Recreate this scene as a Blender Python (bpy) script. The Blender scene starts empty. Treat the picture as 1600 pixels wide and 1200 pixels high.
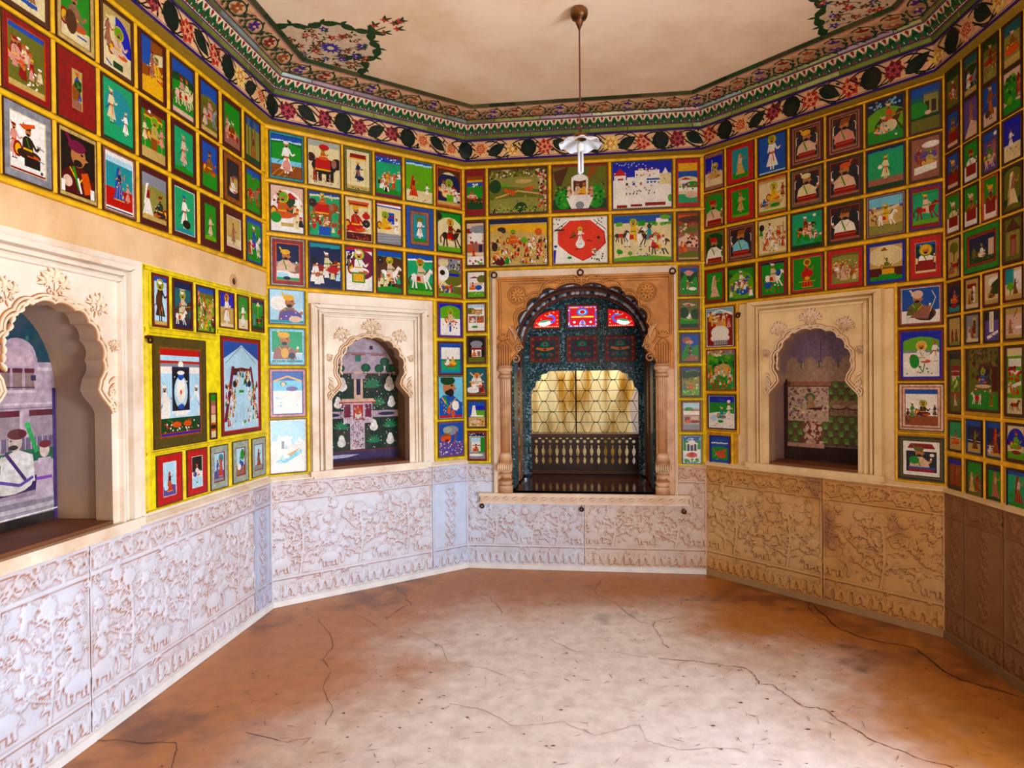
import bpy, math, random
import numpy as np
from mathutils import Vector, Matrix
from mathutils.geometry import tessellate_polygon
SC = bpy.context.scene
COL = SC.collection
PI = math.pi

# ------------------------------------------------------------------ camera
cam_d = bpy.data.cameras.new('camera'); cam = bpy.data.objects.new('camera', cam_d); COL.objects.link(cam)
cam_d.sensor_width = 36; cam_d.lens = 997.4 / 1600 * 36; cam_d.shift_y = 2 / 1600; cam_d.clip_start = .02
cam.matrix_world = (Matrix.Translation((0, 0, 1.355)) @ Matrix.Rotation(math.radians(90 - .508), 4, 'X')
                    @ Matrix.Rotation(math.radians(-.565), 4, 'Z'))
SC.camera = cam

# ------------------------------------------------------------------ world, daylight, exposure
world = bpy.data.worlds.new('sky'); SC.world = world; world.use_nodes = True
bgn = world.node_tree.nodes['Background']; bgn.inputs[0].default_value = (.62, .74, 1, 1); bgn.inputs[1].default_value = .25
SC.view_settings.view_transform = 'Standard'; SC.view_settings.look = 'None'
SC.view_settings.exposure = 0.08; SC.view_settings.gamma = 1
try: SC.view_settings.use_curve_mapping = False
except Exception: pass

def area(name, loc, target, sx, sy, power, color):
    d = bpy.data.lights.new(name, 'AREA'); d.shape = 'RECTANGLE'; d.size = sx; d.size_y = sy
    d.energy = power; d.color = color
    o = bpy.data.objects.new(name, d); COL.objects.link(o); o.location = loc
    o.rotation_euler = (Vector(target) - Vector(loc)).to_track_quat('-Z', 'Y').to_euler()
    return o
# daylight through the doorway at the near end of the right side, an added warm fill at the open back, aimed up for the ceiling, and the terrace outside the window
area('door_daylight', (2.75, .35, .85), (-.7, 3.1, .35), 1.3, 1.4, 225, (.76, .86, 1))
area('bay_fill', (1.35, -1.7, .9), (-.1, 3, 2.5), 1.5, 1.6, 60, (1, .88, .71))
area('terrace_daylight', (1.0, 6.9, 2.6), (1.0, 5.0, 1.4), 2.6, 2.0, 260, (1, .95, .86))

# ------------------------------------------------------------------ colours
def lin(h):
    c = [int(h[i:i+2], 16) / 255 for i in (0, 2, 4)]
    return tuple(x / 12.92 if x < .04045 else ((x + .055) / 1.055) ** 2.4 for x in c)
PAL = {k: lin(v) for k, v in dict(
    k='120d0c', K='1d1b24', w='efeae0', W='dfcfa2', r='84140f', R='b3150f', o='c9581a', y='e0ab1c', g='12862e', G='079a66',
    t='128a90', b='0f4a9c', B='0a1fa0', n='0b1b42', s='7cc0d6', p='cf8f82', m='4a1013', d='0e3b1a', e='62642a', f='b0744c',
    c='bfa266', a='85868c', v='5a4888', l='64a01e', u='4c2a17', z='94604f', S='b6d8e6', O='8a4a1c', M='6b1a3a', D='0a2a22',
    Y='f2d21a', P='7a3fa0', x='2c1a12', E='8a8648', T='0c5a62', F='d8483c', H='4e4014', q='d9b7a0', j='a0a898', L='b8c060').items()}
def sat_(c, k=1.18):
    g = .3*c[0]+.59*c[1]+.11*c[2]; return tuple(max(0, g+(x-g)*k)*.97 for x in c)
PAL = {k: sat_(v) for k, v in PAL.items()}
def C_(c):
    if isinstance(c, str):
        if c not in PAL: print('BADCOL', c)
        return PAL.get(c, PAL['c'])
    return c

# ------------------------------------------------------------------ materials
def nm(name):
    m = bpy.data.materials.new(name); m.use_nodes = True
    nt = m.node_tree; return m, nt, nt.nodes, nt.links, nt.nodes['Principled BSDF']
def attr_mat(name, rough=.6, nscale=30, namt=.25, bump=0, bscale=60, metal=0, spec=.4, grime=None, gamt=.35, gscale=6, coat=0):
    """colour comes from the mesh's own 'Col' (paint on each piece), broken up by noise and an even veil of grime"""
    m, nt, N, L, P = nm(name)
    a = N.new('ShaderNodeAttribute'); a.attribute_name = 'Col'
    tc = N.new('ShaderNodeNewGeometry')
    nz = N.new('ShaderNodeTexNoise'); nz.inputs['Scale'].default_value = nscale; nz.inputs['Detail'].default_value = 5
    L.new(tc.outputs['Position'], nz.inputs['Vector'])
    mr = N.new('ShaderNodeMapRange'); mr.inputs['From Min'].default_value = .3; mr.inputs['From Max'].default_value = .7
    mr.inputs['To Min'].default_value = 1 - namt; mr.inputs['To Max'].default_value = 1 + namt * .55
    L.new(nz.outputs['Fac'], mr.inputs['Value'])
    mx = N.new('ShaderNodeVectorMath'); mx.operation = 'SCALE'
    L.new(a.outputs['Color'], mx.inputs[0]); L.new(mr.outputs[0], mx.inputs['Scale'])
    out = mx.outputs[0]
    if grime:
        n2 = N.new('ShaderNodeTexNoise'); n2.inputs['Scale'].default_value = gscale; n2.inputs['Detail'].default_value = 7
        n2.inputs['Roughness'].default_value = .7; L.new(tc.outputs['Position'], n2.inputs['Vector'])
        r2 = N.new('ShaderNodeMapRange'); r2.inputs['From Min'].default_value = .45; r2.inputs['From Max'].default_value = .72
        r2.inputs['To Max'].default_value = gamt; L.new(n2.outputs['Fac'], r2.inputs['Value'])
        mm = N.new('ShaderNodeMix'); mm.data_type = 'RGBA'; L.new(r2.outputs[0], mm.inputs['Factor'])
        L.new(out, mm.inputs['A']); mm.inputs['B'].default_value = (*lin(grime), 1); out = mm.outputs['Result']
    L.new(out, P.inputs['Base Color'])
    P.inputs['Roughness'].default_value = rough; P.inputs['Metallic'].default_value = metal
    P.inputs['Specular IOR Level'].default_value = spec
    if coat: P.inputs['Coat Weight'].default_value = coat; P.inputs['Coat Roughness'].default_value = .08
    if bump:
        n3 = N.new('ShaderNodeTexNoise'); n3.inputs['Scale'].default_value = bscale; n3.inputs['Detail'].default_value = 6
        L.new(tc.outputs['Position'], n3.inputs['Vector'])
        b = N.new('ShaderNodeBump'); b.inputs['Strength'].default_value = bump; b.inputs['Distance'].default_value = .01
        L.new(n3.outputs['Fac'], b.inputs['Height']); L.new(b.outputs[0], P.inputs['Normal'])
    return m
M_PAINT = attr_mat('miniature_paint', .34, 110, .20, grime='3a2a18', gamt=.25, gscale=9, spec=.28)
M_BORDER = attr_mat('painted_border', .45, 50, .35, grime='2a1a10', gamt=.3, gscale=14)
M_YELLOW = attr_mat('yellow_lacquer', .5, 26, .24, bump=.3, bscale=40, grime='7a5a10', gamt=.42, gscale=11)
M_PLASTER = attr_mat('lime_plaster', .8, 5, .10, bump=.25, bscale=18, grime='c08a48', gamt=.62, gscale=3.2)
M_MARBLE = attr_mat('carved_marble', .5, 12, .10, bump=.15, bscale=70, spec=.4)
M_CORN = attr_mat('cornice_paint', .5, 50, .2, grime='6a4a1a', gamt=.18, gscale=7, spec=.15)
M_STONE = attr_mat('orange_stone', .6, 9, .28, bump=.35, bscale=30, grime='7a3c10', gamt=.5, gscale=5)
M_WOOD = attr_mat('dark_wood', .4, 20, .3, bump=.2, bscale=50)
M_MURAL = attr_mat('niche_mural', .75, 40, .30, grime='6a5a52', gamt=.35, gscale=7)
M_CEIL = attr_mat('ceiling_limewash', .85, 1.5, .08, grime='cf9a48', gamt=.62, gscale=1.15)
M_METAL = attr_mat('old_metal', .4, 40, .3, metal=.7, bump=.1)
M_BEAD = attr_mat('silvered_bead', .15, 8, .1, metal=.25, spec=.8)
M_MIRROR = attr_mat('mirror_glass', .22, 8, .35, metal=.55, spec=.7, grime='556b22', gamt=.3, gscale=5)
M_FLOOR = attr_mat('polished_cement', .38, 16, .12, bump=.12, bscale=9, spec=.5, grime='8a4a1e', gamt=.30, gscale=10)

# ------------------------------------------------------------------ mesh helpers
def mesh_obj(name, V, F, C, mat, parent=None, loc=None, rz=0, smooth=False):
    me = bpy.data.meshes.new(name); me.from_pydata(V, [], F)
    ca = me.color_attributes.new('Col', 'FLOAT_COLOR', 'POINT')
    if len(V):
        arr = np.ones((len(V), 4), np.float32); arr[:, :3] = np.array(C, np.float32); ca.data.foreach_set('color', arr.ravel())
    if smooth: me.polygons.foreach_set('use_smooth', [True] * len(F))
    me.materials.append(mat)
    o = bpy.data.objects.new(name, me); COL.objects.link(o)
    if parent is not None: o.parent = parent
    if loc is not None: o.location = loc; o.rotation_euler = (0, 0, rz)
    return o
class MB:
    def __init__(s): s.V = []; s.F = []; s.C = []
    def add(s, V, F, c):
        b = len(s.V); s.V += V; s.F += [tuple(i + b for i in f) for f in F]
        s.C += ([C_(c)] * len(V)) if (isinstance(c, str) or not isinstance(c[0], (tuple, list))) else [C_(q) for q in c]
    def box(s, x0, x1, y0, y1, z0, z1, c):
        V = [(x, y, z) for z in (z0, z1) for y in (y0, y1) for x in (x0, x1)]
        s.add(V, [(0, 2, 3, 1), (4, 5, 7, 6), (0, 1, 5, 4), (2, 6, 7, 3), (0, 4, 6, 2), (1, 3, 7, 5)], c)
    def tube(s, pts, r, c, n=6, closed=False):
        P = [Vector(p) for p in pts]; V = []; m = len(P)
        rr = r if isinstance(r, (list, tuple)) else [r] * m
        for i, p in enumerate(P):
            a = P[(i - 1) % m] if (closed or i > 0) else p; b = P[(i + 1) % m] if (closed or i < m - 1) else p
            t = (b - a).normalized(); up = Vector((0, 0, 1)) if abs(t.z) < .9 else Vector((0, 1, 0))
            u = t.cross(up).normalized(); v = t.cross(u)
            for k in range(n):
                q = p + (u * math.cos(2*PI*k/n) + v * math.sin(2*PI*k/n)) * rr[i]; V.append(tuple(q))
        F = []
        for i in range(m if closed else m - 1):
            j = (i + 1) % m
            for k in range(n): F.append((i*n+k, i*n+(k+1) % n, j*n+(k+1) % n, j*n+k))
        if not closed: F += [tuple(range(n))[::-1], tuple(range((m-1)*n, m*n))]
        s.add(V, F, c)
    def lathe(s, prof, c, n=20, cx=0, cy=0, a0=0, a1=2*PI, flute=0):
        full = abs(a1 - a0 - 2*PI) < 1e-6; k = n if full else n + 1; V = []
        cols = []
        for i, pz in enumerate(prof):
            r, z = pz[0], pz[1]; cc = pz[2] if len(pz) > 2 else c
            for j in range(k):
                a = a0 + (a1 - a0) * j / n; V.append((cx + r*math.cos(a), cy + r*math.sin(a), z)); cols.append(C_(cc))
        F = []
        for i in range(len(prof) - 1):
            for j in range(n):
                F.append((i*k+j, i*k+(j+1) % k, (i+1)*k+(j+1) % k, (i+1)*k+j))
        s.add(V, F, cols)
    def plate(s, outer, holes, y0, y1, c, cs=None, close=True):
        """flat plate in the x-z plane, front at y0, back at y1, with holes"""
        loops = [outer] + list(holes)
        tri = tessellate_polygon([[Vector((p[0], p[1], 0)) for p in l] for l in loops])
        flat = [p for l in loops for p in l]
        s.add([(p[0], y0, p[1]) for p in flat], [tuple(t) for t in tri], c)
        for l in (loops if close else holes):
            n = len(l); V = [(p[0], y0, p[1]) for p in l] + [(p[0], y1, p[1]) for p in l]
            s.add(V, [(i, (i+1) % n, n+(i+1) % n, n+i) for i in range(n)], cs or c)
    def ring(s, x0, x1, z0, z1, w, y0, y1, c, wz=None):
        wz = w if wz is None else wz
        s.plate([(x0, z0), (x1, z0), (x1, z1), (x0, z1)], [[(x0+w, z0+wz), (x1-w, z0+wz), (x1-w, z1-wz), (x0+w, z1-wz)]], y0, y1, c)
    def build(s, name, mat, parent=None, loc=None, rz=0, smooth=False):
        return mesh_obj(name, s.V, s.F, s.C, mat, parent, loc, rz, smooth)
def tag(o, label, cat, group=None, kind=None):
    o['label'] = label; o['category'] = cat
    if group: o['group'] = group
    if kind: o['kind'] = kind
    return o
def structure(o, label=None):
    o['kind'] = 'structure'
    if label: o['label'] = label
    return o

# ------------------------------------------------------------------ flat painting: crisp layered shapes
def clip_box(p, x0, y0, x1, y1):
    for ax, lim, sg in ((0, x0, 1), (0, x1, -1), (1, y0, 1), (1, y1, -1)):
        out = []
        for i in range(len(p)):
            a, b = p[i-1], p[i]; da = (a[ax]-lim)*sg; db = (b[ax]-lim)*sg
            if (da >= 0) != (db >= 0):
                t = da / (da - db); out.append((a[0]+(b[0]-a[0])*t, a[1]+(b[1]-a[1])*t))
            if db >= 0: out.append(b)
        p = out
        if len(p) < 3: return []
    return p
def clip_convex(p, m):
    for i in range(len(m)):
        (ax, ay), (bx, by) = m[i], m[(i+1) % len(m)]; ex, ey = bx-ax, by-ay; out = []
        for j in range(len(p)):
            a, b = p[j-1], p[j]; da = ex*(a[1]-ay)-ey*(a[0]-ax); db = ex*(b[1]-ay)-ey*(b[0]-ax)
            if (da >= 0) != (db >= 0): t = da/(da-db); out.append((a[0]+(b[0]-a[0])*t, a[1]+(b[1]-a[1])*t))
            if db >= 0: out.append(b)
        p = out
        if len(p) < 3: return []
    return p
class Art:
    """a = width/height of the field, height is 1"""
    def __init__(s, a, seed=0, clip=True):
        s.a = a; s.P = []; s.rn = random.Random(seed); s.clip = (0, 0, a, 1) if clip else None; s.mask = None
    def poly(s, pts, c, cvx=False):
        if s.clip:
            x0, y0, x1, y1 = s.clip
            if any(x < x0 or x > x1 or y < y0 or y > y1 for x, y in pts):
                pts = clip_box(pts, x0, y0, x1, y1)
                if not pts: return
        if s.mask:
            pts = clip_convex(pts, s.mask)
            if not pts: return
        s.P.append((pts, C_(c), cvx))
    def rect(s, x0, y0, x1, y1, c): s.poly([(x0, y0), (x1, y0), (x1, y1), (x0, y1)], c, True)
    def el(s, x, y, rx, ry, c, n=None, rot=0):
        n = n or (8 if max(rx, ry) < .03 else 14); ca, sa = math.cos(rot), math.sin(rot)
        s.poly([(x + rx*math.cos(t)*ca - ry*math.sin(t)*sa, y + rx*math.cos(t)*sa + ry*math.sin(t)*ca) for t in [2*PI*k/n for k in range(n)]], c, True)
    def line(s, pts, w, c):
        for i in range(len(pts)-1):
            (x0, y0), (x1, y1) = pts[i], pts[i+1]; d = math.hypot(x1-x0, y1-y0) or 1e-6
            nx, ny = -(y1-y0)/d*w/2, (x1-x0)/d*w/2
            s.poly([(x0+nx, y0+ny), (x1+nx, y1+ny), (x1-nx, y1-ny), (x0-nx, y0-ny)], c, True)
    def leaf(s, x, y, l, w, ang, c):
        pts = []
        for k in range(9):
            t = k/8; pts.append((t*l, math.sin(PI*t**.8)*w/2))
        pts += [(p[0], -p[1]) for p in pts[-2:0:-1]]
        ca, sa = math.cos(ang), math.sin(ang)
        s.poly([(x+p[0]*ca-p[1]*sa, y+p[0]*sa+p[1]*ca) for p in pts], c, True)
    def emit(s, mb, fn, base=0.0, step=6e-5):
        """fn(x, y, h) -> 3D ; h is the height of the paint layer: one step above whatever lies under the shape"""
        bins = {}
        for pts, c, cvx in s.P:
            x0 = min(p[0] for p in pts); x1 = max(p[0] for p in pts); y0 = min(p[1] for p in pts); y1 = max(p[1] for p in pts)
            kb = range(int(x0*8)-1, int(x1*8)+1) if x1-x0 < 3 else (-99,)
            lay = 0
            for b in list(kb)+[-99]:
                for (a0, a1, b0, b1, l) in bins.get(b, ()):
                    if l > lay and a0 < x1 and a1 > x0 and b0 < y1 and b1 > y0: lay = l
            lay += 1
            for b in kb: bins.setdefault(b, []).append((x0, x1, y0, y1, lay))
            h = base + step * lay
            V = [fn(x, y, h) for x, y in pts]
            if cvx or len(pts) < 4: F = [tuple(range(len(pts)))]
            else:
                F = [tuple(t) for t in tessellate_polygon([[Vector((x, y, 0)) for x, y in pts]])]
                if not F: continue
            mb.add(V, F, c)

# ---- motifs
def head(A, x, y, r, turb, d=1, skin='f', halo=None, beard=True):
    if halo: A.el(x, y+.2*r, r*2.0, r*2.0, halo); A.el(x, y+.2*r, r*1.7, r*1.7, 'l' if halo == 'y' else 'y')
    A.el(x, y, r*.9, r*1.12, skin)
    if beard: A.el(x-.05*r*d, y-.72*r, r*.55, r*.34, 'k')
    if turb != '-':
        A.el(x-.15*r*d, y+.85*r, r*1.1, r*.58, turb); A.line([(x-.9*r*d, y+1*r), (x-1.5*r*d, y+1.9*r)], r*.35, turb)
    A.el(x+.45*r*d, y+.2*r, r*.18, r*.12, 'k')
def man(A, x, y, h, robe, turb='r', d=1, halo=None, sash='o', skin='f'):
    r = h*.075
    A.rect(x-.06*h, y, x-.02*h, y+.2*h, robe); A.rect(x+.02*h, y, x+.06*h, y+.2*h, robe)
    A.el(x-.03*h, y, .05*h, .018*h, 'k'); A.el(x+.06*h, y, .05*h, .018*h, 'k')
    A.poly([(x-.19*h, y+.14*h), (x+.19*h, y+.12*h), (x+.07*h, y+.52*h), (x+.11*h, y+.78*h), (x+.05*h, y+.84*h), (x-.05*h, y+.84*h), (x-.11*h, y+.78*h), (x-.07*h, y+.52*h)], robe)
    A.line([(x-.02*h, y+.14*h), (x-.02*h, y+.5*h)], .012*h, 'c'); A.line([(x+.09*h, y+.15*h), (x+.03*h, y+.5*h)], .012*h, 'c')
    A.rect(x-.08*h, y+.5*h, x+.08*h, y+.56*h, sash); A.line([(x+.02*h, y+.5*h), (x+.05*h, y+.26*h)], .03*h, sash)
    A.line([(x+.08*h*d, y+.76*h), (x+.17*h*d, y+.6*h), (x+.25*h*d, y+.66*h)], .05*h, robe); A.el(x+.26*h*d, y+.67*h, .025*h, .025*h, skin)
    A.line([(x-.08*h*d, y+.76*h), (x-.13*h*d, y+.55*h)], .05*h, robe)
    A.line([(x-.05*h*d, y+.54*h), (x-.28*h*d, y+.33*h)], .02*h, 'k')
    head(A, x, y+.91*h, r, turb, d, skin, halo)
def lady(A, x, y, h, sk='r', top='o', d=1):
    A.poly([(x-.25*h, y), (x+.25*h, y), (x+.06*h, y+.55*h), (x-.06*h, y+.55*h)], sk)
    for k in (-.14, 0, .14): A.line([(x+k*h, y+.02*h), (x+k*.3*h, y+.5*h)], .01*h, 'y')
    A.rect(x-.22*h, y, x+.22*h, y+.03*h, 'y')
    A.poly([(x-.07*h, y+.52*h), (x+.07*h, y+.52*h), (x+.09*h, y+.78*h), (x-.09*h, y+.78*h)], top)
    A.line([(x+.07*h*d, y+.75*h), (x+.2*h*d, y+.68*h), (x+.24*h*d, y+.85*h)], .04*h, 'f')
    A.el(x, y+.88*h, .07*h, .085*h, 'f'); A.poly([(x-.09*h*d, y+.97*h), (x+.04*h*d, y+1.0*h), (x-.02*h*d, y+.85*h), (x-.12*h*d, y+.35*h), (x-.2*h*d, y+.3*h)], sk)
def sit(A, x, y, h, robe='w', turb='r', d=1, halo=None, skin='f', bol=True):
    if bol: A.el(x-.34*h*d, y+.22*h, .16*h, .24*h, 'r'); A.el(x-.34*h*d, y+.22*h, .1*h, .16*h, 'y')
    A.el(x+.04*h*d, y+.14*h, .42*h, .16*h, robe); A.el(x+.2*h*d, y+.1*h, .22*h, .08*h, 'o')
    A.poly([(x-.2*h, y+.12*h), (x+.2*h, y+.12*h), (x+.17*h, y+.6*h), (x+.06*h, y+.68*h), (x-.08*h, y+.68*h), (x-.18*h, y+.58*h)], robe)
    A.line([(x+.14*h*d, y+.56*h), (x+.3*h*d, y+.34*h), (x+.4*h*d, y+.46*h)], .08*h, robe); A.el(x+.42*h*d, y+.48*h, .045*h, .045*h, skin)
    A.rect(x-.16*h, y+.26*h, x+.16*h, y+.32*h, 'y'); A.line([(x-.05*h, y+.62*h), (x+.05*h, y+.36*h)], .03*h, 'g')
    head(A, x+.02*h*d, y+.82*h, .12*h, turb, d, skin, halo)
def bust(A, x, y, h, robe='w', turb='o', d=1, skin='f', halo=None):
    A.poly([(x-.42*h, y), (x+.42*h, y), (x+.34*h, y+.32*h), (x+.12*h, y+.5*h), (x-.16*h, y+.5*h), (x-.36*h, y+.34*h)], robe)
    A.line([(x-.2*h, y+.45*h), (x, y+.2*h), (x+.2*h, y+.42*h)], .03*h, 'y'); A.line([(x-.12*h, y+.48*h), (x+.02*h, y+.08*h)], .05*h, 'g')
    A.line([(x+.3*h*d, y+.22*h), (x+.12*h*d, y+.1*h), (x+.42*h*d, y+.3*h)], .1*h, robe); A.el(x+.44*h*d, y+.33*h, .06*h, .06*h, skin)
    A.el(x+.46*h*d, y+.42*h, .04*h, .05*h, 'w')
    head(A, x, y+.7*h, .19*h, turb, d, skin, halo); A.poly([(x+.15*h*d, y+.7*h), (x+.24*h*d, y+.66*h), (x+.15*h*d, y+.62*h)], skin)
def rail(A, y, c='r', c2='w'):
    A.rect(0, 0, A.a, y, c2); A.rect(.08*A.a, 0, .92*A.a, y*.85, c); A.rect(.14*A.a, y*.25, .86*A.a, y*.35, 'o')
def jh(A, c='w', bg='K'):
    a = A.a
    if c == 'o':
        A.rect(0, 0, a, 1, 'K'); A.poly([(0, 1), (0, .72), (.03, .78), (.1*a, .86), (.3*a, .95), (.5*a, 1)], 'm'); A.poly([(a, 1), (a, .72), (a-.03, .78), (.9*a, .86), (.7*a, .95), (.5*a, 1)], 'm')
        A.line([(.02, .5), (.02, .74), (.07, .78)], .018, 'w'); A.line([(a-.02, .5), (a-.02, .74), (a-.07, .78)], .018, 'w'); return
    A.rect(0, 0, a, 1, c); A.rect(.07*a, .05, .93*a, .72, bg); A.el(a/2, .7, .43*a, .24, bg)
    for k in range(5): A.el(a*(.16+.17*k), .76+.09*math.sin(PI*(k+.5)/5), .07*a, .06, bg)
    A.el(.1*a, .9, .05, .03, 'g'); A.el(.9*a, .9, .05, .03, 'g')
def horse(A, x, y, s, c='w', robe='o', turb='r', d=1, halo=None, rid=True):
    k = 'u' if c != 'u' else 'k'
    for dx, ln, fw in ((-.3, .34, -.06), (-.22, .32, .05), (.2, .34, .1), (.3, .34, .22)):
        A.line([(x+dx*s*d, y+.42*s), (x+(dx+fw*.5)*s*d, y+.22*s), (x+(dx+fw)*s*d, y+.42*s-ln*s-.06*s)], .07*s, c)
        A.el(x+(dx+fw)*s*d, y+.03*s, .04*s, .03*s, 'k')
    A.el(x, y+.47*s, .37*s, .17*s, c); A.el(x-.28*s*d, y+.5*s, .15*s, .16*s, c)
    A.poly([(x+.18*s*d, y+.58*s), (x+.36*s*d, y+.42*s), (x+.5*s*d, y+.74*s), (x+.38*s*d, y+.86*s)], c)
    A.el(x+.5*s*d, y+.78*s, .15*s, .065*s, c, rot=-.7*d); A.line([(x+.2*s*d, y+.62*s), (x+.4*s*d, y+.88*s)], .05*s, k)
    A.line([(x-.4*s*d, y+.55*s), (x-.52*s*d, y+.4*s), (x-.5*s*d, y+.15*s)], .06*s, k)
    A.poly([(x-.16*s, y+.62*s), (x+.14*s, y+.62*s), (x+.16*s, y+.32*s), (x-.18*s, y+.32*s)], 'R'); A.rect(x-.17*s, y+.32*s, x+.16*s, y+.36*s, 'y')
    A.line([(x+.16*s*d, y+.66*s), (x+.55*s*d, y+.72*s)], .02*s, 'y')
    if rid:
        A.poly([(x-.14*s, y+.55*s), (x+.15*s, y+.55*s), (x+.1*s, y+.98*s), (x-.1*s, y+.98*s)], robe)
        A.poly([(x-.02*s, y+.62*s), (x+.14*s*d, y+.6*s), (x+.16*s*d, y+.26*s), (x+.04*s*d, y+.3*s)], robe)
        A.line([(x+.06*s*d, y+.9*s), (x+.24*s*d, y+.74*s)], .07*s, robe); A.rect(x-.12*s, y+.68*s, x+.12*s, y+.73*s, 'g')
        head(A, x, y+1.1*s, .09*s, turb, d, halo=halo)
def ele(A, x, y, s, c='a', d=1):
    for dx in (-.3, -.14, .12, .26): A.rect(x+(dx-.06)*s, y, x+(dx+.06)*s, y+.4*s, c)
    A.el(x, y+.5*s, .42*s, .27*s, c); A.el(x+.42*s*d, y+.62*s, .19*s, .19*s, c)
    A.line([(x+.52*s*d, y+.6*s), (x+.66*s*d, y+.35*s), (x+.6*s*d, y+.1*s), (x+.7*s*d, y+.06*s)], .08*s, c)
    A.el(x+.33*s*d, y+.62*s, .09*s, .15*s, 'z'); A.line([(x+.52*s*d, y+.5*s), (x+.68*s*d, y+.44*s)], .03*s, 'w')
    A.poly([(x-.28*s, y+.74*s), (x+.2*s, y+.74*s), (x+.22*s, y+.35*s), (x-.3*s, y+.35*s)], 'R'); A.rect(x-.3*s, y+.35*s, x+.22*s, y+.4*s, 'y')
    sit(A, x-.04*s, y+.7*s, .4*s, 'o', 'W', d, 'y', bol=False)
def tree(A, x, y, s, c='d', tr='u'):
    A.line([(x, y), (x+.03*s, y+.5*s)], .07*s, tr)
    for k in range(7):
        t = k*2.4; A.el(x+.2*s*math.cos(t), y+.65*s+.17*s*math.sin(t), .15*s, .13*s, c)
    A.el(x, y+.66*s, .2*s, .2*s, c)
    for k in range(12):
        t = A.rn.uniform(0, 6.3); q = A.rn.uniform(0, .28)*s; A.el(x+q*math.cos(t), y+.66*s+q*math.sin(t), .022*s, .022*s, 'l')
def crowd(A, x0, y0, x1, y1, n, pal='oRywgb', s=.1):
    for k in range(n):
        x = A.rn.uniform(x0, x1)*A.a; y = y1 - (y1-y0)*(k+.5)/n; c = A.rn.choice(pal); t = A.rn.choice('RyowW'); q = s*A.rn.uniform(.85, 1.15)
        A.poly([(x-.3*q, y), (x+.3*q, y), (x+.16*q, y+.75*q), (x-.16*q, y+.75*q)], c, True); A.el(x, y+.88*q, .14*q, .17*q, 'f'); A.el(x, y+1.04*q, .19*q, .1*q, t)
def pal(A, x0, y0, x1, y1, c='w', dome='R', n=3):
    x0 *= A.a; x1 *= A.a; w = x1-x0; h = y1-y0
    A.rect(x0, y0, x1, y0+h*.7, c); A.rect(x0-.01, y0+h*.66, x1+.01, y0+h*.7, 'z')
    for k in range(n):
        cx = x0+w*(k+.5)/n
        A.rect(cx-w*.3/n, y0+h*.7, cx+w*.3/n, y0+h*.84, c); A.el(cx, y0+h*.84, w*.33/n, h*.12, dome if k % 2 == 0 else c); A.line([(cx, y0+h*.94), (cx, y1)], .008, 'y')
        A.rect(cx-w*.14/n, y0+h*.38, cx+w*.14/n, y0+h*.58, 'x'); A.el(cx, y0+h*.58, w*.14/n, h*.05, 'x')
        A.rect(cx-w*.25/n, y0+h*.06, cx+w*.25/n, y0+h*.26, 'm' if k % 2 else 'n'); A.rect(cx-w*.32/n, y0+h*.3, cx+w*.32/n, y0+h*.33, 'o')
def pav(A, x, y, s, c='w', cur='x'):
    A.rect(x-.5*s, y, x+.5*s, y+.14*s, c); A.rect(x-.36*s, y+.14*s, x+.36*s, y+.68*s, cur)
    for k in (-.38, -.13, .13, .38): A.rect(x+(k-.03)*s, y+.14*s, x+(k+.03)*s, y+.68*s, c)
    A.poly([(x-.5*s, y+.66*s), (x+.5*s, y+.66*s), (x+.38*s, y+.76*s), (x-.38*s, y+.76*s)], c, True); A.el(x, y+.78*s, .26*s, .2*s, c); A.line([(x, y+.95*s), (x, y+1.08*s)], .03*s, 'y')
def hill(A, y, c, amp=.05, ph=0):
    A.poly([(-.01, -.01)] + [(A.a*k/12, y + amp*math.sin(k*PI/12+ph)) for k in range(13)] + [(A.a+.01, -.01)], c)
def cloud(A, y, c='w', c2='b'):
    A.rect(0, y, A.a, 1.01, c2)
    for k in range(9): A.el(A.a*(k+.5)/9, y+.008*(k % 3), A.a*.075, .025, c)
def garden(A, x0, y0, x1, y1, c='d', f='w', n=4, m=4):
    x0 *= A.a; x1 *= A.a
    for i in range(n):
        for j in range(m):
            x = x0+(x1-x0)*(i+.5)/n; y = y0+(y1-y0)*(j+.3)/m; q = min((x1-x0)/n, (y1-y0)/m)
            if (i+j) % 2:
                A.el(x, y+.3*q, .22*q, .42*q, f); A.el(x, y+.16*q, .3*q, .26*q, f)
            else:
                for k in range(7): A.leaf(x, y+.1*q, .62*q, .16*q, PI*(.08+.14*k), c)
def tiger(A, x, y, s, d=1):
    A.el(x, y, .35*s, .13*s, 'o', rot=.2*d); A.el(x+.36*s*d, y+.14*s, .12*s, .11*s, 'o')
    for k in (-.22, -.1, .14, .25): A.line([(x+k*s, y), (x+(k+.08*d)*s, y-.24*s)], .06*s, 'o')
    A.line([(x-.33*s*d, y), (x-.5*s*d, y+.2*s)], .04*s, 'o')
    for k in (-.2, -.08, .04, .16): A.line([(x+k*s, y+.1*s), (x+k*s, y-.08*s)], .02*s, 'k')
def cow(A, x, y, s, c='w', d=1): horse(A, x, y, s, c, rid=False, d=d)
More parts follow.
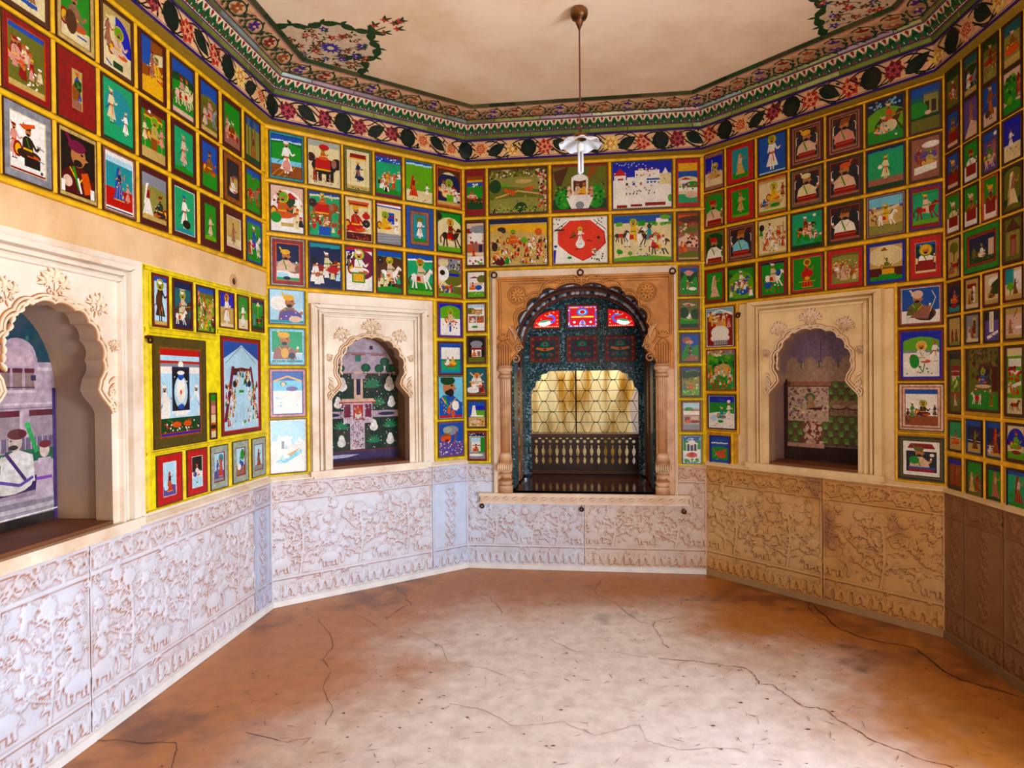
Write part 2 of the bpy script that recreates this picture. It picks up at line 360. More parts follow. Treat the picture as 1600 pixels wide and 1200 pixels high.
def scene_ops(A, txt):
    a = A.a
    for tk in [t.strip() for t in txt.split(';') if t.strip()]:
        p = tk.split(); o = p[0]; q = []
        for w in p[1:]:
            try: q.append(float(w))
            except ValueError: q.append(None if w == '_' else w)
        if o == 'bg': A.rect(0, 0, a, 1, q[0])
        elif o == 'top': A.rect(0, 1-q[0], a, 1, q[1])
        elif o == 'bot': A.rect(0, 0, a, q[0], q[1])
        elif o == 'R': A.rect(q[0]*a, q[1], q[2]*a, q[3], q[4])
        elif o == 'E': A.el(q[0]*a, q[1], q[2], q[3], q[4], 16)
        elif o == 'L': A.line([(q[i]*a, q[i+1]) for i in range(1, len(q)-1, 2)], q[0], q[-1])
        elif o == 'P': A.poly([(q[i]*a, q[i+1]) for i in range(1, len(q)-1, 2)], q[0])
        elif o == 'hill': hill(A, q[0], q[1], *[v for v in q[2:]])
        elif o == 'cloud': cloud(A, q[0], *q[1:])
        elif o == 'jh': jh(A, *q)
        elif o == 'rail': rail(A, *q)
        elif o == 'crw': crowd(A, q[0], q[1], q[2], q[3], int(q[4]), *(q[5:6] or ['oRywgb']), **({'s': q[6]} if len(q) > 6 else {}))
        elif o == 'pal': pal(A, *q[:6], **({'n': int(q[6])} if len(q) > 6 else {}))
        elif o == 'gar': garden(A, *q[:6], **({'n': int(q[6]), 'm': int(q[7])} if len(q) > 7 else {}))
        elif o == 'arc':
            A.poly([(0, 1), (0, .55)] + [(a*(.5-.5*math.cos(PI*k/10)), .55+.38*math.sin(PI*k/10)) for k in range(11)] + [(a, 1)], q[0])
        elif o == 'disc': A.el(q[0]*a, q[1], q[2], q[2], 'x', 16); A.el(q[0]*a, q[1], q[2]*.75, q[2]*.75, 'K', 14); A.el(q[0]*a, q[1], q[2]*.15, q[2]*.15, 'c')
        elif o == 'umb': A.line([(q[0]*a, q[1]), (q[0]*a, q[1]+q[2])], .015, 'y'); A.poly([(q[0]*a-.15*q[2]*2, q[1]+q[2]), (q[0]*a+.3*q[2], q[1]+q[2]), (q[0]*a, q[1]+q[2]*1.3)], q[3])
        elif o == 'can': A.poly([(q[0]*a, q[1]), (q[2]*a, q[1]), (q[2]*a-.04, q[1]+.1), (q[0]*a+.04, q[1]+.1)], q[3]); A.rect(q[0]*a, q[1]-.02, q[2]*a, q[1]+.015, 'y'); A.line([(q[0]*a+.03, q[1]), (q[0]*a+.03, .1)], .014, 'c'); A.line([(q[2]*a-.03, q[1]), (q[2]*a-.03, .1)], .014, 'c')
        elif o == 'fl':
            for k in range(int(q[4])): A.el(A.rn.uniform(q[0], q[2])*a, A.rn.uniform(q[1], q[3]), q[6] if len(q) > 6 else .016, q[6] if len(q) > 6 else .016, A.rn.choice(q[5]), 6)
        elif o == 'seal':
            x, y = q[0]*a, q[1]; A.el(x, y, q[2], q[2]*.8, 'u'); A.el(x, y, q[2]*.8, q[2]*.6, 'k')
        else:
            f = dict(man=man, lady=lady, sit=sit, bust=bust, horse=horse, ele=ele, tree=tree, pav=pav, tiger=tiger, cow=cow)[o]
            f(A, q[0]*a, *q[1:])

# ------------------------------------------------------------------ room plan (metres, camera over the origin)
P_ = [Vector(p) for p in ((-1.672, 1.833), (-1.462, 3.822), (-.334, 4.619), (1.339, 4.407), (2.240, 3.293), (2.064, 1.301))]
P0x = P_[0] - (P_[1]-P_[0]).normalized()*.55                     # the left side runs on towards the camera
WN = {'L2': (P_[0], P_[1]), 'L1': (P_[1], P_[2]), 'C': (P_[2], P_[3]), 'R1': (P_[3], P_[4]), 'R2': (P_[4], P_[5])}
WI = {}
for k_, (a_, b_) in WN.items():
    t_ = (b_-a_).normalized(); WI[k_] = (a_, t_, math.atan2(t_.y, t_.x), (b_-a_).length)
def wloc(w, u, z, n=0.0):
    """point on wall w: u along it, z up, n out into the room"""
    a, t, _, _ = WI[w]; p = a + t*u + Vector((t.y, -t.x))*n
    return (p.x, p.y, z)
WALLNAME = {'L2': 'left wall', 'L1': 'back-left wall', 'C': 'window wall', 'R1': 'back-right wall', 'R2': 'right wall'}

# ------------------------------------------------------------------ floor
def rnd_noise(nx, ny, sc, seed):
    r = np.random.RandomState(seed); out = np.zeros((ny, nx)); amp = 1; tot = 0
    for o in range(4):
        gx, gy = max(2, int(nx/sc*2**o))+2, max(2, int(ny/sc*2**o))+2; g = r.rand(gy, gx)
        X = np.linspace(0, gx-1.001, nx); Y = np.linspace(0, gy-1.001, ny); xi = X.astype(int); yi = Y.astype(int)
        fx = (X-xi); fy = (Y-yi)[:, None]; fx = fx*fx*(3-2*fx); fy = fy*fy*(3-2*fy)
        a = g[yi][:, xi]*(1-fx)+g[yi][:, xi+1]*fx; b = g[yi+1][:, xi]*(1-fx)+g[yi+1][:, xi+1]*fx
        out += amp*(a*(1-fy)+b*fy); tot += amp; amp *= .55
    return out/tot
def grid_obj(name, X, Y, Z, C, mat, parent=None, loc=None, rz=0, mask=None):
    ny, nx = X.shape; V = np.stack([X, Y, Z], -1).reshape(-1, 3).astype(np.float32)
    i = np.arange(ny*nx).reshape(ny, nx); Q = np.stack([i[:-1, :-1], i[:-1, 1:], i[1:, 1:], i[1:, :-1]], -1).reshape(-1, 4)
    if mask is not None: Q = Q[mask.reshape(-1)]
    me = bpy.data.meshes.new(name); me.vertices.add(len(V)); me.vertices.foreach_set('co', V.ravel())
    me.loops.add(len(Q)*4); me.loops.foreach_set('vertex_index', Q.ravel().astype(np.int32))
    me.polygons.add(len(Q)); me.polygons.foreach_set('loop_start', np.arange(0, len(Q)*4, 4, dtype=np.int32)); me.polygons.foreach_set('loop_total', np.full(len(Q), 4, np.int32))
    me.polygons.foreach_set('use_smooth', np.ones(len(Q), bool)); me.update(calc_edges=True)
    ca = me.color_attributes.new('Col', 'FLOAT_COLOR', 'POINT'); arr = np.ones((len(V), 4), np.float32); arr[:, :3] = C.reshape(-1, 3); ca.data.foreach_set('color', arr.ravel())
    me.materials.append(mat); o = bpy.data.objects.new(name, me); COL.objects.link(o)
    if parent is not None: o.parent = parent
    if loc is not None: o.location = loc; o.rotation_euler = (0, 0, rz)
    return o
def sstep(x, a, b):
    t = np.clip((x-a)/(b-a), 0, 1); return t*t*(3-2*t)
nx, ny = 400, 560
gx = np.linspace(-2.4, 3.0, nx); gy = np.linspace(-2.2, 4.85, ny); X, Y = np.meshgrid(gx, gy)
dist = np.full(X.shape, 9.)
for k_, (a_, b_) in WN.items():
    a, t, _, _ = WI[k_]; dd = (X-a.x)*t.y + (Y-a.y)*(-t.x); dist = np.minimum(dist, dd)
n1 = rnd_noise(nx, ny, 150, 3); n2 = rnd_noise(nx, ny, 38, 5)
n4 = rnd_noise(nx, ny, 7, 15)
wear_light = sstep(dist + (n1-.5)*.9 + (n2-.5)*.60 + (n4-.5)*.28, .38, 1.25)           # walked pale in the middle, paler still for painted daylight sheen; brown along the walls
wear_light *= 1-.55*sstep(X + .35*Y - 2.55 + (n1-.5)*.8, 0, .8)            # shade on the right side put into the colour
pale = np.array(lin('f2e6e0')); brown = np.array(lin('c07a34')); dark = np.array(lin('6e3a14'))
Cc = pale[None, None]*wear_light[..., None] + brown[None, None]*(1-wear_light[..., None])
dk = sstep(n2*.5+n1*.4+n4*.3 - dist*.22, .52, .74)*.8
Cc = Cc*(1-dk[..., None]) + dark[None, None]*dk[..., None]
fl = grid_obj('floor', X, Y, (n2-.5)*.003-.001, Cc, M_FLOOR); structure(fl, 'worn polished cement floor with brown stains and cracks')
SUB = MB(); SUB.box(-2.4, 3.0, -2.2, 4.85, -.2, -.05, 'u'); structure(SUB.build('floor_slab', M_WOOD))

def pxfloor(u, v):
    """the floor point seen at a place of the survey photograph"""
    f = 997.38; r = math.radians(.56537); p = math.radians(-.50782); a, b = u-800, v-601.99
    x = (a*math.cos(r)-b*math.sin(r))/f; zc = -(a*math.sin(r)+b*math.cos(r))/f
    y = math.cos(p)-math.sin(p)*zc; z = math.sin(p)+math.cos(p)*zc; k = -1.355/z
    return (x*k, y*k)
CR = [('o', 3.2, [(1030, 1030), (1083, 1033), (1112, 1037), (1148, 1042), (1167, 1045), (1179, 1056), (1187, 1069), (1208, 1071), (1221, 1081), (1242, 1094), (1254, 1104), (1275, 1106), (1292, 1110), (1308, 1125), (1333, 1137), (1354, 1152), (1383, 1165), (1412, 1175), (1433, 1185), (1479, 1196), (1500, 1204)]),
      ('o', 1.5, [(1233, 981), (1246, 988), (1258, 996), (1292, 1006), (1325, 1008), (1362, 1017), (1400, 1027), (1417, 1031)]),
      ('k', 5, [(1270, 945), (1312, 983), (1354, 998), (1396, 1006), (1433, 1014), (1454, 1031), (1475, 1050), (1500, 1062), (1542, 1073), (1592, 1088), (1620, 1094)]),
      ('k', 2.6, [(1265, 938), (1262, 950), (1275, 963), (1296, 975)]),
      ('o', 2, [(1055, 964), (1025, 971), (1021, 977), (1029, 992), (1035, 998), (1037, 1006), (1050, 1014)]),
      ('a', 1.6, [(1000, 1133), (1010, 1158), (1037, 1165), (1067, 1173), (1117, 1169), (1154, 1171), (1179, 1183)]),
      ('x', 2.6, [(608, 912), (619, 917), (622, 924), (635, 928), (635, 937), (642, 944), (622, 953), (613, 960), (600, 972)]),
      ('o', 1.5, [(642, 944), (666, 944), (710, 946), (755, 942), (826, 937), (861, 948)]),
      ('o', 1.8, [(750, 926), (766, 931), (768, 940), (775, 942), (790, 962)]),
      ('o', 2, [(939, 904), (935, 913), (930, 920), (930, 928), (946, 935), (963, 942), (974, 955), (1000, 972), (1016, 975)]),
      ('x', 3, [(150, 1157), (183, 1157), (225, 1161), (275, 1160), (275, 1175), (270, 1195), (265, 1210)]),
      ('x', 2, [(497, 968), (515, 990), (520, 1010), (505, 1030), (516, 1046), (505, 1075), (520, 1110), (505, 1140)]),
      ('o', 1.6, [(560, 960), (600, 985), (650, 990), (690, 1010), (700, 1035), (760, 1045), (800, 1060)]),
      ('x', 1.8, [(383, 1144), (417, 1152), (450, 1160), (500, 1150)]),
      ('o', 1.4, [(700, 1100), (760, 1110), (800, 1135), (880, 1128), (930, 1150), (1000, 1133)]),
      ('o', 1.3, [(860, 1000), (900, 1018), (960, 1020), (1030, 1030)]),
      ('o', 1.3, [(1120, 940), (1180, 955), (1233, 981)])]
cr = MB(); rr_ = random.Random(4)
for c, w, pts in CR:
    Q = []
    for i in range(len(pts)-1):
        for k in range(4):
            t = k/4; Q.append((pts[i][0]*(1-t)+pts[i+1][0]*t + rr_.uniform(-1.6, 1.6), pts[i][1]*(1-t)+pts[i+1][1]*t + rr_.uniform(-1.0, 1.0)))
    G = [pxfloor(*q) for q in Q]
    V = []; F = []
    for i, g in enumerate(G):
        h = G[min(i+1, len(G)-1)]; g0 = G[max(i-1, 0)]; dx, dy = h[0]-g0[0], h[1]-g0[1]; d = math.hypot(dx, dy) or 1
        ww = w*.00075*rr_.uniform(.3, 1.3); V += [(g[0]-dy/d*ww, g[1]+dx/d*ww, .0016), (g[0]+dy/d*ww, g[1]-dx/d*ww, .0016)]
        if i: F.append((2*i-2, 2*i-1, 2*i+1, 2*i))
    cr.add(V, F, lin({'o': '8a5430', 'k': '3a1c0e', 'a': '9a7a66', 'x': '5a3018'}[c]))
o = cr.build('crack', M_WOOD, fl); o['kind'] = 'stuff'
rr_ = random.Random(8); ch = MB()
for k in range(900):                                                  # short scratches
    x = rr_.uniform(-1.3, 2.1); y = rr_.uniform(1.5, 4.4); a0 = rr_.gauss(.3, .9); l = rr_.uniform(.008, .035); w_ = rr_.uniform(.0006, .0018); dx, dy = math.cos(a0)*l, math.sin(a0)*l
    ch.add([(x-dx, y-dy, .0013), (x+dy*w_/l, y-dx*w_/l, .0013), (x+dx, y+dy+.003, .0013), (x-dy*w_/l, y+dx*w_/l, .0013)], [(0, 1, 2, 3)], lin(rr_.choice(['a8744c', '8a5430', '9c6840'])))
for k in range(300):                                                  # small chips and specks in the cement
    x = rr_.uniform(-1.3, 2.1); y = rr_.uniform(1.6, 4.3); q = rr_.uniform(.002, .008); a0 = rr_.uniform(0, 6)
    ch.add([(x+q*rr_.uniform(.5, 1.6)*math.cos(a0+t), y+q*rr_.uniform(.3, 1)*math.sin(a0+t), .0014) for t in (0, 1, 2, 3, 4, 5)], [tuple(range(6))], lin(rr_.choice(['6b3a1c', '8a5030', '59301a'])))
o = ch.build('chip', M_WOOD, fl); o['kind'] = 'stuff'

# ------------------------------------------------------------------ walls (plaster skin; openings where the niches and the window are)
ZT = 2.902
OPEN = {'L2': (.430, .800, 1.72), 'L1': (.656, .800, 1.72), 'R1': (.735, .800, 1.72)}
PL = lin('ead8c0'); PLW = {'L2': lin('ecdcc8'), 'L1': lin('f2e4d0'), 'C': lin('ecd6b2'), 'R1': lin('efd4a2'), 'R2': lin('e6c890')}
WALLS = {}
def wall(w, name, u0, u1, z0=0.0, z1=3.3):
    mb = MB(); PL = PLW[w]
    if w in OPEN:
        c, a, b = OPEN[w]; mb.plate([(u0, z0), (u1, z0), (u1, z1), (u0, z1)], [[(c-.30, a-.03), (c+.30, a-.03), (c+.30, b), (c-.30, b)]], 0, .03, PL)
    elif w == 'C':
        mb.plate([(u0, z0), (u1, z0), (u1, z1), (u0, z1)], [[(.30, .535), (1.38, .535), (1.38, 2.06), (.30, 2.06)]], 0, .03, PL)
    else: mb.plate([(u0, z0), (u1, z0), (u1, z1), (u0, z1)], [], 0, .03, PL)
    a, t, rz, ln = WI[w]
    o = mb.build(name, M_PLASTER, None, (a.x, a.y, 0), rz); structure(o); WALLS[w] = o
    return o
wall('L2', 'wall_left', -.55, 2.0, ); wall('L1', 'wall_back_left', 0, WI['L1'][3]); wall('C', 'wall_back', 0, WI['C'][3])
wall('R1', 'wall_back_right', 0, WI['R1'][3]); wall('R2', 'wall_right', 0, 1.75)

mb = MB(); mb.plate([(-.55, 1.872), (2.0, 1.872), (2.0, 2.015), (-.55, 2.015)], [], -.0015, 0, lin('e2bc8c')); mb.build('plaster_band', M_PLASTER, WALLS['L2'])

# ------------------------------------------------------------------ carved marble dado: relief as real height
def box_blur(H, r):
    for ax in (0, 1):
        pad = [(0, 0), (0, 0)]; pad[ax] = (r+1, r); c = np.cumsum(np.pad(H, pad, mode='edge'), axis=ax)
        n = H.shape[ax]; H = (np.take(c, range(2*r+1, 2*r+1+n), ax) - np.take(c, range(0, n), ax))/(2*r+1)
    return H
class Relief:
    def __init__(s, u0, u1, z0, z1, res):
        s.u0, s.z0, s.res = u0, z0, res; s.nx = int(round((u1-u0)/res))+1; s.ny = int(round((z1-z0)/res))+1
        s.U, s.Z = np.meshgrid(np.linspace(u0, u1, s.nx), np.linspace(z0, z1, s.ny)); s.H = np.zeros(s.U.shape)
    def win(s, x0, x1, z0, z1):
        i0 = max(0, int((x0-s.u0)/s.res)); i1 = min(s.nx, int((x1-s.u0)/s.res)+2); j0 = max(0, int((z0-s.z0)/s.res)); j1 = min(s.ny, int((z1-s.z0)/s.res)+2)
        return (slice(j0, j1), slice(i0, i1)) if i1 > i0 and j1 > j0 else None
    def leaf(s, x, z, l, w, ang, h=1.0):
        q = s.win(x-l, x+l, z-l, z+l)
        if not q: return
        ca, sa = math.cos(ang), math.sin(ang); X = s.U[q]-x; Z = s.Z[q]-z; a = (X*ca+Z*sa)/l; b = (-X*sa+Z*ca)/(w/2)
        env = np.clip(np.sin(PI*np.clip(a, 0, 1)), 0, 1)**.8; v = np.where((a > 0) & (a < 1), 1-(b/np.maximum(env, .02))**2, 0)
        v = np.clip(v, 0, 1)**.5*h*(1-.35*np.exp(-(b/.18)**2)); s.H[q] = np.maximum(s.H[q], v)
    def disc(s, x, z, r, h=1.0, rx=None, ring=False):
        rx = rx or r; q = s.win(x-rx, x+rx, z-r, z+r)
        if not q: return
        d = np.sqrt(((s.U[q]-x)/rx)**2+((s.Z[q]-z)/r)**2); v = np.clip(1-d*d, 0, 1)**.5*h
        if ring: v = np.where(d < 1, h*np.clip(np.sin(PI*np.clip(d*1.15, 0, 1)), .35, 1), 0)
        s.H[q] = np.maximum(s.H[q], v)
    def stroke(s, pts, w, h=.8):
        for (x0, z0), (x1, z1) in zip(pts, pts[1:]):
            q = s.win(min(x0, x1)-w, max(x0, x1)+w, min(z0, z1)-w, max(z0, z1)+w)
            if not q: continue
            dx, dz = x1-x0, z1-z0; L = dx*dx+dz*dz+1e-9; X = s.U[q]; Z = s.Z[q]; t = np.clip(((X-x0)*dx+(Z-z0)*dz)/L, 0, 1)
            d = np.hypot(X-x0-t*dx, Z-z0-t*dz)/(w/2); s.H[q] = np.maximum(s.H[q], np.clip(1-d*d, 0, 1)**.5*h)
    def flower(s, x, z, r, n=7, ph=0.):
        for k in range(n): s.leaf(x, z, r, r*.75, ph+2*PI*k/n, .9)
        s.disc(x, z, r*.3, 1.15)
    def curl(s, x, z, r, ph, d=1, w=.010, turns=1.4):
        s.stroke([(x+r*(1-t*.8)*math.cos(ph+d*t*turns*2*PI), z+r*(1-t*.8)*math.sin(ph+d*t*turns*2*PI)) for t in [k/14 for k in range(15)]], w)
def cres(R, rn, x, z, w=.0065):
    r = rn.uniform(.009, .026); a0 = rn.uniform(.0, 2.2)+(0 if rn.random() < .75 else PI); a1 = a0+rn.uniform(1.3, 2.7); R.stroke([(x+r*math.cos(a0+(a1-a0)*k/6), z+r*.8*math.sin(a0+(a1-a0)*k/6)) for k in range(7)], w*rn.uniform(.8, 1.3), rn.uniform(.55, 1))
def plantlet(R, rn, x, z, h, w):
    """a flowering tree: stem, branches, blossoms and leaves"""
    stem = [(x+.02*math.sin(3*t), z+h*t) for t in [k/8 for k in range(9)]]; R.stroke(stem, .014)
    for k in range(7):
        t = .18+.11*k; sd = 1 if k % 2 else -1; bx, bz = x, z+h*t; L = w*(.95-.55*t)*rn.uniform(.7, 1.1)
        R.stroke([(bx, bz), (bx+sd*L*.5, bz+.03), (bx+sd*L*.9, bz+.075*rn.uniform(.5, 1.3))], .008)
        ex, ez = bx+sd*L, bz+.09*rn.uniform(.6, 1.2)
        if rn.random() < .6: R.flower(ex, ez, rn.uniform(.024, .036), rn.choice((6, 7, 8)), rn.random())
        else: R.disc(ex, ez, .02, 1, ring=True); R.leaf(ex, ez, .045, .03, PI/2+rn.uniform(-.4, .4))
        for q in range(4): R.leaf(bx+sd*L*rn.uniform(.1, .9), bz+.03+rn.uniform(-.01, .04), rn.uniform(.03, .05), rn.uniform(.014, .022), rn.uniform(0, 6.3))
    R.flower(x, z+h, .042, 9)
def beast(R, x, z, s, d, rn):
    R.disc(x, z+.55*s, .26*s, .9, .45*s); R.disc(x+.42*s*d, z+.78*s, .15*s, 1, .17*s); R.stroke([(x+.5*s*d, z+.72*s), (x+.62*s*d, z+.4*s), (x+.56*s*d, z+.2*s)], .09*s)
    for k in (-.32, -.15, .15, .3): R.stroke([(x+k*s, z+.4*s), (x+(k+.03)*s, z+.02)], .09*s)
    R.stroke([(x-.42*s*d, z+.6*s), (x-.55*s*d, z+.35*s)], .03*s); R.leaf(x+.33*s*d, z+.85*s, .14*s, .07*s, 1.2)
def dado(w, u0, u1, seams, seed, st0, st1, res=.0045, centres=None, notch=None, tints=None):
    rn = random.Random(seed); a, t, rz, ln = WI[w]
    edges = [u0]+seams+[u1]; ztop = .75
    for pi in range(len(edges)-1):
        x0, x1 = edges[pi]+.0015, edges[pi+1]-.0015
        R = Relief(x0, x1, .032, ztop, res); narrow = (x1-x0) < .3
        # bottom band: acanthus leaves between two fillets
        n = max(1, int((x1-x0)/.052))
        for k in range(n):
            x = x0+(k+.5)*(x1-x0)/n; sd = 1 if k % 2 else -1
            R.leaf(x-.012*sd, .045, .075, .026, PI/2-.45*sd); R.leaf(x+.004, .045, .085, .022, PI/2+.15*sd); R.curl(x+.014*sd, .110, .018, rn.random()*3, sd, .006); R.leaf(x+.02*sd, .05, .05, .016, PI/2+.7*sd)
            for q in range(3): cres(R, rn, x+rn.uniform(-.03, .03), rn.uniform(.05, .15))
        # top band: running scroll with blossoms
        n = max(1, int((x1-x0)/.085))
        for k in range(n):
            x = x0+(k+.5)*(x1-x0)/n; sd = 1 if k % 2 else -1
            R.curl(x, .692, .033, PI*(k % 2), sd, .009, 1.25); R.flower(x, .692, .017, 6); R.stroke([(x-.042, .692-.03*sd), (x, .692+.040*sd), (x+.042, .692+.03*sd)], .009)
            for q in range(5): R.leaf(x+rn.uniform(-.04, .04), .692+rn.uniform(-.045, .045), .034, .016, rn.uniform(0, 6.3)); cres(R, rn, x+rn.uniform(-.04, .04), .692+rn.uniform(-.035, .035))
        zf = .63
        if narrow:
            for k in range(11): sd = 1 if k % 2 else -1; xx = (x0+x1)/2; R.curl(xx+.012*sd, .2+k*.038, min(.03, (x1-x0)*.3), 0, sd, .008); R.leaf(xx, .2+k*.038, .04, .02, .8*sd+PI/2); R.leaf(xx-.01*sd, .2+k*.038, .04, .02, PI*.6)
        else:
            m = max(1, int(round((x1-x0)/.42))); W_ = (x1-x0)/m
            hh = .40 if not (notch and True) else .25
            for k in range(m):
                x = x0+(k+.5)*W_+rn.uniform(-.02, .02); plantlet(R, rn, x, .18, hh*rn.uniform(.86, 1), W_*.46)
            for k in range(m+1):
                x = x0+k*W_; x = min(max(x, x0+.06), x1-.06)
                beast(R, x, .178, rn.uniform(.10, .15), rn.choice((-1, 1)), rn)
                zz = .36 if not notch else .33
                while zz < (.60 if not notch else .42):
                    R.flower(x+rn.uniform(-.03, .03), zz, rn.uniform(.02, .03), 6, rn.random()); R.curl(x+rn.uniform(-.05, .05), zz+.035, .022, rn.random()*6, rn.choice((-1, 1)), .007); zz += rn.uniform(.06, .09)
            for k in range(int((x1-x0)*230)):
                cres(R, rn, rn.uniform(x0+.015, x1-.015), rn.triangular(.185, .615 if not notch else .46, .40 if not notch else .3))
            for k in range(int((x1-x0)*60)):
                z = rn.uniform(.19, .6 if not notch else .45); x = rn.uniform(x0+.02, x1-.02)
                if rn.random() < .5: R.leaf(x, z, rn.uniform(.02, .042), rn.uniform(.010, .018), rn.uniform(0, 6.3), .8)
                else: R.curl(x, z, rn.uniform(.012, .022), rn.uniform(0, 6), rn.choice((-1, 1)), .006, 1.1)
            if notch:
                for sx0, sx1 in ((x0, notch[0]), (notch[1], x1)):
                    if sx1 > sx0+.02:
                        for k in range(9): R.curl(sx0+(sx1-sx0)*rn.uniform(.2, .8), .48+k*.017, .02, rn.random()*6, rn.choice((-1, 1)), .007); R.leaf(rn.uniform(sx0, sx1-.02), rn.uniform(.46, .6), .035, .016, rn.uniform(0, 6))
        H = R.H
        for zl in (.168, .635, .735): H = np.where(np.abs(R.Z-zl) < .006, np.maximum(H, .55), H)
        for xl in (x0+.006, x1-.006): H = np.where(np.abs(R.U-xl) < .005, np.maximum(H, .45), H)
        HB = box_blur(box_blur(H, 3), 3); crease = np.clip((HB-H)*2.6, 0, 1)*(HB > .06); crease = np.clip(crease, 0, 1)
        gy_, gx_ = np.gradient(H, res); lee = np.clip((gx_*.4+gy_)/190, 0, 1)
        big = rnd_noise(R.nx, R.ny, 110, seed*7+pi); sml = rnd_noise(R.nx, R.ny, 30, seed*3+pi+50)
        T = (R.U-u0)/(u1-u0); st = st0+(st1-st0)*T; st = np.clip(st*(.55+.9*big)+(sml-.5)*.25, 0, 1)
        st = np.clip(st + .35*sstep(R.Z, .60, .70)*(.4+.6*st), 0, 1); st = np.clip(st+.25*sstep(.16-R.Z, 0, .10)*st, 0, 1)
        base = np.array(lin((tints or {}).get(pi, 'dcdce0'))); warm = np.array(lin('c8965a' if w in ('C', 'L1', 'L2') else ('cc9650' if w == 'R1' else '8a5c34'))); dirt_shade = np.array(lin('a05c22' if w[0] != 'R' else '6e3c14'))
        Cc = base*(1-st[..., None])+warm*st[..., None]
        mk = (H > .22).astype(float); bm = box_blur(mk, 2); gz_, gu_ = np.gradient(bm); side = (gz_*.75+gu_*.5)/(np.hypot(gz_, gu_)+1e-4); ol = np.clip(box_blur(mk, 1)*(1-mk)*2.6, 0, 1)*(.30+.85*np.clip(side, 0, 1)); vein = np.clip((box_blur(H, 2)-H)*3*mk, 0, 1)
        dk = np.clip(ol*(.15+1.9*sml)+vein*.30+crease*.22+lee*.2, 0, 1)*(.92+.08*st); Cc = Cc*(1-dk[..., None])+dirt_shade*dk[..., None]  # crease dirt, plus shade painted under and beside the carved shapes
        if w == 'R1': pp = sstep(big-.28*np.abs(T-.72)/.4, .50, .66)*.45; Cc = Cc*(1-pp[..., None])+np.array(lin('6a3a3a'))*pp[..., None]
        Hs = box_blur(H, 1)*.008
        D = -(.012+Hs)
        mask = None
        if notch:
            um = (R.U[:-1, :-1]+R.U[1:, 1:])/2; zm = (R.Z[:-1, :-1]+R.Z[1:, 1:])/2; mask = ~((um > .206) & (um < 1.488) & (zm > .545))
            mask &= ~((um > .096) & (um < 1.567) & (zm > .484) & (zm < .54))
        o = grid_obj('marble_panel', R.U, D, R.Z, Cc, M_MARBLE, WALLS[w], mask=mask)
    mb = MB(); c = lin({'R1': 'a88458', 'R2': '80603c'}.get(w, 'e6e2de'))
    mb.plate([(u0, 0), (u1, 0), (u1, .034), (u0, .034)], [], -.024, .0, c); mb.add([(u0, -.024, .034), (u1, -.024, .034), (u1, -.01, .04), (u0, -.01, .04)], [(0, 1, 2, 3)], c)
    structure(mb.build('baseboard_'+{'L2': 'left', 'L1': 'back_left', 'C': 'back', 'R1': 'back_right', 'R2': 'right'}[w], M_MARBLE, WALLS[w]))
    if w != 'C':
        mb = MB(); a_, b_, dd = ztop, .782, .018
        mb.add([(u0, -.012, a_), (u1, -.012, a_), (u1, -.026, a_+.006), (u0, -.026, a_+.006), (u1, -.026, a_+.014), (u0, -.026, a_+.014), (u1, -.004, b_), (u0, -.004, b_)], [(0, 1, 2, 3), (3, 2, 4, 5), (5, 4, 6, 7)], PLW[w])
        mb.build('dado_cap', M_PLASTER, WALLS[w])
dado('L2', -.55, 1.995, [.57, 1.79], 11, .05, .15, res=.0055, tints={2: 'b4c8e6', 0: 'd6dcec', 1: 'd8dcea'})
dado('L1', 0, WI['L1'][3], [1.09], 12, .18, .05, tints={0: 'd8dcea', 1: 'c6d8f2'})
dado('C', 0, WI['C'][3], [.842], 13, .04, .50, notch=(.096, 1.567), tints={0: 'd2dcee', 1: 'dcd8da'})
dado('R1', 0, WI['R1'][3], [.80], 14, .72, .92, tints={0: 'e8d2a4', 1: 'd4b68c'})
dado('R2', 0, 1.75, [.165, .45, .62], 15, .85, .95, tints={k: '947450' for k in range(4)})  # base tint of this wall darkened to stand for its shade

# ------------------------------------------------------------------ raised carving helper (petals and strokes with browner feet)
CRM = lin('ecd8ba'); CRD = lin('b06a2e')
def petal(mb, x, z, l, w, ang, h, y0=0.0, top=CRM, foot=CRD):
    n = 6; V = []; Cc = []; ca, sa = math.cos(ang), math.sin(ang)
    for i in range(n+1):
        t = i/n; e = math.sin(PI*min(1, t*.9+.05))**.8*w/2
        for b, hh in ((-1.12, 0), (-.86, .25), (-.66, .8), (0, .60), (.66, .8), (.86, .25), (1.12, 0)):
            px, pz = t*l, b*e; V.append((x+px*ca-pz*sa, y0-.0004-h*hh*math.sin(PI*min(1, t*.8+.15)), z+px*sa+pz*ca)); Cc.append(foot if hh < .3 else top)
    F = [(i*7+j, i*7+j+1, i*7+j+8, i*7+j+7) for i in range(n) for j in range(6)]
    mb.add(V, F, Cc)
def ridge(mb, pts, w, h, y0=0.0, top=CRM, foot=CRD, closed=False):
    m = len(pts); V = []; Cc = []
    for i, (x, z) in enumerate(pts):
        a = pts[i-1] if (i or closed) else pts[i]; b = pts[(i+1) % m] if (i < m-1 or closed) else pts[i]
        dx, dz = b[0]-a[0], b[1]-a[1]; d = math.hypot(dx, dz) or 1; nx_, nz_ = -dz/d, dx/d
        for q, hh in ((-1.25, 0), (-.9, .2), (-.6, .85), (0, 1), (.6, .85), (.9, .2), (1.25, 0)):
            V.append((x+nx_*w/2*q, y0-.0004-h*hh, z+nz_*w/2*q)); Cc.append(foot if hh < .3 else top)
    F = [(i*7+j, i*7+j+1, ((i+1) % m)*7+j+1, ((i+1) % m)*7+j) for i in range(m if closed else m-1) for j in range(6)]
    mb.add(V, F, Cc)
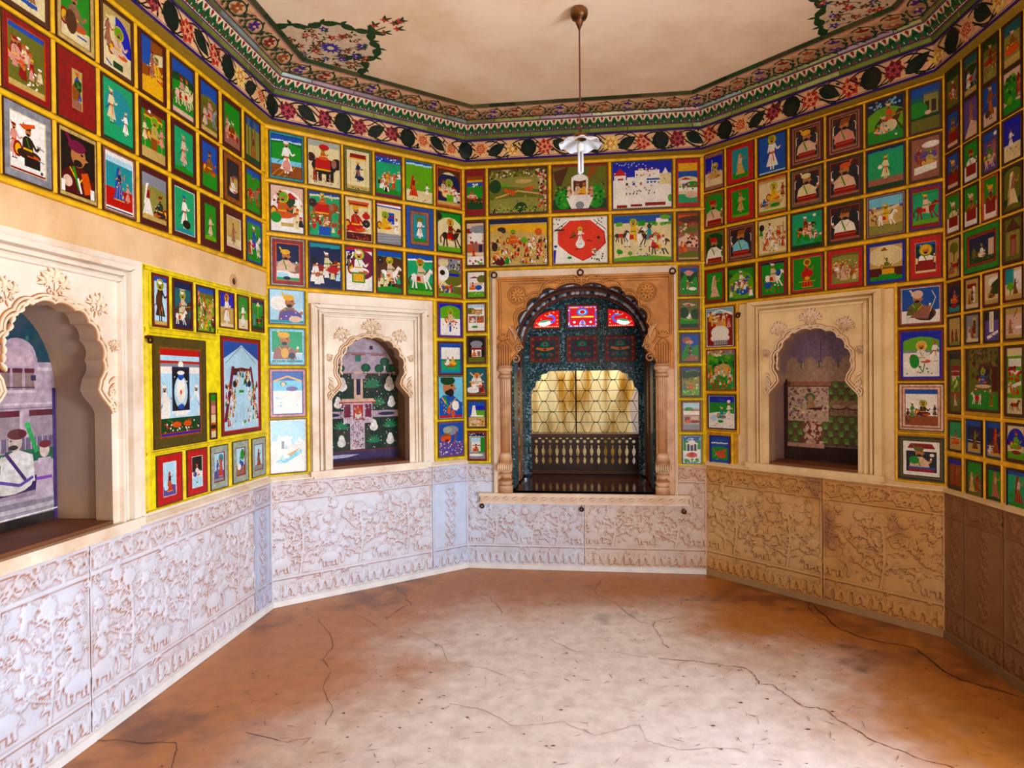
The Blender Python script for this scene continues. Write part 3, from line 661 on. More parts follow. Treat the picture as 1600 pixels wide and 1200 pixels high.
def spiral(mb, x, z, r, ph, d, w, h, y0=0., turns=1.2, **kw):
    ridge(mb, [(x+r*(1-t*.75)*math.cos(ph+d*t*turns*2*PI), z+r*(1-t*.75)*math.sin(ph+d*t*turns*2*PI)) for t in [k/16 for k in range(17)]], w, h, y0, **kw)

def cusped(uc, zs, w, apex, n, depth, foot=.07, fh=.13):
    """half outline of a many-lobed arch, from the right springing up to the apex; cusps point into the opening"""
    base = []; h = apex-(zs+fh); w2 = w-foot*.55
    for k in range(n+1):
        th = PI/2*(k/n); base.append((w2*math.cos(th)**.78, zs+fh+h*math.sin(th)**1.02*(1 if k < n else 1)))
    pts = [(w, zs), (w-.004, zs+.012)]
    for k in range(1, 8):
        t = k/8; pts.append((w-.004-foot*math.sin(PI*t*.5)**1.3, zs+.012+(fh-.03)*t))
    for k in range(n):
        (x0, z0), (x1, z1) = base[k], base[k+1]; dx, dz = x1-x0, z1-z0; L = math.hypot(dx, dz); nx_, nz_ = dz/L, -dx/L
        if k == 0: x0 = w-foot*1.02
        dp = depth*(L/.09)**.5
        m = 9
        for i in range(1 if k == 0 else 0, m):
            t = i/m; x = x0+(x1-x0)*t; z = z0+(z1-z0)*t; q = math.sin(PI*t)**.8
            if k == n-1: q = math.sin(PI*t*.62)**.9*(1-t)**.5*1.15
            pts.append((x+nx_*dp*q, z+nz_*dp*q))
    pts.append((0, apex))
    return pts
def arch_poly(uc, half, zb, wb):
    R = [(uc+x, z) for x, z in half]; L = [(uc-x, z) for x, z in half[::-1]][1:]
    return [(uc+wb, zb)]+R+L+[(uc-wb, zb)]
def offset_line(pts, d):
    out = []
    for i, p in enumerate(pts):
        a = pts[max(i-1, 0)]; b = pts[min(i+1, len(pts)-1)]; dx, dz = b[0]-a[0], b[1]-a[1]; L = math.hypot(dx, dz) or 1
        out.append((p[0]+dz/L*d, p[1]-dx/L*d))
    return out
def finial(mb, x, z, s, ang=PI/2, y0=-.0):
    """bunch of three lotus blossoms on curling stems"""
    ca, sa = math.cos(ang-PI/2), math.sin(ang-PI/2)
    R_ = lambda a, b: (x+a*s*ca-b*s*sa, z+a*s*sa+b*s*ca)
    for (a, b, r, da) in ((-.34, .30, .30, .55), (.34, .30, .30, -.55), (0, .50, .36, 0)):
        px, pz = R_(a, b)
        for q in (-1.25, 1.25, -.65, .65, 0): petal(mb, px, pz, r*s*1.25, r*s*.52, ang+da+q, .010 if abs(q) > .3 else .016, y0)
        for q in (-.9, -.3, .3, .9): petal(mb, px, pz, r*s*.6, r*s*.26, ang+da+q+PI, .009, y0)
        ridge(mb, [R_(0, -.05), R_(a*.5, b*.4), (px, pz)], .045*s, .006, y0)
    for sd in (1, -1):
        cx_, cz_ = R_(sd*.24, .02); spiral(mb, cx_, cz_, .11*s, ang, sd, .05*s, .008, y0)
    px, pz = R_(0, -.28); petal(mb, px, pz, .34*s, .15*s, ang, .010, y0)

def niche(w, name, uc, zs, apex, sill, mural, muralseed, wall_c, depth=.22, top=1.84, rxo=.405):
    o_wall = WALLS[w]; a, t, rz, ln = WI[w]; cream = PLW[w]
    half = cusped(uc, zs, .268, apex, 5, .020)
    y0 = -.012                                                        # face of the surround, proud of the wall
    hole = arch_poly(uc, half, sill, .268)
    o = bpy.data.objects.new(name, None); COL.objects.link(o); o.parent = o_wall; o.location = (0, 0, 0); o['kind'] = 'structure'
    mb = MB(); mb.plate([(uc-.31, sill-.012), (uc+.31, sill-.012), (uc+.31, 1.765), (uc-.31, 1.765)], [hole], y0, .06, cream, lin('a58672'))
    mb.build('arch_plate', M_PLASTER, o)
    # stepped mouldings round the plate
    for nm_, h0, h1, t0, t1, ya, yb in (('inner_moulding', .303, .325, 1.760, 1.780, -.030, .01), ('middle_moulding', .330, .352, 1.788, 1.806, -.022, .01), ('outer_moulding', .358, rxo, 1.812, top, -.036, .0)):
        mb = MB(); b0 = sill-.012 if nm_ != 'outer_moulding' else sill-.03
        for (xa, xb) in ((uc-h1, uc-h0), (uc+h0, uc+h1)):
            xm = (xa+xb)/2; V = [(xa, yb, b0), (xa+.004, ya, b0), (xb-.004, ya, b0), (xb, yb, b0), (xa, yb, t1), (xa+.004, ya, t1-.004), (xb-.004, ya, t0), (xb, yb, t0)]
            if xa > uc: V = [(xa, yb, b0), (xa+.004, ya, b0), (xb-.004, ya, b0), (xb, yb, b0), (xa, yb, t0), (xa+.004, ya, t0), (xb-.004, ya, t1-.004), (xb, yb, t1)]
            mb.add(V, [(0, 1, 5, 4), (1, 2, 6, 5), (2, 3, 7, 6), (4, 5, 6, 7), (0, 3, 2, 1)], cream)
        V = [(uc-h0, yb, t0), (uc+h0, yb, t0), (uc+h0, ya, t0+.003), (uc-h0, ya, t0+.003), (uc+h1, ya, t1-.004), (uc-h1, ya, t1-.004), (uc+h1, yb, t1), (uc-h1, yb, t1)]
        mb.add(V, [(0, 1, 2, 3), (3, 2, 4, 5), (5, 4, 6, 7)], cream); mb.build(nm_, M_PLASTER, o)
    mb = MB(); mb.box(uc-rxo-.01, uc+rxo+.01, -.045, .0, sill-.045, sill-.012, cream); mb.box(uc-rxo+.01, uc+rxo-.01, -.036, .0, sill-.06, sill-.045, cream)
    mb.build('sill_moulding', M_PLASTER, o)
    # carved edge of the arch
    mb = MB(); line = [(uc+x, z) for x, z in half]; full = line+[(uc-x, z) for x, z in half[::-1]][1:]
    ridge(mb, offset_line(full, .007), .012, .007, y0); ridge(mb, offset_line(full, .022), .012, .010, y0)
    for sd in (1, -1):
        hp = [(uc+sd*x, z) for x, z in half]
        for i in range(10, len(hp)-3, 3):
            (x0, z0), (x1, z1) = hp[i], hp[i+2]; an = math.atan2(z1-z0, x1-x0); petal(mb, x0+sd*.019*math.sin(an)*sd, z0+.012, .034, .018, an, .012, y0)
        spiral(mb, uc+sd*.272, zs+.035, .024, -PI/2, sd, .012, .010, y0); spiral(mb, uc+sd*.268, zs+.085, .021, PI/2, -sd, .010, .010, y0)
        for q in range(4): petal(mb, uc+sd*.255, zs+.03+.03*q, .045, .018, PI/2-sd*(.5+.15*q), .010, y0)
        finial(mb, uc+sd*.192, apex-.005, .085, PI/2-sd*.3, y0)
        finial(mb, uc+sd*.278, zs+.255, .045, PI/2-sd*.4, y0)
    finial(mb, uc, apex+.045, .105, PI/2, y0)
    mb.build('arch_carving', M_PLASTER, o)
    # smooth round-headed recess behind the lobed plate
    H_ = apex+.03; hw = .292; prof = [(uc+hw, sill-.012)]+[(uc+hw*math.cos(th)**.9 if th < PI/2 else uc, zs+.05+(H_-zs-.05)*math.sin(th)) for th in [PI/2*k/12 for k in range(13)]]
    prof = prof+[(2*uc-x, z) for x, z in prof[::-1]][1:]
    V = [(x, .058, z) for x, z in prof]+[(x, depth, z) for x, z in prof]; n = len(prof)
    V2 = [(x, y0, z) for x, z in prof]
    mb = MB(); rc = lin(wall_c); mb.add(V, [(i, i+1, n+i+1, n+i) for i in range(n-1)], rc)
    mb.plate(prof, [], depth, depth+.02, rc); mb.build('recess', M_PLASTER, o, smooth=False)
    mb = MB(); c = lin('7a4a2c'); mb.box(uc-.267, uc+.267, -.014, .05, sill-.03, sill+.003, c); mb.box(uc-.292, uc+.292, .05, depth, sill-.03, sill+.003, c); mb.build('sill_slab', M_STONE, o)
    # mural on the recess back
    W_ = 2*hw-.004; Ht = H_-sill-.004; A = Art(W_/Ht, muralseed); A.mask = [((x-(uc-W_/2))/Ht, (z-sill-.002)/Ht) for x, z in prof]; mural(A)
    def fn(x, y, h): return (uc-W_/2+x*Ht, depth-.0005-h, sill+.002+y*Ht)
    mm = MB(); A.emit(mm, fn); mm.build('mural', M_MURAL, o)
    return o

def grid_fill(A, x0, y0, x1, y1, c, nx=14, ny=14):
    for i in range(nx):
        for j in range(ny): A.rect(x0+(x1-x0)*i/nx, y0+(y1-y0)*j/ny, x0+(x1-x0)*(i+1)/nx+.001, y0+(y1-y0)*(j+1)/ny+.001, c)
LAV = lin('b39aa6'); LAV2 = lin('9a8292'); PUR = lin('3a1f66')
def mural_palace(A):
    a = A.a; grid_fill(A, 0, 0, a, 1, LAV2); grid_fill(A, 0, .62, a, 1, lin('0c3a4c'), 14, 10)
    for k in range(60): A.el(A.rn.uniform(0, a), A.rn.uniform(.7, .98), .010, .014, lin(A.rn.choice(['0e4a3c', '11557a', '0a2c3a', '1a6a5a'])), 6)
    A.rect(0, .2, a, .74, LAV); A.poly([(0, .2), (.22*a, .2), (.22*a, .74), (0, .86)], lin('a892a2')); A.rect(.22*a, .70, a, .715, lin('cdb9bf'))
    # domed balcony
    cx = .70*a; A.rect(cx-.105, .60, cx+.105, .76, LAV); A.el(cx, .76, .10, .085, lin('b59aa8'), 20); A.el(cx, .762, .085, .045, lin('caa9b2'), 18)
    for k in (-1, 0, 1): A.rect(cx+k*.062-.024, .615, cx+k*.062+.024, .70, lin('8b6f6a')); A.rect(cx+k*.062-.026, .69, cx+k*.062+.026, .71, lin('5a1428'))
    A.rect(cx-.10, .600, cx+.10, .612, lin('cdb9bf')); A.line([(cx-.09, .625), (cx+.09, .625)], .006, lin('4a3450'))
    for x in (.3, .82): A.rect(x*a-.014, .655, x*a+.014, .68, lin('3a2f4c'))
    A.rect(.2*a, .545, a, .555, lin('cdb9bf')); A.rect(.2*a, .53, a, .534, lin('7c6678'))
    for k in range(3):
        x = (.36+.26*k)*a; A.rect(x-.062, .36, x+.062, .52, lin('9a8790')); A.rect(x-.066, .495, x+.066, .522, lin('5c1226')); A.rect(x+.062, .36, x+.078, .52, lin('c8b2ba'))
    A.rect(.55*a, .34, a, .40, lin('6a5a78'))
    for k in range(10): A.line([((.57+.045*k)*a, .34), ((.57+.045*k)*a, .40)], .004, lin('c8b2ba'))
    A.rect(.1*a, .25, .62*a, .335, lin('17633c')); A.el(.16*a, .27, .11, .085, lin('1b7a4a')); A.rect(.6*a, .29, a, .345, lin('0e5c38'))
    A.poly([(0, .13), (.86*a, .16), (.93*a, .22), (.6*a, .24), (0, .22)], lin('2b1350'))
    # seated noble and attendant
    x = .66*a; A.el(x-.02, .205, .12, .05, lin('d8cfc6')); A.poly([(x-.07, .2), (x+.11, .2), (x+.10, .32), (x+.02, .35), (x-.06, .32)], lin('d6cfcb')); A.line([(x-.04, .34), (x+.06, .21)], .016, lin('3d1a5c'))
    A.line([(x-.08, .22), (x+.03, .19), (x+.1, .22)], .014, lin('5b3a90')); A.line([(x-.05, .32), (x-.11, .26), (x-.14, .3)], .022, lin('cfc4bd'))
    A.el(x+.01, .385, .036, .044, lin('cdb7a8')); A.el(x+.02, .418, .05, .024, lin('5a1a22')); A.el(x+.0, .36, .025, .012, 'k'); A.el(x-.012, .39, .006, .004, 'k')
    A.el(x-.2, .3, .028, .034, lin('c9b8ae')); A.poly([(x-.26, .17), (x-.14, .17), (x-.16, .28), (x-.24, .28)], lin('c9bcb9'))
    A.line([(.84*a, .33), (.77*a, .45)], .022, lin('1c9a4a')); A.el(.77*a, .455, .016, .014, lin('28b45a'))
    xm = .90*a; A.poly([(xm-.06, .08), (xm+.05, .08), (xm+.035, .3), (xm-.035, .3)], lin('bda6b4')); A.rect(xm-.045, .2, xm+.04, .215, 'P'); A.el(xm, .335, .028, .034, lin('cdb7a8')); A.el(xm+.004, .362, .034, .018, lin('6a1a22'))
    A.rect(xm-.03, .05, xm-.015, .09, 'z'); A.rect(xm+.012, .05, xm+.027, .09, 'z')
    for k, c in enumerate(('b7aab8', '8f8292', 'c4b8bc', 'a595a4')): A.rect(0, .115-.022*k, a, .135-.022*k, lin(c))
    A.rect(0, .0, a, .045, lin('1d1412')); A.rect(a-.02, 0, a, .62, PUR); A.line([(0, .045), (a, .055)], .006, 'w')
def mural_garden(A):
    a = A.a; grid_fill(A, 0, 0, a, 1, lin('112c22')); A.rect(0, .74, a, 1, LAV)
    grid_fill(A, 0, .70, a, 1, lin('b7a4b0'), 14, 8)
    for x in (.36, .66): A.rect(x*a-.014, .90, x*a+.014, .93, lin('2b2440'))
    A.rect(.1*a, .865, .9*a, .873, lin('8a7688')); 
    for x in (.27, .5, .74): A.rect((x-.09)*a, .85, (x+.09)*a, .862, lin('b4503c'))
    A.rect(.46*a, .80, .53*a, .85, lin('2a7a6a')); A.line([(.15*a, .70), (.15*a, .84)], .003, 'a'); A.line([(.85*a, .70), (.85*a, .84)], .003, 'a')
    for x, y in ((.08, .74), (.27, .745), (.59, .75), (.76, .745), (.9, .745), (.83, .80), (.95, .75)):
        A.el(x*a, y, .042, .036, lin('0c4a30')); A.el(x*a, y, .028, .023, lin('11603c')); A.rect(x*a-.004, y-.06, x*a+.004, y-.03, 'w')
    A.rect(0, .70, a, .708, 'z')
    G1 = lin('1b7a4c')
    for (bx0, by0, bx1, by1) in ((0, .52, .4, .70), (.56, .52, 1, .70), (0, .40, .33, .52), (.66, .40, 1, .52), (0, .09, .38, .33), (.58, .09, 1, .33)):
        n = max(2, int((bx1-bx0)*6)); m = max(1, int((by1-by0)*9)); garden(A, bx0, by0, bx1, by1, G1, 'w', n, m)
        for k in range(int(120*(bx1-bx0))): A.el(A.rn.uniform(bx0, bx1)*a, A.rn.uniform(by0, by1), .004, .004, A.rn.choice(['w', G1, 'R']), 5)
    A.rect(0, .345, .36*a, .40, LAV); A.rect(.62*a, .345, a, .40, LAV); A.el(.16*a, .372, .075, .015, 'n'); A.el(.85*a, .372, .075, .015, 'n')
    A.rect(.39*a, .09, .57*a, .33, lin('d0bcc6'))
    for k in range(110): A.el(A.rn.uniform(.4, .56)*a, A.rn.uniform(.09, .33), .005, .006, lin(A.rn.choice(['8a1f3a', '5a3a80', '2b4a7a', 'b03030', 'e6dce0'])), 5)
    A.rect(.44*a, .5, .55*a, .72, 'q'); A.rect(.47*a, .53, .52*a, .66, 'n'); A.el(.495*a, .66, .019, .03, 'n'); A.rect(.41*a, .66, .58*a, .70, LAV)
    A.poly([(.26*a, .47), (.72*a, .47), (.68*a, .50), (.30*a, .50)], 'q'); A.rect(.26*a, .462, .72*a, .474, 'R')
    A.rect(.31*a, .30, .67*a, .465, lin('c9b4bf')); 
    for x in (.36, .62): A.rect(x*a-.03, .35, x*a+.025, .455, 'M')
    A.rect(.43*a, .33, .55*a, .45, 'R'); A.rect(.45*a, .34, .53*a, .40, 'w'); A.el(.49*a, .40, .03, .03, 'o')
    for k in range(70): A.el(A.rn.uniform(.27, .70)*a, A.rn.uniform(.30, .45), .0055, .006, lin(A.rn.choice(['8a1f3a', 'e6dce0', 'b03030', '3a2a50'])), 5)
    A.rect(0, .0, a, .075, lin('3c2a5c')); A.poly([(0, .02), (.35*a, .03), (.5*a, .05), (.3*a, .055), (0, .05)], lin('b8b4cc')); A.line([(0, .08), (a, .08)], .008, lin('7a1f30'))
def mural_faded(A):
    a = A.a; grid_fill(A, 0, 0, a, 1, lin('8a7088')); grid_fill(A, 0, .56, a, .74, lin('b29078'), 10, 3)
    for k in range(5): A.el((.1+.2*k)*a, .74, .045, .05, lin('b29078')); A.line([((.2+.2*k)*a, .70), ((.2+.2*k)*a, .76)], .01, lin('2c6a3a' if k < 3 else '6a2030'))
    A.line([(.42*a, .74), (.42*a, .92)], .004, 'm')
    A.rect(0, .12, a, .60, lin('6a4a2c'))
    for j in range(9):
        for i in range(9):
            x = (i+.5*(j % 2)+.2)/9*a; y = .13+j*.052
            if x < .5*a and .30 < y < .56: continue
            if .22*a < x < .45*a and y < .3: continue
            A.el(x, y+.03, .030, .030, lin('3f5e1f')); A.el(x-.004, y+.034, .020, .020, lin('5f8230')); A.el(x, y+.018, .016, .010, lin('86964a')); A.line([(x, y-.01), (x, y+.01)], .006, 'm')
    A.rect(.52*a, .35, a, .46, lin('8f6f50')); 
    for x in (.6, .77): A.el(x*a, .41, .06, .02, 'm'); A.el(x*a, .414, .052, .015, lin('b29078')); [A.line([(x*a+q*.02, .36), (x*a+q*.02, .41)], .004, 'm') for q in (-2, 0, 2)]
    A.rect(.05*a, .30, .50*a, .56, lin('c9a890'))
    for k in range(150): A.el(A.rn.uniform(.06, .49)*a, A.rn.uniform(.31, .555), A.rn.uniform(.004, .014), A.rn.uniform(.004, .012), lin(A.rn.choice(['8a5a6a', 'e0c8ac', '6a2a3a', '9a7a80', '4a6a30', 'd8b8a0'])), 6)
    A.el(.30*a, .48, .04, .035, lin('3f6a3a')); A.el(.30*a, .475, .02, .024, lin('b88a6a')); A.poly([(.26*a, .40), (.36*a, .40), (.34*a, .46), (.28*a, .46)], lin('b08058')); A.poly([(.24*a, .39), (.42*a, .385), (.44*a, .41), (.3*a, .40)], 'm')
    A.rect(.08*a, .57, .52*a, .60, lin('a86a50')); A.rect(.24*a, .12, .42*a, .30, lin('7a2c28'))
    for k in range(60): A.el(A.rn.uniform(.24, .42)*a, A.rn.uniform(.10, .30), A.rn.uniform(.006, .02), A.rn.uniform(.006, .02), lin(A.rn.choice(['d8b49c', 'c89a80', 'e0c4b0'])), 6)
    A.rect(0, 0, a, .115, lin('2c1512')); A.rect(0, 0, .03, .62, lin('3a1518')); A.rect(.04*a, .10, .45*a, .13, lin('c09078'))
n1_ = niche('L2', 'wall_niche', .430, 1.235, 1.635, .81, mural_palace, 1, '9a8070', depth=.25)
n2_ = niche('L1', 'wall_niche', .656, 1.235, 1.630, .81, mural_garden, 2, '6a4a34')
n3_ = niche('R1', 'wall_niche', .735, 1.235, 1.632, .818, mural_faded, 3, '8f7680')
for q, l in ((n1_, 'lobed marble wall niche with a painted palace and seated noble'), (n2_, 'lobed marble wall niche with a painted flower garden'), (n3_, 'lobed marble wall niche with a faded flaking garden mural')): q['label'] = l

# ------------------------------------------------------------------ the window bay in the far wall
WC = WALLS['C']; UC = .838
def empty(name, parent=None, loc=(0, 0, 0), rz=0):
    o = bpy.data.objects.new(name, None); COL.objects.link(o); o.parent = parent; o.location = loc; o.rotation_euler = (0, 0, rz); return o
ORA = lin('d08a40'); ORA2 = lin('9a5a26'); WHT = lin('e2cbb0')
win = empty('window_surround', WC); win['kind'] = 'structure'
half = cusped(UC, 1.47, .508, 2.008, 5, .030, foot=.085, fh=.16)
hole = arch_poly(UC, half, .548, .508)
mb = MB(); mb.plate([(.206, .548), (1.488, .548), (1.488, 2.13), (.206, 2.13)], [hole], -.030, .06, ORA, lin('6a4020')); mb.build('spandrel_plate', M_STONE, win)
mb = MB(); mb.box(.206, 1.488, -.040, .0, 2.085, 2.13, WHT); mb.box(.206, .232, -.040, .0, .548, 2.085, WHT); mb.box(1.470, 1.488, -.040, .0, .548, 2.085, WHT)
mb.build('white_border', M_PLASTER, win)
mb = MB()
full = [(UC+x, z) for x, z in half]; full = full+[(2*UC-x, z) for x, z in full[::-1]][1:]
DK = lin('7a4418')
ridge(mb, offset_line(full, .004), .010, .008, -.030, top=ORA, foot=DK)
# outer ring of lobes
lob = []
for k in range(11):
    th = PI*(k+.0)/10; 
lobes = [(UC+(.485+.0)*math.cos(th), 1.60+.452*math.sin(th)) for th in [PI*k/10 for k in range(11)]]
for (x0, z0), (x1, z1) in zip(lobes, lobes[1:]):
    L = math.hypot(x1-x0, z1-z0); nx_, nz_ = (z1-z0)/L, -(x1-x0)/L
    ridge(mb, [(x0+(x1-x0)*t+nx_*.048*math.sin(PI*t)**.7, z0+(z1-z0)*t+nz_*.048*math.sin(PI*t)**.7) for t in [k/10 for k in range(11)]], .012, .010, -.030, top=ORA, foot=DK)
for x in (.385, 1.290):
    ridge(mb, [(x+.062*math.cos(t), 1.955+.062*math.sin(t)) for t in [2*PI*k/20 for k in range(20)]], .010, .010, -.030, top=ORA, foot=DK, closed=True)
    for k in range(10): petal(mb, x+.012*math.cos(k*.628), 1.955+.012*math.sin(k*.628), .042, .024, k*.628, .012, -.030, ORA, DK)
    petal(mb, x-.014, 1.955, .028, .028, 0, .018, -.030, ORA, DK)
for k in (-1, 0, 1): petal(mb, UC+.03*k, 2.035, .05, .025, PI/2-.5*k, .012, -.03, ORA, DK)
for x0, x1 in ((.252, .268), (1.436, 1.452)): ridge(mb, [((x0+x1)/2, 1.66), ((x0+x1)/2, 2.06)], .014, .010, -.030, top=ORA, foot=DK)
ridge(mb, [(.25, 2.06), (1.45, 2.06)], .014, .010, -.030, top=ORA, foot=DK); ridge(mb, [(.33, 2.035), (1.37, 2.035)], .006, .006, -.030, top=ORA, foot=DK)
ST, SF = lin('d6a878'), lin('8a5424')
for sd in (-1, 1):
    X = lambda d: UC+sd*d
    # fluted panels with pointed heads and the leaf bracket at the springing
    for q in range(6): ridge(mb, [(X(.515+.017*q), 1.46), (X(.515+.017*q), 1.575+.012*(3-abs(q-2.5)))], .012, .007, -.030, top=ORA, foot=SF)
    ridge(mb, [(X(.500), 1.55), (X(.52), 1.60), (X(.558), 1.64), (X(.595), 1.60), (X(.612), 1.54)], .010, .010, -.030, top=ORA, foot=DK)
    for q in range(5): petal(mb, X(.558), 1.64, .05, .022, PI/2+(q-2)*.6, .012, -.03, ORA, DK)
    spiral(mb, X(.468), 1.50, .030, PI/2, sd, .012, .014, -.030, top=ST, foot=SF); spiral(mb, X(.445), 1.575, .028, 0 if sd < 0 else PI, -sd, .012, .014, -.030, top=ST, foot=SF)
    for q in range(6): petal(mb, X(.47), 1.62+.012*q, .085, .024, PI/2+sd*(.1-.16*q), .012, -.030, ST, SF)
mb.build('spandrel_carving', M_STONE, win)
for sd in (-1, 1):                                                      # engaged columns
    cx = UC+sd*.548; mb = MB(); c1, c2 = lin('e6c09a'), lin('b0743e')
    prof = [(.050, .55, c2), (.050, .60, c1), (.044, .605, c2), (.044, .62, c1), (.050, .625, c1), (.050, .64, c2), (.030, .655, c2), (.030, .67, c1), (.046, .675, c1), (.046, .69, c2), (.036, .70, c1), (.052, .735, c1), (.050, .775, c2), (.040, .82, c1), (.033, .84, c2), (.033, 1.36, c1), (.045, 1.365, c2), (.045, 1.385, c1), (.036, 1.39, c2), (.036, 1.41, c1), (.055, 1.42, c1), (.055, 1.445, c2), (.048, 1.455, c1)]
    n = 24; V = []; Cc = []
    for r, z, c in prof:
        for j in range(n+1):
            an = PI+PI*j/n; rr = r*(1-.10*(j % 4 == 0)*(.84 < z < 1.361)); V.append((cx+rr*math.cos(an), -.030+rr*math.sin(an)*.85, z)); Cc.append(c2 if (j % 4 == 0 and .84 <= z < 1.361) else c)
    k = n+1; mb.add(V, [(i*k+j, i*k+j+1, (i+1)*k+j+1, (i+1)*k+j) for i in range(len(prof)-1) for j in range(n)], Cc)
    for q in range(7): petal(mb, cx-.045+.015*q, .705, .06, .02, PI/2, .016, -.072, c1, c2)
    mb.build('half_column', M_STONE, win)
# ledge under the bay
mb = MB(); c = lin('ead2ba'); mb.box(.096, 1.567, -.058, .05, .524, .548, c); mb.box(.105, 1.558, -.046, .0, .484, .524, lin('e0c6b0')); mb.box(.098, 1.565, -.052, 0, .474, .486, c)
for k in range(21): petal(mb, .13+.068*k, .502, .05, .02, .35, .006, -.046, lin('e6ccb2'), lin('b5713c'))
mb.build('window_ledge', M_PLASTER, win)

for x0_, x1_ in ((.233, .329), (1.351, 1.469)):
    mb = MB(); mb.plate([(x0_, .550), (x1_, .550), (x1_, 1.42), (x0_, 1.42)], [], -.0315, -.029, lin('e0b48e')); mb.build('jamb_facing', M_STONE, win)

# deep seat: floor, sides, vault
D0, D1 = .055, .90
seat = empty('window_seat', WC); seat['kind'] = 'structure'
M_GLOSS = attr_mat('oiled_floor', .10, 6, .3, spec=.6, grime='2a1008', gamt=.6, gscale=8)
mb = MB(); mb.box(.315, 1.352, -.030, D1+.35, .50, .545, lin('4a2010')); mb.build('seat_floor', M_GLOSS, seat)
def arch_prof(hw, zs, H_, n=22, p=.9): return [(UC+hw*math.copysign(abs(math.cos(th))**p, math.cos(th)), zs+(H_-zs)*math.sin(th)) for th in [PI*k/n for k in range(n+1)]]
BR = lin('5a3018')
prof = [(UC+.525, .54)]+arch_prof(.525, 1.60, 2.08)+[(UC-.525, .54)]
n = len(prof); mb = MB(); mb.add([(x, D0, z) for x, z in prof]+[(x, D1+.02, z) for x, z in prof], [(i, i+1, n+i+1, n+i) for i in range(n-1)], BR); mb.build('vault', M_WOOD, seat)
M_MOS = bpy.data.materials.new('mirror_mosaic'); M_MOS.use_nodes = True
def mosaic_mat(m, c1, c2, scale, metal):
    nt = m.node_tree; N, L = nt.nodes, nt.links; P = N['Principled BSDF']; g = N.new('ShaderNodeTexCoord')
    v = N.new('ShaderNodeTexVoronoi'); v.inputs['Scale'].default_value = scale; L.new(g.outputs['Object'], v.inputs['Vector'])
    r = N.new('ShaderNodeValToRGB'); r.color_ramp.elements[0].color = (*lin(c1), 1); r.color_ramp.elements[1].color = (*lin(c2), 1); r.color_ramp.elements[0].position = .25; r.color_ramp.elements[1].position = .85
    e = r.color_ramp.elements.new(.96); e.color = (*lin('9cc4d8'), 1)
    s = N.new('ShaderNodeSeparateColor'); L.new(v.outputs['Color'], s.inputs[0]); L.new(s.outputs[0], r.inputs[0]); L.new(r.outputs[0], P.inputs['Base Color'])
    P.inputs['Metallic'].default_value = metal; P.inputs['Roughness'].default_value = .3
    b = N.new('ShaderNodeBump'); b.inputs['Strength'].default_value = .9; b.inputs['Distance'].default_value = .01; L.new(s.outputs[1], b.inputs['Height']); L.new(b.outputs[0], P.inputs['Normal'])
mosaic_mat(M_MOS, '0c2a30', '34747e', 95, .1)
M_MOS2 = bpy.data.materials.new('amber_mosaic'); M_MOS2.use_nodes = True; mosaic_mat(M_MOS2, '7a3408', 'd88428', 80, .1)
for sd in (-1, 1):                                                      # bands of glass work on the sides of the bay
    for y0, y1, m_, nm_ in ((.10, .34, M_MOS, 'side_mosaic'), (.44, .66, M_MOS2 if sd < 0 else M_WOOD, 'side_panel'), (.74, D1, M_MOS, 'side_mosaic')):
        x = UC+sd*.519; mb = MB(); mb.box(min(x, x-sd*.02), max(x, x-sd*.02), y0, y1, .56, 1.60 if nm_ == 'side_mosaic' else 1.45, lin('3a1a0c')); mb.build(nm_, m_, seat)
    for y0 in (.40, .70):
        x = UC+sd*.519; mb = MB(); mb.box(min(x, x-sd*.03), max(x, x-sd*.012), y0-.02, y0+.02, .56, 1.66, lin('6e3a18')); mb.build('side_rib', M_WOOD, seat)
    mb = MB(); x = UC+sd*.50; mb.lathe([(.0, .55), (.036, .56), (.04, .59), (.02, .61), (.028, .64), (.012, .66), (0, .67)], lin('9fb6cc'), 12, x, .80); mb.build('foot_vase', M_MIRROR, seat)
def beads(name, hw, H_, zs, y, r, n, parent, cols=('d4e4f0', '7c9ab4', 'f2f6fa', '3a5068')):
    mb = MB(); P = arch_prof(hw, zs, H_, n)
    rn = random.Random(n)
    for i, (x, z) in enumerate(P):
        j = min(i+1, n); i0 = max(i-1, 0); an = math.atan2(P[j][1]-P[i0][1], P[j][0]-P[i0][0]); c = lin(rn.choice(cols)); V = [(x, y-r*.8, z)]
        for k in range(8):
            q = 2*PI*k/8; dx, dz = r*1.0*math.cos(q), r*.8*math.sin(q); V.append((x+dx*math.cos(an)-dz*math.sin(an), y, z+dx*math.sin(an)+dz*math.cos(an)))
        mb.add(V, [(0, 1+k, 1+(k+1) % 8) for k in range(8)], c)
    o = mb.build(name, M_BEAD, parent); return o
beads('mirror_bead_row', .486, 2.022, 1.60, .425, .017, 50, seat)['kind'] = 'stuff'
beads('mirror_bead_row', .508, 2.058, 1.60, .24, .013, 84, seat)['kind'] = 'stuff'
mb = MB()
for hw, H_, y, w_ in ((.512, 2.058, .44, .020), (.510, 2.052, .66, .030)):
    a_ = arch_prof(hw, 1.60, H_, 28); b_ = arch_prof(hw-w_, 1.60, H_-w_, 28); mb.plate(a_+b_[::-1], [], y, y+.02, lin('6e3416'))
mb.build('arch_rib', M_WOOD, seat)

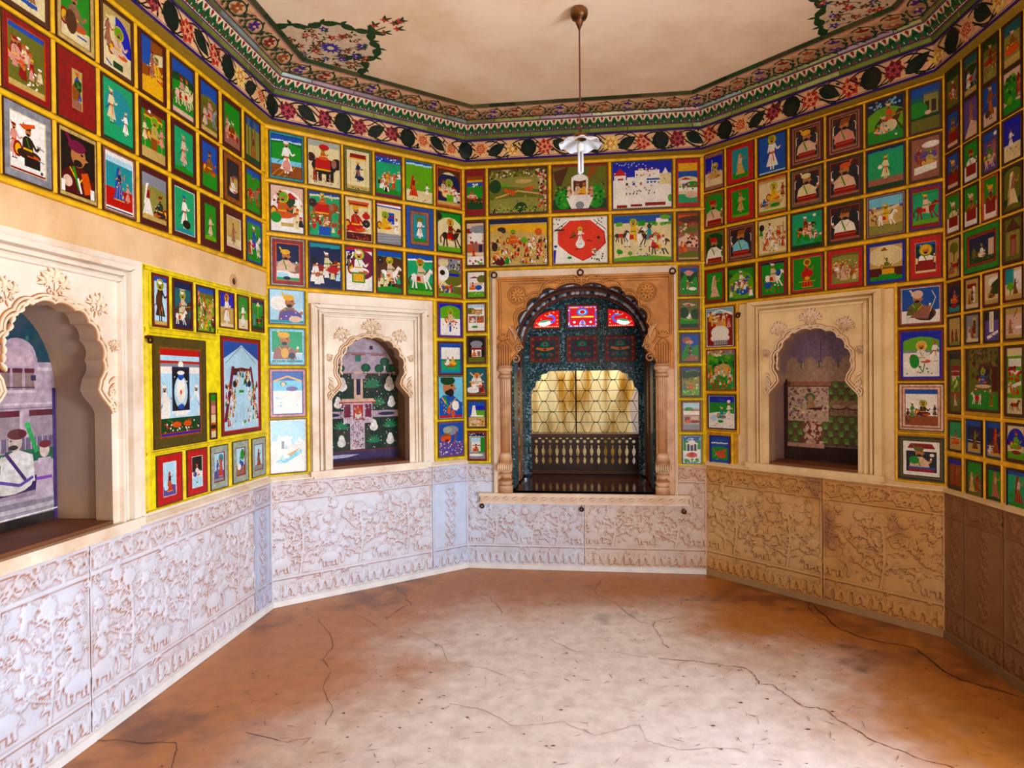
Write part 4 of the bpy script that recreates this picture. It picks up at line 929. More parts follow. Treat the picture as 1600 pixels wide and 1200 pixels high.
# inner frame, panes, grille, railing
wf = empty('window_frame', WC); wf['kind'] = 'structure'
TE = lin('3a5a60')
top = arch_prof(.515, 1.62, 2.05, 26)
mo = [(.386, .56), (.386, 1.235), (.396, 1.27), (.420, 1.285), (.43, 1.335), (.465, 1.35), (.475, 1.395), (.52, 1.405), (.54, 1.425)]
opening = mo+[(2*UC-x, z) for x, z in mo[::-1]]
def up_pane(k):
    if k == 1: return [(.700, 1.785), (.958, 1.785), (.958, 1.98), (.700, 1.98)]
    p = [(.640, 1.785), (.640, 1.945)]
    for t in [q/8 for q in range(9)]:
        x = .60-.19*t; p.append((x, 1.795+.145*math.sqrt(max(0, 1-(t*.98)**2.0))))
    p.append((.405, 1.785))
    return p if k == 0 else [(2*UC-x, z) for x, z in p]
low = [[(a, 1.505), (b, 1.505), (b, 1.715), (a, 1.715)] for a, b in ((.388, .628), (.700, .950), (1.020, 1.264))]
ups = [up_pane(0), up_pane(1), up_pane(2)]
mb = MB(); mb.plate([(UC-.515, .548)]+[(UC-.515, 1.62)]+top[::-1]+[(UC+.515, 1.62), (UC+.515, .548), (2*UC-.386, .548)]+opening[::-1]+[(.386, .548)], low+ups, D1, D1+.05, TE, lin('2a2018'))
mb.build('mosaic_plate', M_MOS, wf)
M_GLASS = bpy.data.materials.new('stained_glass'); M_GLASS.use_nodes = True
M_GLASS2 = bpy.data.materials.new('stained_glass_dim_glow'); M_GLASS2.use_nodes = True
for m_, e_ in ((M_GLASS, .95), (M_GLASS2, .16)):                        # the glass emits its own glow in place of terrace daylight, dimmer below
    nt = m_.node_tree; N, L = nt.nodes, nt.links; P = N['Principled BSDF']; at = N.new('ShaderNodeAttribute'); at.attribute_name = 'Col'
    L.new(at.outputs['Color'], P.inputs['Base Color']); L.new(at.outputs['Color'], P.inputs['Emission Color']); P.inputs['Emission Strength'].default_value = e_; P.inputs['Roughness'].default_value = .15
def centroid(p): return sum(x for x, z in p)/len(p), sum(z for x, z in p)/len(p)
for idx, pn in enumerate(low+ups):
    cx, cz = centroid(pn); x0 = min(p[0] for p in pn); x1 = max(p[0] for p in pn); z0 = min(p[1] for p in pn); z1 = max(p[1] for p in pn)
    fr = [(cx+(x-cx)*1.07, cz+(z-cz)*1.07) for x, z in pn]; inn = [(cx+(x-cx)*.93, cz+(z-cz)*.92) for x, z in pn]
    mb = MB(); mb.plate(fr, [inn], D1-.018, D1+.05, lin('6e3a1e')); f = mb.build('pane_frame', M_WOOD, wf)
    A = Art((x1-x0)/(z1-z0), 40+idx); a = A.a; mk_ = [((x-x0)/(z1-z0), (z-z0)/(z1-z0)) for x, z in pn]; ar_ = sum(mk_[q-1][0]*mk_[q][1]-mk_[q][0]*mk_[q-1][1] for q in range(len(mk_))); A.mask = mk_ if ar_ > 0 else mk_[::-1]; RE = lin('d0101c'); YE = lin('ffd23a'); GR = lin('118a50'); BL = lin('2a6ae0'); WH = lin('f4f4ec'); CY = lin('7fd6e6')
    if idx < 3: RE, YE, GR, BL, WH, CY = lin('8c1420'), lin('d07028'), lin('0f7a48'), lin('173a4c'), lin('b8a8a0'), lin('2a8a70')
    A.rect(0, 0, a, 1, RE); L_ = lin('2a1210')
    if idx < 3:
        A.rect(0, 0, a, 1, lin('2c3a3c'))
        for i in range(10):
            for (xx, yy) in ((i+.5, .5), (i+.5, 9.5), (.5, i+.5), (9.5, i+.5)): A.rect((xx-.40)/10*a, (yy-.40)/10, (xx+.40)/10*a, (yy+.40)/10, RE if i % 3 else lin('b84a28'))
        A.poly([(.14*a, .52), (.38*a, .44), (.62*a, .44), (.86*a, .52), (.80*a, .60), (.62*a, .56), (.38*a, .56), (.2*a, .60)], YE if idx != 1 else lin('6a1430')); A.el(.5*a, .5, .07, .05, RE)
        for k in range(9):
            an = PI*k/8; A.leaf(.5*a, .66, .22, .09, an, GR)
        A.el(.5*a, .72, .11, .09, CY); A.el(.5*a, .72, .065, .06, RE); A.el(.26*a, .74, .07, .05, lin('5a1020')); A.el(.74*a, .74, .07, .05, lin('5a1020'))
        for sx in (-1, 1): A.el((.5+.24*sx)*a, .27, .09, .08, RE); A.el((.5+.24*sx)*a, .27, .05, .045, GR); A.leaf(.5*a, .2, .3, .08, PI/2+sx*.9, GR)
        A.leaf(.5*a, .14, .24, .10, PI/2, BL)
    elif idx == 4:
        A.rect(.03, .03, a-.03, .97, BL); A.rect(.09, .09, a-.09, .91, lin('c01828'))
        A.el(.5*a, .72, .26, .17, BL); A.el(.5*a, .72, .19, .12, CY); A.el(.5*a, .72, .12, .09, RE)
        A.poly([(.06*a, .60), (.5*a, .50), (.94*a, .60), (.9*a, .5), (.5*a, .42), (.1*a, .5)], RE); A.rect(.12*a, .46, .88*a, .53, YE); A.el(.5*a, .49, .12, .03, lin('ff8a30'))
        for sx in (-1, 1): A.el((.5+.28*sx)*a, .25, .14, .11, RE); A.el((.5+.28*sx)*a, .25, .06, .05, WH); A.leaf((.5+.1*sx)*a, .12, .28, .1, PI/2+sx*.5, CY)
        for k in range(26): A.rect((.05+.9*(k/25))*a-.02, .05, (.05+.9*(k/25))*a+.018, .10, A.rn.choice([YE, BL, WH])); A.rect((.05+.9*(k/25))*a-.02, .9, (.05+.9*(k/25))*a+.018, .95, A.rn.choice([YE, RE, lin('ff9a30')]))
        A.leaf(.5*a, .12, .26, .14, PI/2, lin('9a5ac0'))
        for k in range(14): A.rect(.02, .06+.065*k, .07, .11+.065*k, A.rn.choice([WH, BL, RE])); A.rect(a-.07, .06+.065*k, a-.02, .11+.065*k, A.rn.choice([WH, BL, RE]))
    else:
        sx = 1 if idx == 3 else -1; X = (lambda t: t*a) if sx > 0 else (lambda t: (1-t)*a)
        A.leaf(X(.16), .22, .62*a, .30, .12 if sx > 0 else PI-.12, lin('e8f8f0')); A.leaf(X(.2), .34, .5*a, .12, .15 if sx > 0 else PI-.15, lin('2aa070'))
        A.line([(X(.66), .30), (X(.80), .40), (X(.82), .58), (X(.70), .72), (X(.56), .66)], .10, BL); A.line([(X(.72), .74), (X(.60), .74)], .05, CY); A.leaf(X(.58), .68, .14, .06, PI if sx > 0 else 0, lin('48b060'))
        for k in range(12):
            t = k/11; A.rect(X(.1+.85*t)-.025, .06, X(.1+.85*t)+.025, .11, YE if k % 2 else WH)
        for x, y in ((.14, .3), (.3, .52), (.46, .72), (.62, .84), (.78, .88), (.92, .7), (.92, .45), (.92, .25)): A.rect(X(x)-.03, y-.03, X(x)+.03, y+.03, YE)
    def fn(x, y, h, x0=x0, z0=z0, s=(z1-z0), cx=cx, cz=cz): return (cx+(x0+x*s-cx)*.95, D1+.012-h, cz+(z0+y*s-cz)*.94)
    mm = MB(); A.emit(mm, fn, step=1.5e-4); mm.build('stained_glass', M_GLASS if idx > 2 else M_GLASS2, f)
# mirror dots along the frame
rn = random.Random(3); mb = MB(); cols = ('cfe2ee', '6f93ac', 'e9f2f6', '2f4a60')
def dot(x, z, r): 
    c = lin(rn.choice(cols)); mb.add([(x, D1-.006, z)]+[(x+r*math.cos(q*PI/3), D1-.001, z+r*math.sin(q*PI/3)) for q in range(6)], [(0, 1+q, 1+(q+1) % 6) for q in range(6)], c)
for k in range(44):
    z = .60+.0155*k
    for x in (.375, .345, 2*UC-.375, 2*UC-.345): dot(x, z+rn.uniform(-.002, .002), .0055)
for k in range(56): dot(.40+.0158*k, 1.445, .007); 
for k in range(60): dot(.40+.0148*k, 1.748, .004)
for x in (.662, .668, 1.004, .980):
    for k in range(30): dot(x, 1.46+.018*k, .005)
o = mb.build('mirror_dot', M_BEAD, wf); o['kind'] = 'stuff'
# iron grille
IR = lin('3a2414'); gr = empty('window_grille', None, (WI['C'][0].x, WI['C'][0].y, 0), WI['C'][2]); tag(gr, 'wavy iron grille across the bay window in front of the yellow curtain', 'grille')
DG = D1+.03
for z in (1.345, 1.255, 1.165, 1.075, .985, .897):
    mb = MB(); mb.tube([(.386, DG, z), (2*UC-.386, DG, z)], .0028, IR, 6); mb.build('bar', M_METAL, gr)
mb = MB(); mb.box(.762, .774, DG-.006, DG+.008, .890, 1.425, lin('2c1810')); mb.build('mullion', M_METAL, gr)
for r in range(6):
    zt = 1.435-.09*r; zb = zt-.09
    ph = (r % 2)*.0735; pts = []
    for k in range(0, 105):
        x = .388+.0086*k
        if x > 2*UC-.388: break
        s_ = math.cos(2*PI*(x-.42+ph)/.147); s_ = math.copysign(abs(s_)**.55, s_); pts.append((x, DG-.004, (zt+zb)/2+.044*s_))
    mb = MB(); mb.tube(pts, .0025, IR, 5); mb.build('wave_wire', M_METAL, gr)
# pierced wooden railing
ra = empty('window_railing', None, (WI['C'][0].x, WI['C'][0].y, 0), WI['C'][2]); tag(ra, 'pierced dark wooden railing below the iron grille of the bay window', 'railing')
DR = D1+.02; W1, W2 = .386, 2*UC-.386; hs = []
def vase(cx, z0, z1, w):
    pr = [(0, .25), (.10, .55), (.28, .9), (.46, 1), (.62, .8), (.76, .35), (.86, .28), (.93, .5), (1, .3)]
    R_ = [(cx+w*q, z0+(z1-z0)*t) for t, q in pr]; return R_+[(2*cx-x, z) for x, z in R_[::-1]]
def vase2(cx, z0, z1, w):
    pr = [(0, .3), (.25, .85), (.5, 1), (.8, .6), (1, .35)]
    R_ = [(cx+w*q, z0+(z1-z0)*t) for t, q in pr]; return R_+[(2*cx-x, z) for x, z in R_[::-1]]
nb = 15; stp = (W2-W1-.02)/nb
for k in range(nb):
    cx = W1+.01+stp*(k+.5); hs.append(vase(cx, .698, .79, .015)); hs.append(vase2(cx, .632, .69, .013))
    hs.append([(cx+stp/2*0+.014*math.cos(t), .822+.014*math.sin(t)) for t in [2*PI*q/10 for q in range(10)]])
    if k < nb-1: hs.append([(cx+stp/2+.013*math.cos(t), .848+.007*math.sin(t)) for t in [2*PI*q/8 for q in range(8)]])
mb = MB(); mb.plate([(W1, .575), (W2, .575), (W2, .868), (W1, .868)], hs, DR, DR+.022, lin('3c1a10')); mb.build('pierced_board', M_WOOD, ra)
for z0, z1, nm_ in ((.860, .888, 'top_rail'), (.548, .580, 'bottom_rail')):
    mb = MB(); mb.box(W1, W2, DR-.018, DR+.04, z0, z1, lin('5a2a1a')); mb.build(nm_, M_WOOD, ra)
mb = MB(); mb.box(W1, W2, DR-.006, DR+.0, .690, .698, lin('2c120a')); mb.build('middle_rail', M_WOOD, ra)
# cloth hanging outside the window
M_CLOTH = bpy.data.materials.new('sunlit_cloth'); M_CLOTH.use_nodes = True
nt = M_CLOTH.node_tree; N, L = nt.nodes, nt.links; P = N['Principled BSDF']; tr = N.new('ShaderNodeBsdfTranslucent'); ms = N.new('ShaderNodeMixShader'); ms.inputs[0].default_value = .62
g = N.new('ShaderNodeTexCoord'); mp = N.new('ShaderNodeMapping'); mp.inputs['Scale'].default_value = (5, 1, .9); nz = N.new('ShaderNodeTexNoise'); nz.inputs['Scale'].default_value = 2.2; nz.inputs['Detail'].default_value = 7
r = N.new('ShaderNodeValToRGB'); r.color_ramp.elements[0].position = .36; r.color_ramp.elements[0].color = (*lin('b88a2c'), 1); r.color_ramp.elements[1].position = .58; r.color_ramp.elements[1].color = (*lin('fbeeb8'), 1)
L.new(g.outputs['Object'], mp.inputs[0]); L.new(mp.outputs[0], nz.inputs['Vector']); L.new(nz.outputs['Fac'], r.inputs[0]); L.new(r.outputs[0], P.inputs['Base Color']); L.new(r.outputs[0], tr.inputs[0])
P.inputs['Roughness'].default_value = .9; L.new(P.outputs[0], ms.inputs[1]); L.new(tr.outputs[0], ms.inputs[2]); L.new(ms.outputs[0], N['Material Output'].inputs[0])
nx, ny = 150, 60; X, Z = np.meshgrid(np.linspace(.10, 1.40, nx), np.linspace(.35, 1.50, ny)); T = (X-.1)/1.3; dr = np.clip((1.7-Z)/1.3, 0, 1)
XX = X + np.where(T > .70, -(T-.70)*.55*np.clip((1.62-Z)/.5, 0, 1)*(1-.2*dr), 0)+.01*np.sin(9*Z+7*T)
YY = D1+.34+.030*np.sin(T*38+1.2*np.sin(Z*2.2))+.018*np.sin(T*15+Z)+.05*T
o = grid_obj('hanging_cloth', XX, YY, Z, np.ones(X.shape+(3,)), M_CLOTH, WC)
o.parent = None; a, t, rz, ln = WI['C']; o.location = (a.x, a.y, 0); o.rotation_euler = (0, 0, rz)
tag(o, 'creased yellowish cloth hanging outside behind the window grille', 'curtain')
M_SUN = attr_mat('sunlit_plaster', .9, 3, .05)
mb = MB(); mb.box(-.8, 3.2, D1+.95, D1+1.05, -.3, 2.0, lin('f2eef0')); mb.box(-.8, 3.2, D1+.05, D1+1.05, -.35, -.3, lin('d8cfc8')); mb.box(.2, 1.6, D1+.3, D1+.62, -.3, .50, lin('e6dcd8'))
ow = mb.build('terrace_wall', M_SUN, None, (a.x, a.y, 0), rz); structure(ow, 'pale terrace wall outside the window')
# shell round the bay, so that light comes only through the openings
mb = MB(); prof2 = [(UC+.56, .48)]+arch_prof(.56, 1.60, 2.12)+[(UC-.56, .48)]; n = len(prof2)
mb.add([(x, .03, z) for x, z in prof2]+[(x, D1+.05, z) for x, z in prof2], [(i, (i+1) % n, n+(i+1) % n, n+i) for i in range(n)], BR)
mb.plate([(UC-.7, .3), (UC+.7, .3), (UC+.7, 2.3), (UC-.7, 2.3)], [[(UC-.515, .548)]+[(UC-.515, 1.62)]+top[::-1]+[(UC+.515, 1.62), (UC+.515, .548)]], D1+.05, D1+.12, lin('d8cfc8')); mb.build('bay_shell', M_PLASTER, seat)

# ------------------------------------------------------------------ iron rings, hooks and holes
RUST = lin('3a1410')
def ring(w, u, z, label, r=.019, peg=True, rope=False):
    mb = MB(); lc = wloc(w, u, z, .0); y = -.045 if w == 'C' and .2 < u < 1.5 and z > 1 else -.026
    if w == 'C' and z < .5: y = -.03
    mb.tube([(r*math.cos(t), y, r*math.sin(t)-r*.3) for t in [2*PI*k/16 for k in range(16)]], .0055, RUST, 6, closed=True)
    if peg: mb.tube([(0, y-.006, r*.7), (0, .0, r*.7)], .008, lin('5a2a1a'), 8)
    o = mb.build('iron_ring', M_METAL, None, lc, WI[w][2]); tag(o, label, 'ring', 'iron rings on the walls'); return o
ring('C', .222, 2.105, 'rusty iron ring at the upper left corner of the orange window surround')
ring('C', .832, 2.105, 'rusty iron ring above the middle of the window arch')
ring('C', 1.462, 2.095, 'rusty iron ring at the upper right corner of the orange window surround')
ring('C', .115, .452, 'small iron ring under the left end of the window ledge', .012)
ring('C', .826, .44, 'small iron ring under the middle of the window ledge', .012)
ring('C', 1.53, .435, 'small iron ring under the right end of the window ledge', .012)
ring('L2', .915, 1.545, 'small iron ring at the left edge of the bright yellow panel', .012)
ring('R1', .262, 1.765, 'dark iron ring beside the top left of the right niche', .013)
def nail(w, u, z, label):
    mb = MB(); mb.tube([(0, .0, 0), (0, -.03, 0)], .004, RUST, 6); mb.tube([(0, -.03, 0), (0, -.034, 0)], .007, RUST, 8)
    tag(mb.build('nail', M_METAL, None, wloc(w, u, z, 0), WI[w][2]), label, 'nail', 'nails above the niche')
nail('L1', .305, 1.835, 'iron nail in the plaster above the left end of the garden niche'); nail('L1', 1.06, 1.80, 'iron nail in the plaster above the right end of the garden niche')
mb = MB(); mb.lathe([(.0, 0), (.016, .001), (.02, .004), (.034, .002), (.040, 0)], lin('c89a6a'), 14); 
V = [(x, -z, y) for x, y, z in mb.V]; mb.V = V
for i in range(14*2): mb.C[i] = lin('140a06')
tag(mb.build('peg_hole', M_PLASTER, None, wloc('L2', 1.63, 1.900, .0025), WI['L2'][2]), 'dark round peg hole in the plaster below the upper pictures', 'hole')

# ------------------------------------------------------------------ cornice
LV = [(2.900, .0), (2.903, .064), (3.056, .074), (3.085, .080), (3.147, .134), (3.167, .148), (3.181, .300), (3.196, .325)]
def inset(d):
    pts = [P0x, P_[1], P_[2], P_[3], P_[4], P_[4]+(P_[5]-P_[4]).normalized()*1.75]; out = []
    for i, p in enumerate(pts):
        if i == 0: t = (pts[1]-pts[0]).normalized(); out.append(p+Vector((t.y, -t.x))*d); continue
        if i == 5: t = (pts[5]-pts[4]).normalized(); out.append(p+Vector((t.y, -t.x))*d); continue
        t1 = (p-pts[i-1]).normalized(); t2 = (pts[i+1]-p).normalized(); n1 = Vector((t1.y, -t1.x)); n2 = Vector((t2.y, -t2.x)); out.append(p+(n1+n2)/(1+n1.dot(n2))*d)
    return out
RING = [inset(d) for z, d in LV]
SEG = [(RING[0][i+1]-RING[0][i]).length for i in range(5)]; CUM = [0]
for q in SEG: CUM.append(CUM[-1]+q)
S_B = CUM[2]
def band_fn(lv):
    (z0, d0), (z1, d1) = LV[lv], LV[lv+1]; A0, A1 = RING[lv], RING[lv+1]; hb = math.hypot(z1-z0, d1-d0)
    def fn(s, t, h):
        s = min(max(s, 0), CUM[-1]-1e-6); i = max(k for k in range(5) if s >= CUM[k]); f = (s-CUM[i])/SEG[i]; v = t/hb
        a = A0[i]+(A0[i+1]-A0[i])*f; b = A1[i]+(A1[i+1]-A1[i])*f; p = a+(b-a)*v; z = z0+(z1-z0)*v
        tt = (A0[i+1]-A0[i]).normalized(); nn = Vector((tt.y, -tt.x)); hn = (z1-z0)/hb; hz = -(d1-d0)/hb
        return (p.x+nn.x*h*hn, p.y+nn.y*h*hn, z+hz*h)
    return fn, hb
corn = empty('cornice'); structure(corn, 'painted cornice with flower bands and mirror strips')
def base_band(lv, c, name, mat=M_CORN, off=0.):
    fn, hb = band_fn(lv); mb = MB()
    for i in range(5):
        s0, s1 = CUM[i], CUM[i+1]-1e-5; mb.add([fn(s0, 0, off), fn(s1, 0, off), fn(s1, hb, off), fn(s0, hb, off)], [(0, 1, 2, 3)], c)
    return mb.build(name, mat, corn)
PK = lin('e4b082')
base_band(0, lin('a08428'), 'cornice_soffit')
base_band(1, PK, 'frieze_band'); base_band(3, PK, 'leaf_band'); base_band(5, PK, 'floral_band')
def band_art(lv, draw, name, step=5e-5):
    fn, hb = band_fn(lv); A = Art(1, 5, clip=False); draw(A, hb); mb = MB(); A.emit(mb, fn, .0004, step); return mb.build(name, M_CORN, corn)
INK = lin('101a14'); PUR2 = lin('2a1260')
def long_line(A, y, w, c, ds=.05):
    # broken at the corners so that the stripe follows the walls
    for i in range(5): A.P.append(([(CUM[i], y-w/2), (CUM[i+1]-1e-5, y-w/2), (CUM[i+1]-1e-5, y+w/2), (CUM[i], y+w/2)], C_(c), True))
def blossom(A, x, y, r, cs, n=7):
    p0 = A.rn.random()*3
    for k in range(n):
        q = r*A.rn.uniform(.85, 1.12); an = p0+k*2*PI/n; A.leaf(x, y, q*1.12, q*.85, an, cs[0]); A.leaf(x+q*.3*math.cos(an), y+q*.3*math.sin(an), q*.62, q*.3, an, cs[2])
    for k in range(n): an = p0+.45+k*2*PI/n; A.leaf(x, y, r*.72, r*.4, an, cs[1]); A.leaf(x, y, r*.55, r*.16, an, cs[0])
    A.el(x, y, r*.22, r*.22, cs[2], 8)
def frieze(A, hb):
    long_line(A, .008, .016, PUR2); long_line(A, .022, .003, PUR2); long_line(A, hb-.007, .013, PUR2); long_line(A, hb-.016, .003, PUR2)
    m = hb/2+.001; per = .468; k0 = -int(S_B/per)-1; rn = A.rn
    for k in range(k0, 12):
        s = S_B+k*per
        for j, off in enumerate((.0, .234)):
            c = s+off
            if not (.0 < c < CUM[-1]): continue
            # vine arcs
            for sg in (-1, 1):
                A.line([(c+.117*t, m+sg*.056*math.cos(PI*t*.5+.6*sg)) for t in [-1+2*q/14 for q in range(15)]], .0085, INK)
                A.line([(c+.02+.085*t, m+sg*(.040+.022*math.cos(PI*t))) for t in [-1+2*q/10 for q in range(11)]], .0065, INK)
            for q in range(6):
                A.leaf(c+rn.uniform(-.10, .10), m+rn.uniform(-.045, .045), .03, .012, rn.uniform(0, 6.3), rn.choice([INK, INK, lin('8a2a20')]))
        for off in (.117, .351):
            c = s+off
            if .02 < c < CUM[-1]-.02:
                cs = rn.choice([('e8b46a', 'a82a1e', 'd8604a'), ('c8402c', 'e6a070', '8a1418'), ('8a1f24', 'b8484a', '4a1030'), ('ecc84a', 'd0602a', 'e6d8a0')]); blossom(A, c, m+rn.uniform(-.008, .008), .050, [lin(q) for q in cs])
        if .02 < s < CUM[-1]-.02: A.el(s, m, .056, .060, lin('0a1a14'), 22); A.el(s, m, .03, .033, lin('0c211a'), 14)
        c = s+.234
        if .02 < c < CUM[-1]-.05:
            sg = 1 if k % 2 else -1; A.leaf(c-.06, m+.040*sg, .145, .075, -sg*.55, lin('0e2018')); A.line([(c-.05, m+.03*sg), (c+.05, m-.03*sg)], .003, lin('1c3a28'))
band_art(1, frieze, 'frieze_painting')
def leafband(A, hb):
    long_line(A, .004, .006, PUR2); long_line(A, hb-.004, .006, PUR2); long_line(A, hb*.5, hb-.016, lin('e6cfa6'))
    per = .058; GR = lin('12502a'); RD = lin('8a1c22'); n = int(CUM[-1]/per)
    for k in range(n):
        c = (k+.5)*per; A.leaf(c, .010, .060, .034, PI/2, GR); A.leaf(c, .012, .042, .022, PI/2+.85, GR); A.leaf(c, .012, .042, .022, PI/2-.85, GR); A.leaf(c, .034, .022, .012, PI/2+1.1, GR); A.leaf(c, .034, .022, .012, PI/2-1.1, GR)
        A.leaf(c+per/2, hb-.008, .030, .016, -PI/2, RD); A.el(c+per/2, hb-.016, .012, .006, RD, 6); A.leaf(c+per/2, .008, .020, .014, PI/2, RD); A.el(c+per/2, hb*.5, .0035, .0035, RD, 5); A.leaf(c, .013, .018, .006, PI/2, lin('d8c08a'))
band_art(3, leafband, 'leaf_painting')
def floral(A, hb):
    for y in (.004, hb-.004): long_line(A, y, .005, PUR2)
    long_line(A, .013, .002, lin('8a1c2a')); long_line(A, hb-.013, .002, lin('8a1c2a'))
    per = .168; n = int(CUM[-1]/per); m = hb/2; rn = A.rn; GR = lin('16402a')
    for k in range(n):
        c = (k+.5)*per; P = [(c+.062*math.cos(t), m+.046*math.sin(t)) for t in [2*PI*q/16 for q in range(17)]]; A.line(P, .010, GR)
        col = [lin('4a2a86'), lin('8c2420'), lin('a0522a')][k % 3]
        for q in range(6): A.leaf(c, m, .042, .022, q*PI/3+.2, col)
        A.el(c, m, .010, .010, lin('e0b080'), 8)
        for q in range(6): A.leaf(c+.058*math.cos(q), m+.044*math.sin(q), .034, .016, q+1.2, GR)
        A.line([(c+.06, m-.03), (c+per/2, m+.03), (c+per-.06, m+.03)], .005, GR)
        for sg in (-1, 1): A.leaf(c+per/2, m+.02*sg, .034, .016, sg*1.2, GR); A.leaf(c+per/2, m-.01*sg, .04, .014, sg*2.3, GR); A.leaf(c+per/2+.01, m+sg*.05, .018, .009, 0, lin('8c2420'))
band_art(5, floral, 'floral_painting')
rn = random.Random(21)
def mirror_strip(lv, tints, lmin, lmax, nm_):
    fn, hb = band_fn(lv)
    for i in range(5):
        s = CUM[i]
        while s < CUM[i+1]-.02:
            e = min(s+rn.uniform(lmin, lmax), CUM[i+1]-.0005)
            if CUM[i+1]-e < .06: e = CUM[i+1]-.0005
            c = lin(rn.choice(tints)); h = .003+rn.uniform(0, .0015); mb = MB()
            mb.add([fn(s+.001, .002, .0), fn(e-.001, .002, .0), fn(e-.001, hb-.002, .0), fn(s+.001, hb-.002, .0), fn(s+.003, .004, h), fn(e-.003, .004, h), fn(e-.003, hb-.004, h), fn(s+.003, hb-.004, h)],
                   [(4, 5, 6, 7), (0, 1, 5, 4), (1, 2, 6, 5), (2, 3, 7, 6), (3, 0, 4, 7)], c); mb.build(nm_, M_MIRROR, corn); s = e
mirror_strip(2, ['8f9a3a', '9fae52', 'a8b45a', '7a8a34', 'b4c07a'], .22, .5, 'mirror_tile')
mirror_strip(4, ['9aa45a', 'aab06a', 'b89ca8', '9fb8b0', 'c0c49a', '7d8450'], .18, .4, 'mirror_tile')
mirror_strip(6, ['34492a', '2c5a34', '4a4c34', '5a5a3a', '243a24'], .14, .35, 'mirror_tile')
# ------------------------------------------------------------------ ceiling
CEIL = 3.196
mb = MB(); mb.box(-2.6, 3.2, -2.4, 5.2, CEIL, CEIL+.1, lin('f0d6b8')); ceil = mb.build('ceiling', M_CEIL); structure(ceil, 'limewashed ceiling with ochre brush stains')
def rosette(corner, axis, seed, s=1.0):
    A = Art(1, seed, clip=False); e1 = axis.normalized(); e2 = Vector((-e1.y, e1.x)); GR = lin('14401f'); RD = lin('b8302a'); PU = lin('3a3090'); BRN = lin('8a3c2a')
    out = [(.0, -.34), (.10, -.30), (.20, -.27), (.26, -.20), (.34, -.20), (.42, -.14), (.44, -.06), (.50, 0), (.44, .06), (.42, .14), (.34, .20), (.26, .20), (.20, .27), (.10, .30), (.0, .34)]
    A.poly([(0, -.36), (.0, .36)]+[p for p in out[::-1]], lin('d8bc9c'))
    for p, q in zip(out, out[1:]):
        mx, my = (p[0]+q[0])/2, (p[1]+q[1])/2; d = math.hypot(mx-.18, my) or 1; bx, by = mx+(mx-.18)/d*.018, my+my/d*.02
        A.line([p, (bx, by), q], .022, GR); A.leaf(p[0], p[1], .09, .05, math.atan2(q[1]-p[1], q[0]-p[0]), GR); A.leaf(p[0], p[1], .05, .02, math.atan2(my, mx-.18)+.3, GR)
    rn = random.Random(seed)
    for k in range(44):
        x = rn.uniform(.01, .41); y = rn.uniform(-.27, .27)*(1-.35*x/.4); c = rn.choice([RD, PU, BRN, BRN]); r = rn.uniform(.020, .034)
        A.line([(x, y), (x-rn.uniform(.02, .08), y*.7)], .004, GR)
        for q in range(5): A.leaf(x, y, r, r*.5, q*1.257+k, c)
        A.el(x, y, .006, .006, 'W', 6)
        for q in range(3): A.leaf(x+rn.uniform(-.04, .04), y+rn.uniform(-.04, .04), .028, .012, rn.uniform(0, 6), GR)
    for q in range(12): A.leaf(.20, 0, .06, .022, q*PI/6, PU)
    A.el(.2, 0, .02, .02, 'W', 10)
    A.line([(.48, 0), (.60, 0)], .006, GR)
    for x, y, c in ((.56, .04, BRN), (.56, -.04, RD), (.64, .05, RD), (.66, 0, BRN), (.64, -.05, RD), (.70, 0, RD)):
        for q in range(5): A.leaf(x, y, .028, .014, q*1.257, c)
        for q in range(2): A.leaf(x, y, .045, .014, math.atan2(y, x-.5)+q-.5, GR)
    for sg in (-1, 1): A.leaf(.5, 0, .08, .03, sg*.9, GR); A.leaf(.53, 0, .06, .025, sg*1.6, GR)
    mb = MB(); A.emit(mb, lambda x, y, h: (corner.x+(e1.x*x+e2.x*y)*s, corner.y+(e1.y*x+e2.y*y)*s, CEIL-.0005-h)); mb.build('corner_painting', M_CORN, ceil)
ci = RING[-1][1]; rosette(ci, Vector((.84, -.50)), 31)
cj = RING[-1][4]; rosette(cj, Vector((-.80, -.60)), 32)

# ------------------------------------------------------------------ pendant lamp
LX, LY = .352, 3.187
lamp = empty('pendant_lamp', None, (LX, LY, 2.40)); tag(lamp, 'pendant lamp with a frilled white glass shade on a long twisted cord', 'lamp')
BRS = lin('8a5a2c'); BRD = lin('4a2812'); zz = -2.40
mb = MB(); mb.lathe([(.030, CEIL+zz, BRS), (.042, CEIL-.012+zz, BRS), (.044, CEIL-.03+zz, BRS), (.036, CEIL-.052+zz, BRD), (.020, CEIL-.060+zz, BRD), (.018, CEIL-.075+zz, BRS), (.009, CEIL-.094+zz, BRD), (.004, CEIL-.108+zz, BRD), (0, CEIL-.109+zz, BRD)], BRS, 24); mb.build('ceiling_rose', M_METAL, lamp, smooth=True)
M_CORD = attr_mat('cord', .7, 60, .2)
for ph in (0, PI):
    mb = MB(); zt, zb = CEIL-.105+zz, 2.585+zz; m = 180
    mb.tube([(.0022*math.cos(ph+k*.9), .0022*math.sin(ph+k*.9), zt+(zb-zt)*k/m) for k in range(m+1)], .0026, lin('6a3018'), 5); mb.build('cord', M_CORD, lamp)
mb = MB(); mb.lathe([(.0, 2.594+zz, BRD), (.007, 2.592+zz, BRD), (.010, 2.580+zz, BRS), (.028, 2.572+zz, BRS), (.044, 2.560+zz, BRS), (.050, 2.546+zz, BRD), (.044, 2.544+zz, BRD)], BRS, 24); mb.build('brass_cap', M_METAL, lamp, smooth=True)
